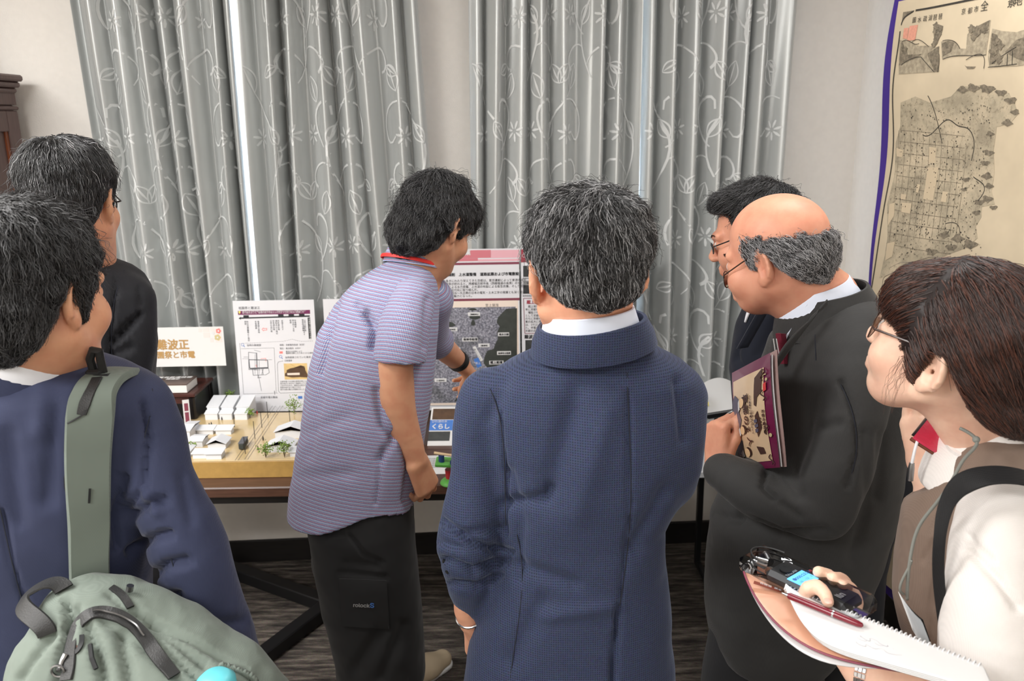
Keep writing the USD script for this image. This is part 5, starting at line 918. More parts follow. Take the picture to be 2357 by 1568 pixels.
# ---- young man in the checked shirt, leaning over the table
class UV:                                                 # cloth coordinates for the checked shirt
    def __init__(s, a, b): s.a, s.b = A(a, float), A(b, float)
    def __call__(s, m):
        ax = unit(s.b - s.a); x = unit(np.cross(ax, (0, 1.0, 0))); y = np.cross(x, ax); q = m.vertices - s.a; v = q @ ax; dx, dy = q @ x, q @ y
        return np.stack([np.arctan2(dx, -dy) * .155, v], 1)
def man_check():
    p3 = person('young person in a checked short-sleeved shirt and black shorts leaning towards the poster', 830, 1300, at=1.96)
    H = Head(1048, 525, 2.045, 34, 30, 4, .98, ear=1)
    rows = [(585, 915, 972, 2.075, .045), (600, 888, 985, 2.07, .06), (622, 850, 996, 2.06, .08), (655, 808, 1006, 2.05, .10), (700, 768, 1012, 2.04, .115), (760, 735, 1010, 2.02, .125), (850, 713, 1002, 2.0, .13), (950, 697, 988, 1.98, .135), (1050, 683, 970, 1.97, .135), (1130, 670, 956, 1.96, .135), (1180, 663, 950, 1.95, .135), (1230, 657, 950, 1.945, .135)]
    T = Rings(rows, k=.03, n=2.25)
    sl, sr = pts((950, 692, 1.965, .055), (932, 750, 1.92, .061), (921, 815, 1.90, .063), (919, 850, 1.895, .063))
    fa, fr = pts((930, 740, 1.92, .040), (910, 852, 1.90, .043), (913, 918, 1.90, .0445), (925, 970, 1.90, .0395), (945, 1022, 1.90, .0315), (958, 1060, 1.90, .0255))
    la, lr = pts((990, 690, 2.12, .045), (985, 768, 2.19, .043), (1022, 803, 2.26, .035), (1062, 838, 2.33, .0265))
    nb = P(950, 612, 2.07)
    rh = P(960, 1066, 1.90); hd = P(990, 1136, 1.93) - rh
    lh = P(1066, 842, 2.335); ld = P(1106, 876, 2.42) - lh
    body(p3, H.prims() + [Cap(H.w(0, -.02, -.03), nb, .052, .058, k=.03), Cap(H.w(0, .01, -.06), nb + A([.01, .02, -.02]), .042, .056, k=.03)] + [Off(Rings(rows[:8], k=.03), .045)] + chain([nb - A([0, 0, .06]), fa[0]], [.05, .04]) + chain(fa, fr) + chain([nb - A([0, 0, .06])] + la, [.05] + lr)
         + hand(rh, hd, (.80, -.58, .15), -1, ((30, 66, 48), (36, 72, 50), (44, 76, 50), (52, 80, 50)), ((.25, .9, -.5), (-.1, .8, -.7), (-.4, .6, -.6)), 1.0, 7) + hand(lh, ld, (.35, -.35, .85), 1, ((8, 18, 10), (52, 46, 30), (62, 50, 30), (66, 50, 30)), ((-.1, .7, -.8), (-.2, .8, -.7), (-.1, .9, -.5)), .98)
         + chain([P(842, 930, 1.99), P(822, 1085, 1.98), P(850, 1300, 1.96), P(870, 1500, 1.96), P(880, 1590, 1.97), A([P(880, 1590, 1.97)[0], 1.99, .09])], [.07, .08, .075, .058, .052, .04]) + chain([P(840, 930, 2.0), P(810, 1085, 2.0), P(825, 1280, 2.10), P(845, 1420, 2.15), A([P(930, 1545, 2.3)[0] - .07, 2.26, .10])], [.07, .08, .07, .055, .04]), 'skin_tan', .003)
    H.eyes(p3)
    H.hair(p3, ((0, .045), (40, .035), (58, .012), (70, -.004), (84, .022), (98, .024), (110, -.035), (125, -.085), (150, -.105), (180, -.112)), (('hair_black', .72), ('hair_mid', .28)), 'hair_cap', 11000, .085, 14, (.017, .009), whorl=(-.005, -.07, .125), lift=.012, noise=.8, width=.0011, droop=.45, lumpy=.011, extra=[Ell((0, -.075, -.045), (.062, .045, .055), k=.03), Ell((0, .06, .075), (.066, .055, .045), k=.02)])
    hem = lambda p: P(860, 1170, 1.9)[2] - .035 + .040 * np.exp(-((p[:, 0] - P(868, 1170, 1.9)[0]) / .085) ** 2)
    cr = creases([([(842, 720), (862, 760), (858, 800)], .010, 9), ([(820, 700), (850, 740)], .005, 8), ([(775, 690), (752, 770), (735, 860)], .006, 7), ([(760, 760), (740, 900), (712, 1050)], .003, 12), ([(868, 900), (880, 980), (905, 1010)], .006, 9), ([(940, 960), (900, 1020), (875, 1060)], .005, 9), ([(930, 1010), (945, 1080), (935, 1150)], .006, 10), ([(880, 1040), (865, 1160)], .003, 5), ([(700, 1000), (800, 960)], .002, 16), ([(690, 1100), (800, 1090)], .0025, 14)])
    S = solid([T], .006, lambda p, d: np.maximum(d, hem(p) - p[:, 2]), disp=[cr, lumps(.005, .08, 8, (1, 1, .6))])
    uvf = UV(P(820, 1200, 1.95), P(930, 600, 2.06)); obj('shirt', S, 'check_shirt', p3, smooth=True, uv=uvf(S)); sp = stage.GetPrimAtPath(f'{p3.GetPath()}/shirt')
    ax = unit(sl[-1] - sl[-2]); ce = P(919, 831, 1.897); slm = solid(chain(sl, sr, k=.02), .005, lambda p, d: np.maximum(d, (p - ce) @ ax), disp=[creases([([(870, 700), (900, 660)], .003, 8), ([(985, 690), (978, 800)], .004, 8)]), lumps(.003, .06, 2)])
    u2 = UV(sl[-1], sl[0]); uv = u2(slm); uv[:, 0] *= .45; obj('sleeve', slm, 'check_shirt', sp, smooth=True, uv=uv)
    sl2 = solid(chain(la[:2] + [P(1002, 785, 2.215)], [.062, .058, .052], k=.02), .006); uv = UV(la[1], la[0])(sl2); uv[:, 0] *= .4; obj('sleeve', sl2, 'check_shirt', sp, smooth=True, uv=uv)
    c0, c1 = P(948, 607, 2.075), P(952, 560, 2.085); xd = H.R[:, 0]; co = band(c0, c1, (.075, .072), (.058, .058), .003, xdir=xd, dip=.01); obj('collar', co, 'check_shirt', sp, smooth=50, uv=None)
    m = co; uv = np.stack([np.arctan2(m.vertices[:, 0] - c0[0], c0[1] - m.vertices[:, 1]) * .07, (m.vertices - c0) @ unit(c1 - c0)], 1)
    pr = stage.GetPrimAtPath(f'{sp.GetPath()}/collar'); stage.RemovePrim(pr.GetPath()); used[(sp.GetPath().pathString, 'collar')] = 0; cm = trimesh.Trimesh(m.vertices, m.faces, process=False); obj('collar', cm, 'check_shirt', sp, smooth=True, uv=uv)
    obj('lanyard', strip(S, [(884, 560 + 22), (905, 575), (935, 580), (962, 592), (980, 606)], .011, .0015, .004, 30) if False else band(P(945, 600, 2.072), P(946, 592, 2.074), (.074, .078), (.072, .076), .002, xdir=xd, dip=.012), 'lanyard_red', p3, smooth=50)
    srows = [(1130, 705, 950, 1.965, .128), (1200, 712, 950, 1.95, .132), (1300, 727, 961, 1.94, .125), (1400, 745, 969, 1.935, .118), (1470, 766, 974, 1.935, .115), (1540, 778, 981, 1.94, .112), (1560, 782, 978, 1.94, .110)]
    shm = solid([Rings(srows, k=.03, n=2.3)] + chain(pts((800, 1290, 2.08, 0), (835, 1420, 2.16, 0))[0] + [P(852, 1470, 2.2)], [.10, .096, .095], k=.03), .006, disp=[creases([([(735, 1230), (790, 1232)], .002, 4), ([(806, 1235), (840, 1280), (880, 1295)], .003, 5), ([(785, 1320), (885, 1330)], .004, 8), ([(800, 1300), (870, 1305)], .004, 12), ([(880, 1450), (820, 1540)], .006, 16), ([(930, 1440), (880, 1560)], .005, 14)]), lumps(.006, .11, 6)])
    obj('shorts', shm, 'shorts_black', p3, smooth=True); hp = stage.GetPrimAtPath(f'{p3.GetPath()}/shorts')
    # side pocket with its lettering
    g = [[(782 + (888 - 782) * i + 8 * j, 1330 + 108 * j + 6 * i) for j in np.linspace(0, 1, 9)] for i in np.linspace(0, 1, 9)]
    G = A([surf(shm, r)[0] for r in g]); N = A([surf(shm, r)[1] for r in g]); obj('cargo_pocket', sheet(G + N * .004, .004), 'shorts_black', hp, smooth=40); pkp = stage.GetPrimAtPath(f'{hp.GetPath()}/cargo_pocket')
    o, nn = surf(shm, [(814, 1390)]); o2, _ = surf(shm, [(862, 1392)]); xx = unit(o2[0] - o[0]); nz = unit(nn[0] - (nn[0] @ xx) * xx); hh = np.linalg.norm(o2[0] - o[0]); yy = np.cross(nz, xx)
    obj('lettering', text('rolock', hh * .27, o[0] + nz * .012, xx, yy, True), 'photo_grey', hp); obj('lettering', text('S', hh * .34, o[0] + nz * .012 + xx * hh * .80, xx, yy, True), 'blue_print', hp)
    wa = unit(la[-1] - la[-2]); wx = unit(np.cross(wa, (0, 0, 1.0))); wy = np.cross(wa, wx); wc = la[-1] - wa * .022
    obj('wristwatch', loft([[wc + wa * t + (wx * (.031 + o_) * math.cos(a) + wy * (.028 + o_) * math.sin(a)) for t, o_ in ((-.010, 0), (-.009, .003), (.009, .003), (.010, 0), (.009, -.004), (-.009, -.004))] for a in np.linspace(0, 6.2832, 29)[:-1]], closed_path=True), 'rubber', p3, smooth=40)
    q = PZ(962, 1560, .05); s0 = A([q[0] - .06, q[1] - .02, 0]); fw = unit((.55, .6, 0))
    for b in (s0, A([P(880, 1590, 1.97)[0], 1.99, 0])):
        t = solid([Cap(b + A([0, 0, .042]) - fw * .03, b + fw * .12 + A([0, 0, .036]), .040, .040, k=.03), Cap(b + fw * .12 + A([0, 0, .034]), b + fw * .19 + A([0, 0, .030]), .040, .032, k=.03), Cap(b + A([0, 0, .05]), b + A([0, 0, .085]), .04, .04, k=.02)], .006, lambda p, d: np.maximum(d, .014 - p[:, 2])); obj('shoe', t, 'shoe_beige', p3, smooth=40)
        sh = stage.GetPrimAtPath(f'{p3.GetPath()}/shoe' + ('_001' if used[(p3.GetPath().pathString, 'shoe')] > 1 else '')); obj('sole', solid([Cap(b + A([0, 0, .012]) - fw * .03, b + fw * .19 + A([0, 0, .012]), .043, .035, k=.01)], .006, lambda p, d: np.maximum(np.maximum(d, .001 - p[:, 2]), p[:, 2] - .018)), 'paper', sh, smooth=40)
man_check()

# ---- balding man in the charcoal suit
def man_bald():
    p5 = person('balding person with grey side hair and glasses in a charcoal suit holding a folder', 1850, 1300, at=1.66)
    H = Head(1760, 614, 1.60, -45, 12, 0, .99, ear=-1, jaw=.9, short=.80)
    rows = [(668, 1885, 1985, 1.65, .055), (690, 1845, 2012, 1.65, .08), (715, 1815, 2030, 1.65, .10), (750, 1800, 2046, 1.65, .115), (800, 1785, 2062, 1.65, .13), (900, 1770, 2075, 1.65, .14), (1000, 1742, 2073, 1.65, .15), (1100, 1690, 2060, 1.65, .155), (1200, 1640, 2040, 1.65, .16), (1300, 1630, 2006, 1.65, .16), (1400, 1627, 1965, 1.65, .155), (1460, 1636, 1922, 1.65, .15), (1488, 1648, 1895, 1.65, .145), (1496, 1655, 1885, 1.65, .14)]
    T = Rings(rows, k=.04, n=2.3)
    ua, ur = pts((1965, 775, 1.58, .062), (1972, 880, 1.52, .064), (1955, 1000, 1.49, .064), (1925, 1100, 1.475, .066), (1890, 1168, 1.475, .064), (1800, 1158, 1.51, .056), (1720, 1120, 1.565, .050), (1664, 1086, 1.625, .041))
    ra, rr = pts((1830, 800, 1.78, .06), (1770, 960, 1.82, .055), (1735, 1080, 1.80, .05), (1690, 1050, 1.76, .04))
    nb = P(1898, 690, 1.655); lw = P(1652, 1070, 1.655); hd = P(1650, 1004, 1.668) - lw
    hnd = hand(lw, hd, (-.9, -.42, .0), 1, ((70, 40, 20), (72, 42, 20), (74, 44, 20), (76, 46, 20)), ((.25, .9, -.35), (.1, .95, -.2), (.05, .95, -.2)), .98)
    body(p5, H.prims() + [Ell(H.w(0, -.01, .06), A([.075, .097, .079]) * 1.03, H.R, k=.02), Cap(H.w(0, -.025, -.02), nb, .062, .068, k=.03), Cap(H.w(0, .0, -.05), nb + A([-.02, .0, -.03]), .044, .062, k=.03)] + [Off(T, .055)] + chain([nb - A([0, 0, .09])] + ua[:-1] + [lw], [.05, .035, .035, .035, .035, .034, .03, .027, .025]) + chain([nb - A([0, 0, .09])] + ra, [.05, .035, .03, .03, .024]) + hnd, 'skin_ruddy')
    H.eyes(p5); H.glasses(p5, 'tortoise', drop=.022)
    bald = lambda q: (q[:, 2] - (.056 + .010 * np.clip((q[:, 1] + .02) / .08, -1, 1)) + .05 * (meshkit.fbm(q / .011, 2, 3) - .5)) * .6
    H.hair(p5, ((0, .2), (52, .2), (58, .03), (66, .006), (76, .002), (86, .034), (98, .036), (112, .004), (128, -.018), (150, -.036), (180, -.044)), (('hair_mid', .40), ('hair_silver', .42), ('hair_black', .18)), 'hair_grey_cap', 6500, .040, 6, (.004, .010), whorl=(0, .06, .10), lift=.007, noise=.9, width=.0010, bald=bald, swirl=.3, lumpy=.006, extra=[Ell((x * .05, -.05, .012), (.036, .055, .05), k=.02) for x in (-1, 1)])
    cr = creases([([(1935, 880), (1965, 960), (1975, 1040), (1950, 1120)], .004, 6), ([(1880, 985), (1930, 975)], .003, 12), ([(1765, 1085), (1755, 1120), (1780, 1145)], .006, 8), ([(1790, 1075), (1840, 1140)], .004, 12), ([(1700, 1190), (1800, 1232), (1900, 1225)], .006, 12), ([(1800, 1160), (1840, 1190)], .003, 8), ([(1990, 1000), (2000, 1150), (1960, 1290)], .003, 14), ([(2030, 1000), (2020, 1150)], .003, 12), ([(1640, 1180), (1700, 1200)], .004, 10)])
    J = solid([T] + chain(ua, ur, k=.03) + chain(ra, rr, k=.03), .0065, disp=[cr, lumps(.005, .10, 12)]); obj('jacket', J, 'suit_charcoal', p5, smooth=True); jp = stage.GetPrimAtPath(f'{p5.GetPath()}/jacket')
    multi('seam', ([strip(J, l, .0016, .001, .0003, 30) for l in ([(1935, 885), (1962, 950), (1972, 1020), (1960, 1090)], [(1876, 770), (1878, 830)])]), 'seam', jp)
    xd = H.R[:, 0] * .6 + A([.4, 0, 0]); obj('shirt_collar', band(P(1888, 722, 1.652), P(1872, 655, 1.652) + A([0, 0, .0]), (.094, .090), (.072, .070), .003, xdir=xd, dip=.0), 'shirt_blue_white', p5, smooth=40)
    obj('shirt_collar_point', sheet(A([[P(1858 - 62 * i + 6 * j, 700 + 95 * i + 18 * j * (1 - i), 1.585 + .02 * i) for j in np.linspace(0, 1, 4)] for i in np.linspace(0, 1, 10)]), .003), 'shirt_blue_white', p5, smooth=40)
    obj('jacket_collar', band(P(1906, 748, 1.655), P(1896, 668, 1.655), (.118, .104), (.088, .084), .005, xdir=xd, dip=.0), 'suit_charcoal', jp, smooth=50)
    lap = A([[P(1905 - 128 * i - 30 * j * math.sin(i * 3.0) , 690 + 165 * i + 14 * j, 1.55 + .02 * i - .01 * math.sin(3.1 * i)) for j in np.linspace(0, 1, 5)] for i in np.linspace(0, 1, 18)]); obj('lapel', sheet(lap, .004), 'suit_charcoal', jp, smooth=True)
    obj('necktie', sheet(A([[P(1785 + 24 * j + 8 * i, 768 + 70 * i, 1.60 - .01 * math.sin(3.14 * j)) for j in np.linspace(0, 1, 5)] for i in np.linspace(0, 1, 8)]), .004), 'tie_red', p5, smooth=40); tp = stage.GetPrimAtPath(f'{p5.GetPath()}/necktie')
    obj('tie_stripe', join(*[tube([P(1780 + 7 * k, 780, 1.588), P(1786 + 8 * k, 820, 1.588)], .0012, 5) for k in range(2)]), 'paper', tp)
    hip = P(1772, 1450, 1.66); pants(p5, (hip[0], hip[1], .80), .15, ((hip[0] - .08, 1.72, .08), (hip[0] + .07, 1.62, .08)), 'trouser_dark', az=-40, r0=.075, rings=Rings([(1440, 1672, 1868, 1.66, .115), (1500, 1660, 1880, 1.66, .12), (1568, 1650, 1890, 1.66, .12), (1750, 1660, 1880, 1.66, .115)], k=.03))
    # the folder he holds
    TL, TR, BR, BL = P(1690, 858, 1.70), P(1779, 811, 1.47), P(1790, 1077, 1.47), P(1700, 1084, 1.70)
    fo = thing('folder', 'plum coloured clear folder with illustrated cover held by the balding man', 'folder', (TL + BR) / 2)
    nq = unit(np.cross(TR - TL, BL - TL)); nq = nq if nq @ FWD < 0 else -nq
    F_ = lambda u, v, l=0.0: (TL * (1 - u) + TR * u) * (1 - v) + (BL * (1 - u) + BR * u) * v + nq * (l + .012 * math.sin(math.pi * u) * math.sin(math.pi * v) + .006 * math.sin(3 * v + 1))
    def patch(us, vs, l, n=12, thick=0): return sheet(A([[F_(u, v, l) for v in np.linspace(*vs, n)] for u in np.linspace(*us, n)]), thick)
    def fix(m): 
        if (m.face_normals @ nq).sum() < 0: m = trimesh.Trimesh(m.vertices, m.faces[:, ::-1], process=False)
        return m
    def fpoly(uv, l):
        from shapely.geometry import Polygon
        v, t = trimesh.creation.triangulate_polygon(Polygon(uv).buffer(0), engine='earcut'); m = trimesh.Trimesh(v, t, process=False).subdivide().subdivide(); return fix(trimesh.Trimesh([F_(a, b, l) for a, b in m.vertices], m.faces, process=False))
    m = patch((0, 1), (0, 1), 0, 16); obj('back_sheet', fix(m), 'folder_plum', fo, smooth=True); obj('inner_page', patch((.02, 1.012), (0.02, .995), -.004, 10, .001), 'paper', fo, smooth=True); plain('flap', (168, 140, 136), .3); obj('back_flap', patch((.0, 1.05), (-.01, 1.0), -.009, 10, .001), 'flap', fo, smooth=True)
    obj('cover_art', fix(patch((.06, .88), (.10, .93), .0012, 12)), 'folder_cream', fo, smooth=True)
    fp = lambda uvs, l, mat, nm='illustration': multi(nm, [fpoly(q, l) for q in uvs], mat, fo)
    plain('art_slate', (92, 90, 110), .4); plain('art_brown', (74, 48, 42), .4); plain('art_skin', (244, 206, 160), .4)
    el = lambda cu, cv, a, b, n=18: [(cu + a * math.cos(t), cv + b * math.sin(t)) for t in np.linspace(0, 6.283, n)[:-1]]
    fp([[(.02, .30), (.14, .24), (.30, .30), (.30, .42), (.36, .5), (.30, .56), (.22, .6), (.24, .66), (.16, .68), (.06, .66)], [(.04, .68), (.28, .70), (.22, .86), (.06, .84)]], .0022, 'art_slate')
    fp([el(.44, .34, .085, .050), el(.40, .60, .075, .046), el(.40, .82, .075, .048)], .0030, 'art_brown'); fp([el(.40, .345, .075, .045), el(.37, .605, .07, .042), el(.37, .825, .07, .044)], .0038, 'art_skin')
    fp([[(.30, .33), (.34, .30), (.36, .40), (.30, .42)], [(.24, .59), (.30, .57), (.31, .64), (.26, .66)], [(.18, .82), (.26, .79), (.27, .86), (.2, .87)]], .0040, 'paper')
    fp([[(.70, .16), (.86, .10), (.84, .30), (.76, .34), (.74, .42), (.70, .40)], [(.70, .50), (.76, .46), (.80, .62), (.70, .70)], [(.62, .78), (.76, .80), (.78, .86), (.66, .86)]], .0024, 'art_brown')
    fp([[(.68, .535), (.74, .53), (.745, .56), (.685, .565)], [(.68, .58), (.75, .575), (.75, .605), (.685, .61)], [(.68, .62), (.745, .62), (.735, .65), (.68, .655)]], .0034, 'art_slate')
    fp([[(.88, .24), (.93, .23), (.93, .30), (.88, .31)]], .0026, 'red_print'); fp([el(.94, .21, .02, .014), el(.93, .70, .025, .018), el(.92, .165, .02, .006)], .0030, 'olive_print')
    def ftext(s, hu, u, v, l=.0036):                      # lettering that runs down the cover
        ms = []
        for ch in s:
            g, adv = glyph(ch, True)
            if g is not None:
                q = g[0] / 64.0; vv = A([F_(u + hu * 1.35 * y, v + hu * x * 1.0, l) for x, y in q]); ms.append(fix(trimesh.Trimesh(vv, g[1], process=False)))
            v += hu * 1.08
        return join(*ms)
    obj('title', ftext('京都の3人', .094, .47, .27), 'art_brown', fo); obj('subtitle', join(ftext('びわ湖疏水と市電のものがたり', .024, .612, .30), ftext('コミック', .034, .645, .44)), 'art_brown', fo); obj('caption', join(ftext('京都市電物語', .034, .84, .46), ftext('祇園祭', .026, .78, .52)), 'art_brown', fo)
    obj('scroll_ornament', join(*[tube([F_(.88 + .035 * math.sin(t * 2) * s_, c + .03 * (t - 1.5), .004) for t in np.linspace(0, 3, 12)], .0012, 5) for c, s_ in ((.16, 1), (.34, -1), (.64, 1), (.92, -1))]), 'art_brown', fo)
man_bald()

# ---- man beyond him, face in profile
def man_profile():
    p6 = person('person with short black hair and thin wire glasses beyond the balding man', 1900, 1300, at=2.05)
    H = Head(1745, 552, 1.97, -66, 14, 0, 1.0)
    rows = [(672, 1765, 1850, 2.03, .055), (690, 1735, 1900, 2.03, .085), (712, 1712, 1960, 2.04, .105), (750, 1698, 2040, 2.05, .12), (790, 1690, 2075, 2.05, .13), (850, 1682, 2100, 2.05, .135), (950, 1690, 2122, 2.05, .14), (1050, 1700, 2114, 2.05, .14), (1100, 1705, 2100, 2.05, .14), (1145, 1710, 2066, 2.05, .14), (1300, 1720, 2030, 2.05, .14), (1420, 1720, 2020, 2.05, .14)]
    T = Rings(rows, k=.04); nb = P(1800, 690, 2.04)
    body(p6, H.prims() + [Cap(H.w(0, -.02, -.03), nb, .056, .06, k=.03), Cap(H.w(0, .015, -.065), nb + A([-.02, 0, -.03]), .045, .056, k=.03), Off(T, .055)], 'skin_ruddy', .0035)
    H.eyes(p6); H.glasses(p6, 'black_metal', .019, .013)
    H.hair(p6, ((0, .090), (40, .084), (54, .060), (64, .025), (76, -.005), (86, .034), (100, .036), (112, .0), (128, -.03), (150, -.055), (180, -.062)), (('hair_black', .75), ('hair_mid', .25)), 'hair_cap', 6000, .038, 9, (.016, .006), whorl=(0, -.07, .12), lift=.009, noise=.5, width=.0010, droop=.1, extra=[Ell((0, .048, .104), (.056, .046, .026), k=.02)])
    J = solid([T], .008, disp=[creases([([(1745, 720), (1700, 800), (1690, 830)], .003, 5), ([(1690, 820), (1720, 870)], .004, 8)]), lumps(.005, .12, 15)]); obj('jacket', J, 'suit_dark_navy', p6, smooth=True); jp = stage.GetPrimAtPath(f'{p6.GetPath()}/jacket')
    ps, N = surf(J, [(1716, 741), (1722, 722), (1729, 706)]); obj('shirt_front', ribbon(ps + N * .002 + A([0, -.004, 0]), [.004, .012, .012], .004, N, 16), 'shirt_white', p6); ps, N = surf(J, [(1730, 716), (1734, 702)]); obj('necktie', ribbon(ps + N * .006, .010, .004, N, 8), 'tie_red', p6)
    obj('lapel', sheet(A([[P(1752 - 56 * i + 26 * j, 704 + 100 * i - 4 * j, 1.905 + .015 * i) for j in np.linspace(0, 1, 4)] for i in np.linspace(0, 1, 10)]), .004), 'suit_dark_navy', jp, smooth=True)
    hip = P(1880, 1300, 2.05); pants(p6, (hip[0], hip[1], .86), .16, ((hip[0] - .10, 2.05, .08), (hip[0] + .10, 2.08, .08)), 'trouser_dark', az=-50)
man_profile()

# ---- dark suited man at far left
def man_far_left():
    p1 = person('tall person in a black suit with combed dark hair at the far left, turned away', 190, 1200, at=1.62)
    H = Head(250, 470, 1.55, -5, 6, 0, .89, ear=1)
    rows = [(600, 140, 250, 1.61, .055), (618, 110, 290, 1.615, .08), (640, 80, 318, 1.62, .10), (670, 60, 336, 1.62, .11), (720, 52, 345, 1.62, .12), (800, 50, 350, 1.62, .125), (900, 50, 340, 1.62, .125), (1050, 50, 332, 1.62, .125), (1300, 45, 330, 1.62, .125), (1420, 40, 335, 1.62, .125)]
    T = Rings(rows, k=.035); ra, rr = pts((303, 690, 1.60, .046), (305, 770, 1.59, .045), (298, 870, 1.58, .044), (295, 980, 1.60, .042), (310, 1080, 1.68, .038)); la, lr = pts((85, 700, 1.62, .048), (70, 900, 1.60, .045), (80, 1060, 1.66, .04)); nb = P(175, 610, 1.615)
    body(p1, H.prims() + [Cap(H.w(0, -.02, -.03), nb, .054, .058, k=.03), Cap(H.w(0, .01, -.06), nb + A([.01, .02, -.02]), .045, .056, k=.03), Off(T, .055)] + chain([nb - A([0, 0, .08])] + ra, [.05, .03, .03, .028, .026, .022]) + hand(ra[-1], (.2, .6, -.6), (1, 0, .2), -1) + chain([nb - A([0, 0, .08])] + la, [.05, .03, .028, .024]) + hand(la[-1], (0, .5, -.7), (-1, 0, .2), 1), 'skin_tan', .0036)
    H.eyes(p1); H.glasses(p1, 'black_metal')
    H.hair(p1, ((0, .078), (40, .07), (58, .04), (68, .02), (78, .0), (86, .036), (100, .036), (112, .004), (128, -.03), (150, -.060), (180, -.070)), (('hair_black', .72), ('hair_mid', .22), ('hair_silver', .04)), 'hair_cap', 7500, .075, 21, (.016, .004), whorl=(-.01, -.045, .135), lift=.007, noise=.4, width=.00095, droop=.4, extra=[Ell((x * .034, -.02, .075), (.050, .075, .054), k=.03) for x in (-1, 1)])
    cr = creases([([(320, 660), (325, 700)], .003, 6), ([(268, 640), (255, 760), (258, 850)], .003, 5), ([(262, 790), (300, 750), (322, 725)], .006, 7), ([(275, 770), (300, 740)], .003, 6), ([(255, 820), (300, 800)], .003, 9)])
    J = solid([T] + chain(ra, rr, k=.02) + chain(la, lr, k=.02), .0065, disp=[cr, lumps(.005, .1, 31)]); obj('jacket', J, 'suit_black', p1, smooth=True); jp = stage.GetPrimAtPath(f'{p1.GetPath()}/jacket')
    obj('seam', strip(J, [(286, 622), (262, 700), (256, 780), (260, 860)], .0014, .001, .0003), 'seam', jp)
    obj('shirt_collar', band(P(178, 628, 1.615), P(176, 575, 1.605), (.078, .075), (.062, .062), .003, dip=.03), 'shirt_white', p1, smooth=40); obj('jacket_collar', band(P(178, 650, 1.618), P(178, 596, 1.612), (.10, .09), (.078, .077), .005, dip=.05), 'suit_black', jp, smooth=50)
    hip = P(190, 1200, 1.62); pants(p1, (hip[0], hip[1], .88), .16, ((hip[0] - .1, 1.62, .08), (hip[0] + .1, 1.66, .08)), 'trouser_dark', az=15)
man_far_left()

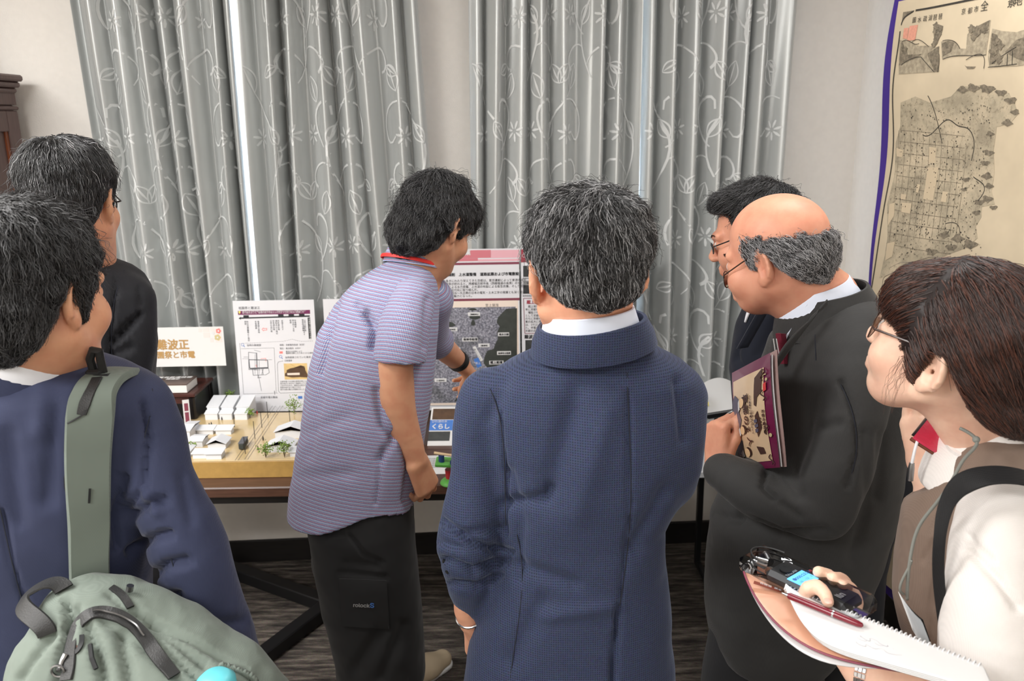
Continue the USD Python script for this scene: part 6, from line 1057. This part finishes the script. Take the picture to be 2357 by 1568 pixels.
# ---- man with the backpack, near left
def man_backpack():
    p2 = person('person with tousled black hair in a navy jacket wearing a backpack strap at left', 60, 1300, at=1.15)
    H = Head(163, 694, 1.075, 14, 6, -2, .97, ear=1)
    rows = [(822, -90, 205, 1.15, .072), (838, -130, 235, 1.15, .088), (858, -185, 285, 1.15, .10), (885, -235, 340, 1.15, .11), (925, -260, 366, 1.15, .118), (1000, -270, 372, 1.15, .122), (1100, -270, 362, 1.15, .125), (1200, -265, 350, 1.15, .125), (1300, -262, 342, 1.15, .125), (1450, -262, 342, 1.15, .128), (1568, -266, 350, 1.15, .13), (1720, -270, 356, 1.15, .13)]
    T = Rings(rows, k=.035)
    ra, rr = pts((325, 945, 1.15, .049), (345, 1000, 1.14, .050), (364, 1100, 1.12, .050), (412, 1200, 1.11, .053), (456, 1330, 1.11, .054), (510, 1450, 1.13, .048), (552, 1568, 1.16, .043), (590, 1680, 1.20, .038)); la, lr = pts((-215, 950, 1.15, .05), (-260, 1150, 1.12, .05), (-290, 1400, 1.12, .05), (-250, 1600, 1.2, .04)); nb = P(50, 815, 1.148)
    body(p2, H.prims() + [Cap(H.w(0, -.02, -.03), nb, .056, .060, k=.03), Cap(H.w(0, .01, -.06), nb + A([.01, .02, -.02]), .047, .058, k=.03), Off(T, .055)] + chain([nb - A([0, 0, .08])] + ra, [.05, .033, .033, .033, .035, .034, .03, .027, .024]) + hand(ra[-1], (.25, .35, -.9), (1, -.2, .2), -1) + chain([nb - A([0, 0, .08])] + la, [.05, .033, .033, .03, .024]) + hand(la[-1], (.1, .4, -.9), (-1, 0, .2), 1), 'skin_tan')
    H.eyes(p2)
    H.hair(p2, ((0, .07), (40, .062), (55, .045), (64, .015), (72, -.025), (80, -.01), (88, .034), (100, .034), (112, -.005), (128, -.045), (150, -.068), (180, -.075)), (('hair_black', .72), ('hair_mid', .28)), 'hair_cap', 9000, .070, 33, (.018, .010), whorl=(-.01, -.065, .125), lift=.010, noise=.75, width=.0010, droop=.35, swirl=-.2, lumpy=.009, extra=[Ell((x * .036, -.02, .072), (.051, .078, .056), k=.03) for x in (-1, 1)])
    cr = creases([([(285, 1100), (262, 1200), (270, 1260)], .006, 9), ([(330, 930), (345, 1010), (330, 1120), (268, 1200)], .005, 8), ([(300, 1190), (345, 1160), (380, 1150)], .007, 10), ([(300, 1270), (350, 1240), (390, 1230)], .008, 10), ([(345, 1330), (385, 1300), (430, 1290)], .007, 11), ([(370, 1385), (410, 1370)], .006, 10), ([(330, 1130), (360, 1180)], -.004, 10), ([(420, 1100), (440, 1200)], .003, 12), ([(500, 1440), (570, 1430)], .003, 12), ([(20, 1000), (40, 1200)], .003, 20), ([(100, 900), (90, 1000)], -.002, 20), ([(130, 940), (110, 1150)], .003, 18), ([(0, 1175), (25, 1280), (70, 1440)], .003, 4)])
    J = solid([T] + chain(ra, rr, k=.022) + chain(la, lr, k=.022), .006, disp=[cr, lumps(.005, .09, 44)]); obj('jacket', J, 'suit_navy', p2, smooth=True); jp = stage.GetPrimAtPath(f'{p2.GetPath()}/jacket')
    multi('seam', ([strip(J, l, .0014, .001, .0003, 36) for l in ([(0, 1170), (22, 1270), (50, 1380), (72, 1450)], [(350, 895), (352, 905), (345, 960), (330, 1030)], [(378, 1235), (398, 1300), (420, 1380), (445, 1440)])]), 'seam', jp)
    obj('shirt_collar', band(P(54, 822, 1.128), P(60, 738, 1.108), (.086, .082), (.070, .072), .003, xdir=(1, .1, 0), dip=.06), 'shirt_white', p2, smooth=40)
    obj('jacket_collar', band(P(48, 838, 1.140), P(54, 772, 1.124), (.106, .098), (.086, .084), .005, xdir=(1, .1, 0), dip=.07), 'suit_navy', jp, smooth=50)
    hip = P(45, 1568, 1.15); pants(p2, (hip[0], hip[1], .86), .16, ((hip[0] - .1, 1.15, .08), (hip[0] + .1, 1.22, .08)), 'trouser_dark', az=20)
    # his backpack
    bp = thing('backpack', 'grey-green backpack with black zips hanging from the near left man', 'backpack', P(330, 1568, .9))
    px = [(280, 872), (245, 880), (222, 910), (208, 960), (203, 1040), (203, 1120), (204, 1200), (205, 1280), (206, 1350), (206, 1378)]
    sp, N = surf(J, px); sp[0] = P(282, 866, 1.17); N[0] = unit((.2, .2, 1)); N[1] = unit((0, -.6, .9)); N[2] = unit((0, -.8, .6)); sp = sp + N * .008
    st = ribbon(sp, [.045, .056, .060, .060, .058, .056, .054, .052, .052, .052], .012, N, 90); obj('shoulder_strap', st, 'bag_green', bp, smooth=40); stp = stage.GetPrimAtPath(f'{bp.GetPath()}/shoulder_strap')
    obj('strap_edging', tube(spline(sp + N * .0 - A([.030, 0, 0]), 60)[12:46], .0035, 6), 'strap_black', stp, smooth=True)
    wp, Nw = surf(st, [(224, 872), (210, 900), (196, 930), (188, 955)]); obj('strap_webbing', ribbon(wp + Nw * .002, [.014, .014, .015, .012], .0025, Nw, 40), 'webbing', stp); 
    for k in range(24): pass
    obj('webbing_rib', join(*[bar(*(lambda c, n_: (c + n_ * .0040 - A([.0065, 0, 0]), c + n_ * .0040 + A([.0065, 0, 0])))(wp[0] * (1 - t) + wp[3] * t, Nw[1]), .0008, .0008) for t in np.linspace(.08, .95, 26)]), 'rubber', stp, kind='stuff')
    obj('strap_stitch', strip(st, [(156, 975), (180, 962), (198, 950)], .002, .001, .001, 12), 'rubber', stp)
    obj('strap_slit', strip(st, [(207, 1125), (206, 1140), (205, 1158)], .003, .0012, .0005, 12), 'rubber', stp)
    b = P(222, 842, 1.12); lp = tube([P(216, 856, 1.11), P(207, 826, 1.105), P(214, 806, 1.10), P(228, 808, 1.10), P(232, 832, 1.105), P(238, 858, 1.11)], .006, 8); lp.vertices[:, 0] = lp.vertices[:, 0]; obj('strap_loop', lp, 'webbing', bp, smooth=40); obj('buckle', join(box(P(205, 846, 1.115), P(232, 868, 1.10), .003), box(P(220, 858, 1.11), P(250, 872, 1.095), .003)), 'rubber', bp)
    rows = [(1352, 150, 255, 1.00, .03), (1362, 118, 300, 1.0, .05), (1385, 95, 345, .995, .065), (1420, 75, 400, .985, .08), (1460, 52, 462, .975, .095), (1500, 36, 520, .965, .105), (1540, 24, 575, .955, .11), (1580, 16, 625, .95, .115), (1650, 5, 690, .95, .12), (1760, 20, 680, .96, .11), (1800, 60, 640, .97, .08)]
    cr = creases([([(152, 1380), (160, 1440), (130, 1568)], .007, 8), ([(175, 1400), (150, 1450)], .006, 8), ([(250, 1365), (330, 1430), (460, 1568)], .004, 8), ([(200, 1440), (225, 1500), (240, 1568)], .006, 12), ([(280, 1460), (300, 1568)], .005, 14), ([(350, 1430), (470, 1530)], .004, 10), ([(240, 1430), (330, 1480), (420, 1568)], .004, 14), ([(120, 1460), (95, 1500), (40, 1568)], .004, 10), ([(310, 1400), (400, 1450), (560, 1545)], .005, 6)])
    K = solid([Rings(rows, k=.03, n=2.2)], .005, disp=[cr, lumps(.008, .06, 51)]); obj('bag', K, 'bag_green', bp, smooth=True); kp = stage.GetPrimAtPath(f'{bp.GetPath()}/bag')
    obj('zip_flap', strip(K, [(155, 1568), (165, 1510), (178, 1450), (200, 1420), (245, 1412), (290, 1430), (345, 1485), (400, 1560)], .018, .004, .003, 70), 'webbing', kp); obj('zip_teeth', strip(K, [(215, 1415), (245, 1413), (285, 1428), (330, 1470)], .0022, .0016, .0072, 50), 'zip_metal', kp)
    obj('open_zip', strip(K, [(180, 1452), (172, 1475), (166, 1500), (172, 1510), (186, 1492), (188, 1465)], .006, .003, .002, 40), 'rubber', kp); obj('zip_lining', strip(K, [(178, 1470), (170, 1500), (180, 1495)], .012, .002, .0005, 16), 'leather_edge', kp)
    zp, zn = surf(K, [(160, 1508), (150, 1525), (140, 1548)]); zp = zp + zn * .006; obj('zip_pull', join(tube([zp[0], zp[1], zp[2]], [.004, .003, .0025], 8), tube([zp[2] + .008 * A([math.cos(t), 0, math.sin(t)]) for t in np.linspace(0, 6.28, 15)[:-1]], .0018, 6, True)), 'zip_metal', kp, smooth=40)
    zq, zn = surf(K, [(205, 1490), (210, 1520), (218, 1545)]); obj('zip_cord', tube(zq + zn * .005, .003, 6), 'rubber', kp)
    hd, hn = surf(K, [(150, 1362), (112, 1372), (92, 1395), (96, 1430), (112, 1462)]); obj('carry_handle', ribbon(hd + hn * A([.004, .018, .022, .016, .004])[:, None], .024, .004, hn, 40), 'webbing', kp, smooth=40)
    obj('side_zip', strip(K, [(256, 1355), (285, 1375), (300, 1400)], .010, .004, .002, 20), 'webbing', kp); q, n_ = surf(K, [(296, 1366)]); obj('zip_slider', tube([q[0] + n_[0] * .004, q[0] + n_[0] * .012], .005, 8), 'zip_metal', kp)
    bt = P(500, 1590, .90); bo = thing('drink_bottle', 'pale teal bottle cap in the side pocket of the backpack', 'bottle', bt); bot = tube([bt + A([0, 0, -.16]), bt + A([0, 0, -.02]), bt + A([0, 0, .0]), bt + A([0, 0, .018]), bt + A([0, 0, .024])], [.028, .028, .024, .022, .016], 24); obj('cap', tube([bt, bt + A([0, 0, .016]), bt + A([0, 0, .024])], [.025, .024, .016], 24), 'teal_plastic', bo, smooth=50); obj('bottle_body', tube([bt + A([0, 0, -.17]), bt + A([0, 0, -.03]), bt], [.028, .028, .022], 24), 'clear_plastic', bo, smooth=50)
    pk, pn = surf(K, [(505, 1538), (530, 1545), (560, 1556), (585, 1570)]); obj('pocket_elastic', tube(spline(pk + pn * .004, 60) + .004 * np.sin(np.arange(60) * 1.7)[:, None] * A([0, 0, 1]), .004, 6), 'bag_green', kp, smooth=True)
man_backpack()

# ---- woman taking notes, near right
def woman():
    p7 = person('person with tied brown hair in a brown vest over white top at right', 2330, 1300, at=1.05)
    H = Head(2152, 852, 1.0, -37, -17, 0, .96, short=.9, jaw=.85, wide=.96, ear=-1)
    rows = [(1000, 2235, 2420, 1.06, .055), (1020, 2205, 2460, 1.06, .07), (1060, 2172, 2500, 1.06, .088), (1120, 2146, 2520, 1.06, .10), (1200, 2112, 2530, 1.06, .108), (1300, 2096, 2540, 1.06, .112), (1400, 2088, 2545, 1.06, .115), (1460, 2100, 2545, 1.06, .118), (1520, 2122, 2545, 1.06, .12), (1600, 2140, 2550, 1.06, .12), (1760, 2140, 2560, 1.06, .12)]
    T = Rings(rows, k=.03); nb = P(2310, 1006, 1.07)
    sa, sr = pts((2335, 1150, 1.00, .060), (2300, 1260, .95, .058), (2288, 1400, .92, .060), (2285, 1500, .905, .063), (2288, 1580, .90, .065))
    fa, fr = pts((2300, 1500, .92, .036), (2330, 1640, .90, .038), (2200, 1610, .925, .036), (2080, 1577, .96, .031), (1985, 1546, .995, .0235))
    ra, rr = pts((2230, 1180, 1.12, .05), (2180, 1330, 1.12, .04), (2138, 1290, 1.125, .032), (2141, 1190, 1.13, .027), (2144, 1095, 1.135, .0225))
    lw = fa[-1]; palm = P(1928, 1470, 1.03); Z = lambda *r: chain([PZ(*q[:3]) for q in r], [q[3] for q in r], k=.004)
    lhand = [Cap(lw, palm, .022, .019, k=.012), Cap(lw, P(1890, 1450, 1.04), .018, .016, k=.012), Cap(palm, P(1955, 1432, 1.085), .017, .013, k=.01), Cap(P(1890, 1450, 1.04), P(1880, 1400, 1.06), .015, .012, k=.01)]
    lhand += [Cap(palm, PZ(1912, 1422, 1.132), .018, .013, k=.01), Cap(PZ(1885, 1421, 1.135), PZ(1950, 1428, 1.131), .013, .012, k=.01), Cap(palm, PZ(1950, 1428, 1.131), .016, .011, k=.01)]
    lhand += Z((1884, 1420, 1.135, .012), (1852, 1380, 1.160, .0105), (1862, 1355, 1.182, .0102), (1881, 1351, 1.187, .0094), (1897, 1366, 1.185, .0086), (1906, 1386, 1.179, .0074))
    lhand += Z((1910, 1420, 1.13, .0115), (1925, 1362, 1.142, .0100), (1906, 1325, 1.178, .0090), (1884, 1317, 1.188, .0080)) + Z((1935, 1425, 1.13, .011), (1955, 1372, 1.142, .0098), (1940, 1336, 1.172, .0088), (1918, 1331, 1.185, .0078)) + Z((1952, 1428, 1.13, .010), (1972, 1388, 1.142, .0088), (1958, 1354, 1.168, .0080), (1940, 1348, 1.180, .0070))
    rw = ra[-1]
    body(p7, H.prims() + [Cap(H.w(0, -.02, -.03), nb, .043, .047, k=.02), Cap(H.w(0, .0, -.045), nb + A([-.008, 0, -.03]), .036, .047, k=.02), Off(T, .055)] + chain([nb - A([0, 0, .08]), sa[0]], [.05, .035]) + chain([sa[0], sa[2]] + fa, [.035, .035] + fr) + chain([nb - A([0, 0, .08])] + ra, [.045] + rr) + lhand
         + hand(rw, P(2128, 985, 1.15) - rw, (-.75, -.55, .2), -1, ((30, 45, 30), (32, 50, 30), (34, 50, 30), (36, 50, 30)), ((.3, .9, -.3), (.0, .95, -.3), (-.2, .95, -.2)), .92), 'skin_fair', .0032)
    c_ = PZ(1906, 1384, 1.1855); ob = solid([Ell(c_, (.0055, .0072, .0016), np.stack([unit(PZ(1906, 1386, 1.18) - PZ(1897, 1366, 1.18)) @ A([[0, 1, 0], [-1, 0, 0], [0, 0, 1.0]]), unit(PZ(1906, 1386, 1.18) - PZ(1897, 1366, 1.18)), A([0, 0, 1.0])], 1), k=.001)], .0012); obj('thumb_nail', ob, 'nail', p7, smooth=True)
    H.eyes(p7); H.glasses(p7, 'tortoise', .023, .019)
    H.hair(p7, ((0, .035), (30, .030), (48, .012), (58, -.010), (68, -.045), (76, -.03), (84, .034), (100, .030), (112, .008), (130, -.018), (150, -.042), (180, -.050)), (('hair_brown', .74), ('hair_chestnut', .26)), 'hair_brown_cap', 9000, .11, 17, (.018, .014), whorl=(0, .0, .14), lift=.005, noise=.22, width=.0009, droop=.1, lumpy=.004,
           part=lambda s, c, w: (np.repeat((s.w(0, -.16, .0) - w)[None], len(c), 0) * .6 + (s.w(0, -.15, -.03) - c) * 1.0) * (s.loc(c)[:, 1:2] < .035) + (np.repeat((s.w(0, .11, -.03))[None], len(c), 0) - c) * (s.loc(c)[:, 1:2] >= .035), extra=[Ell((0, -.098, -.030), (.046, .040, .036), k=.03), Ell((0, .06, .06), (.066, .056, .05), k=.02)])
    st = []; rg = np.random.default_rng(5)
    for i in range(22): a = A([-.073, .034 - .018 * rg.uniform(), -.004]) + rg.normal(0, .002, 3); st.append([H.w(*(a + A([-.004 * math.sin(t * 2), -.004 * t + .008 * math.sin(t * 3) * rg.uniform(), -.070 * t]) )) for t in np.linspace(0, rg.uniform(.6, 1.2), 7)])
    curves('loose_strands', A(st), .00042, 'hair_chestnut', p7, kind='stuff')
    sock = solid([Cap(nb - A([0, 0, .05]), nb - A([0, 0, .01]), .085, .07, k=.03), Off(Rings(rows[:4], k=.03), -.005)], .005); obj('white_top', sock, 'knit_white', p7, smooth=True); wt = stage.GetPrimAtPath(f'{p7.GetPath()}/white_top')
    obj('roll_neck', band(P(2318, 1062, 1.06), P(2290, 984, 1.05), (.088, .082), (.064, .062), .004, xdir=(1, 0, -.3)), 'knit_white', wt, smooth=50)
    ce, axs = P(2290, 1556, .90), unit(sa[-1] - sa[-2]); sl = solid(chain(sa, sr, k=.02), .005, lambda p, d: np.maximum(d, (p - ce) @ axs), disp=[creases([([(2230, 1270), (2300, 1340), (2345, 1400)], .004, 10), ([(2220, 1230), (2280, 1290)], .003, 10)]), lumps(.003, .06, 3)]); obj('sleeve', sl, 'knit_white', wt, smooth=True)
    V = solid([Off(Rings(rows[1:], k=.03), -.009)], .006, lambda p, d: np.maximum(d, (p - P(2178, 1118, .98)) @ unit((-.48, .55, .80))), disp=[creases([([(2150, 1170), (2130, 1215)], .002, 8), ([(2145, 1250), (2125, 1290)], .003, 8), ([(2150, 1340), (2140, 1500)], .002, 3)]), lumps(.003, .08, 9)]); obj('vest', V, 'vest_brown', p7, smooth=True); vp = stage.GetPrimAtPath(f'{p7.GetPath()}/vest')
    shv = solid([Cap(P(2300, 1105, 1.02), P(2400, 1125, .99), .060, .060, k=.02)], .006, disp=lumps(.002, .06, 4)); obj('vest_shoulder', shv, 'vest_brown', vp, smooth=True)
    # bag strap, name badge on a cord
    bs = thing('shoulder_bag_strap', 'black shoulder strap across the brown vest of the woman', 'strap', P(2200, 1300, .98))
    sp = A([P(2420, 1125, .93), P(2340, 1096, .925), P(2270, 1095, .93), P(2215, 1115, .935), P(2180, 1160, .935), P(2164, 1230, .925), P(2160, 1320, .93), P(2170, 1420, .94), P(2180, 1520, .945)]); obj('strap', ribbon(sp, [.028, .028, .028, .026, .018, .014, .014, .014, .014], .003, A([(0, -.4, .9), (0, -.4, .9), (0, -.5, .9), (-.2, -.8, .6), (-.5, -.85, .2), (-.5, -.9, 0), (-.5, -.9, 0), (-.5, -.9, 0), (-.5, -.9, 0)]), 80), 'strap_black', bs, smooth=40)
    nbad = thing('name_badge', 'name badge in clear sleeve hanging on a grey cord from the woman', 'badge', P(2110, 1430, 1.0))
    cord = A([P(2209, 986, .99), P(2232, 998, .985), P(2247, 1012, .98), P(2225, 1050, .965), P(2195, 1100, .95), P(2150, 1165, .955), P(2114, 1215, .965), P(2098, 1270, .965), P(2090, 1330, .965), P(2088, 1380, .97)]); obj('cord', tube(spline(cord, 90), .0022, 7), 'cord_grey', nbad, smooth=True)
    obj('cord', tube(spline([P(2098, 1290, .962), P(2082, 1325, .965), P(2072, 1350, .965), P(2080, 1368, .97)], 30), .0018, 7), 'cord_grey', nbad, smooth=True)
    obj('knot', moved(trimesh.creation.icosphere(2, .0045), frame(cord[2], *np.eye(3))), 'cord_grey', nbad, smooth=True)
    Gq = A([[P(2068, 1362, .96) * (1 - i) * (1 - j) + P(2122, 1425, .93) * i * (1 - j) + P(2100, 1450, .935) * (1 - i) * j + P(2152, 1513, .91) * i * j + A([0, 0, -.004 * math.sin(3.14 * i)]) for j in np.linspace(0, 1, 8)] for i in np.linspace(0, 1, 8)]); obj('card', sheet(Gq, .001), 'paper', nbad, smooth=True); obj('sleeve', sheet(Gq + A([0, -.003, .001]), .0008), 'clear_plastic', nbad, smooth=True)
    cp_ = stage.GetPrimAtPath(f'{nbad.GetPath()}/card'); obj('card_print', sheet(Gq[2:6, 2:4] + A([0, -.0012, .0008])), 'page_grey', cp_)
    # phone in its red leather case, at her chin
    q = [P(2150, 946, 1.135), P(2100, 1009, 1.085), P(2188, 1064, 1.09), P(2198, 1000, 1.14)]
    ph = thing('phone_case', 'crimson leather phone case held beneath the chin of the woman', 'phone case', sum(q) / 4)
    Gp = A([[q[0] * (1 - i) * (1 - j) + q[3] * i * (1 - j) + q[1] * (1 - i) * j + q[2] * i * j + A([0, -.010 * math.sin(3.14 * i), .0]) for j in np.linspace(0, 1, 8)] for i in np.linspace(0, 1, 8)]); obj('cover', sheet(Gp, .004), 'leather_red', ph, smooth=40); obj('inner_edge', tube(Gp[:, -1] + A([0, .004, -.002]), .003, 6), 'leather_edge', ph, smooth=True); obj('phone_body', sheet(Gp + A([0.004, .012, 0]), .007), 'device_black', ph, smooth=40)
    obj('cable', tube(spline([P(2112, 1014, 1.085), P(2106, 1035, 1.08), P(2099, 1068, 1.08)], 20), .0022, 7), 'cable_white', ph, smooth=True); obj('cable_end', tube([P(2099, 1066, 1.08), P(2097, 1080, 1.08), P(2095, 1106, 1.08)], [.0035, .0045, .004], 12), 'zip_metal', ph, smooth=40)
    wa = unit(fa[-1] - fa[-2]); wc = lw - wa * .004; wx = unit(np.cross(wa, (0, 1.0, 0))); wy = np.cross(wa, wx)
    wt_ = thing('wristwatch', 'steel link wristwatch on the wrist under the notebook', 'watch', wc); ms = []
    for k in range(22):
        a = k / 22 * 2 * math.pi; c = wc + (wx * .0265 * math.cos(a) + wy * .0265 * math.sin(a)); nn = wx * math.cos(a) + wy * math.sin(a); tt = np.cross(wa, nn); multi('link', (moved(box((-.0075, -.0032, -.0012), (-.0028, .0032, .0012), .0006), frame(c, wa, tt, nn)), moved(box((-.0026, -.0034, -.0014), (.0026, .0034, .0016), .0006), frame(c, wa, tt, nn)), moved(box((.0028, -.0032, -.0012), (.0075, .0032, .0012), .0006), frame(c, wa, tt, nn))), 'steel', wt_)
    hip = P(2330, 1568, 1.06); pants(p7, (hip[0], hip[1], .82), .16, ((hip[0] - .09, 1.02, .08), (hip[0] + .06, 1.12, .08)), 'trouser_dark', az=-64, top=(hip[0], hip[1], 1.05))
woman()

# ---- what she holds: folder, notebook, pen and recorder
def holding():
    z = 1.165
    def Q(px, py, dz=0.0): return PZ(px, py, z + dz)
    fo = thing('clear_folder', 'orange brown printed clear folder under the open spiral notebook', 'folder', Q(1950, 1500, -.02))
    top = spline([Q(1712, 1318, .0), Q(1800, 1349, -.008), Q(1950, 1412, -.010), Q(2100, 1478, -.010), Q(2250, 1545, -.010)], 30); bot = spline([Q(1712, 1318, 0), Q(1738, 1375, -.010), Q(1790, 1440, -.018), Q(1880, 1500, -.018), Q(2060, 1545, -.016), Q(2260, 1590, -.014)], 30)
    G = A([[top[i] * (1 - j) + bot[i] * j for j in np.linspace(0, 1, 10)] for i in range(30)]); plain('folder_orange', (214, 160, 132), .3, coat=.6, var=(9, .14)); plain('band_brown', (132, 62, 44), .4); obj('cover', sheet(G, .001), 'folder_orange', fo, smooth=True)
    obj('printed_band', sheet(A([[Q(1736 + 62 * i - 2 * j, 1337 + 20 * i + 7 * j, .002 - .008 * i) for j in (0, 1)] for i in np.linspace(0, 1, 8)])), 'band_brown', fo); a, b = Q(1748, 1346, .004), Q(1790, 1361, -.004); obj('band_text', text('琵琶湖 疏水', .0055, a + A([0, -.001, .002]), b - a, (.3, 1, 0)), 'paper', fo)
    obj('edge_line', tube(bot + A([0, 0, .001]), .0016, 5), 'maroon_line', fo, smooth=True); obj('under_sheet', sheet(A([[G[i, -1] + A([.012, .02, -.004]) * j + A([0, -.016, -.004]) * (1 - j) * math.sin(math.pi * min(1, i / 20.0)) for j in np.linspace(0, 1, 4)] for i in range(22)]), .0008), 'paper', fo, smooth=True)
    nt = thing('spiral_notebook', 'open white spiral notebook with faint handwriting held by the woman', 'notebook', Q(2000, 1450))
    sp0, sp1 = Q(1806, 1349, .006), Q(2262, 1532, .006); far = [sp0 * (1 - t) + sp1 * t for t in np.linspace(0, 1, 30)]; near = spline([Q(1810, 1356, .005), Q(1845, 1430, -.002), Q(1890, 1474, -.004), Q(1990, 1512, -.002), Q(2200, 1572, .0), Q(2290, 1600, .0)], 30)
    for k in range(4):
        G = A([[far[i] * (1 - j) + near[i] * j + A([0, 0, .0016 * (3 - k) - .006 + .006 * math.sin(math.pi * j) * math.exp(-i / 8.0)]) + A([0.0012 * k, -.0014 * k * j, 0]) for j in np.linspace(0, 1, 12)] for i in range(30)]); obj('page', sheet(G, .0012), 'paper', nt, smooth=True)
        if k == 0: G0 = G
    plain('pencil', (178, 178, 186), .8); hw = [spline(A([G0[int(14 + 2.5 * t), int(6 + (r % 3))] + A([.002 * t, .0022 * math.sin(9 * t + r) + .004 * (r % 2), .0016]) for t in np.linspace(0, 1.4 + .3 * (r % 3), 10)]), 24) for r in range(3)]; obj('handwriting', join(*[tube(h, .0003, 4) for h in hw]), 'pencil', nt)
    d = unit(sp1 - sp0); u = np.cross(d, (0, 0, 1.0)); L = np.linalg.norm(sp1 - sp0)
    for k in range(44):
        c = sp0 + d * (L * (k + .5) / 44); obj('spiral_ring', tube([c + u * .0045 * math.cos(t) + A([0, 0, .0045 * math.sin(t) - .003]) + d * .0012 * (t / 6.28 - .5) for t in np.linspace(0, 6.28, 13)], .0008, 5), 'spiral_white', nt, smooth=True)
    pe = thing('pen', 'dark red ballpoint pen lying across the notebook page', 'pen', Q(1900, 1400, .01)); a, b = Q(1814, 1371, .012), Q(1987, 1441, .009); ax = unit(b - a); Lp = np.linalg.norm(b - a); at = lambda t: a + ax * Lp * t
    obj('barrel', tube([at(0), at(.02), at(.5), at(.62)], [.0032, .0044, .0046, .0046], 16), 'pen_red', pe, smooth=40); obj('cap', tube([at(.625), at(.8), at(.93), at(.985), at(1)], [.0046, .0045, .0040, .0028, .001], 16), 'pen_red', pe, smooth=40); obj('ring', tube([at(.605), at(.628)], [.0049, .0049], 16), 'steel', pe, smooth=40); obj('tip', tube([at(-.09), at(-.06), at(0)], [.0008, .0016, .0030], 12), 'steel', pe, smooth=40)
    # recorder
    zr = 1.178; R_ = lambda px, py, dz=0.0: PZ(px, py, zr + dz); e0, e1 = R_(1800, 1305), R_(1972, 1385); ax = unit(e1 - e0); sd = unit(A([-ax[1], ax[0], 0])); up = A([0, 0, 1.0]); Lr = np.linalg.norm(e1 - e0); F_ = frame(e0, ax, sd, up); wd = .024
    rc = thing('audio_recorder', 'black handheld audio recorder with lit blue display in the hand of the woman', 'recorder', e0)
    obj('body', moved(box((-.012, -wd, -.018), (Lr * .98, wd, .0), .006), F_), 'device_black', rc, smooth=30)
    x, y, _ = np.linalg.inv(F_)[:3] @ A([*R_(1848, 1333), 1]); 
    obj('display', moved(box((x - .013, y - .017, .0), (x + .013, y + .017, .0012)), F_), 'lcd', rc); dp = stage.GetPrimAtPath(f'{rc.GetPath()}/display'); o = F_ @ A([x + .004, y - .014, .0013, 1]); obj('digits', join(text('●000:12:37', .0062, (F_ @ A([x - .002, y - .0155, .0013, 1]))[:3], sd, -ax, True), text('-48  -12  0', .0042, (F_ @ A([x + .006, y - .0155, .0013, 1]))[:3], sd, -ax)), 'blue_print', dp)
    obj('brand_text', text('TASCAM', .0055, (F_ @ A([x - .0155, y - .012, .0004, 1]))[:3], sd, -ax, True), 'page_grey', rc); obj('case_text', text('iln', .012, (F_ @ A([Lr * .86, -.012, .0012, 1]))[:3], sd, -ax, True), 'page_grey', rc)
    obj('dial', moved(tube([(x - .026, -.006, 0), (x - .026, -.006, .003)], .008, 20), F_), 'rubber', rc, smooth=40); obj('record_button', moved(tube([(x - .004, wd - .006, 0), (x - .004, wd - .006, .0022)], .0024, 14), F_), 'red_print', rc, smooth=40)
    for s_ in (-1, 1): obj('microphone', moved(join(tube([(-.022, s_ * .002, -.004), (-.034 - .002, s_ * .011, -.002)], [.007, .007], 16), tube([(-.034, s_ * .010, -.002), (-.038, s_ * .0125, -.001)], [.0072, .005], 16)), F_), 'steel', rc, smooth=40)
    for s_ in (-1, 0, 1): obj('mic_guard', moved(tube([(-.010, .022 * math.cos(t) + 0 * s_, .001 + .004 * s_) if False else (-.012 - .036 * math.sin(t), .023 * math.cos(t), s_ * .008) for t in np.linspace(0, math.pi, 18)], .0011, 6), F_), 'rubber', rc, smooth=40)
    cs = box((-.054, -wd - .006, -.022), (Lr + .016, wd + .006, .006), .008); obj('clear_case', moved(cs, F_), 'clear_plastic', rc)
holding()
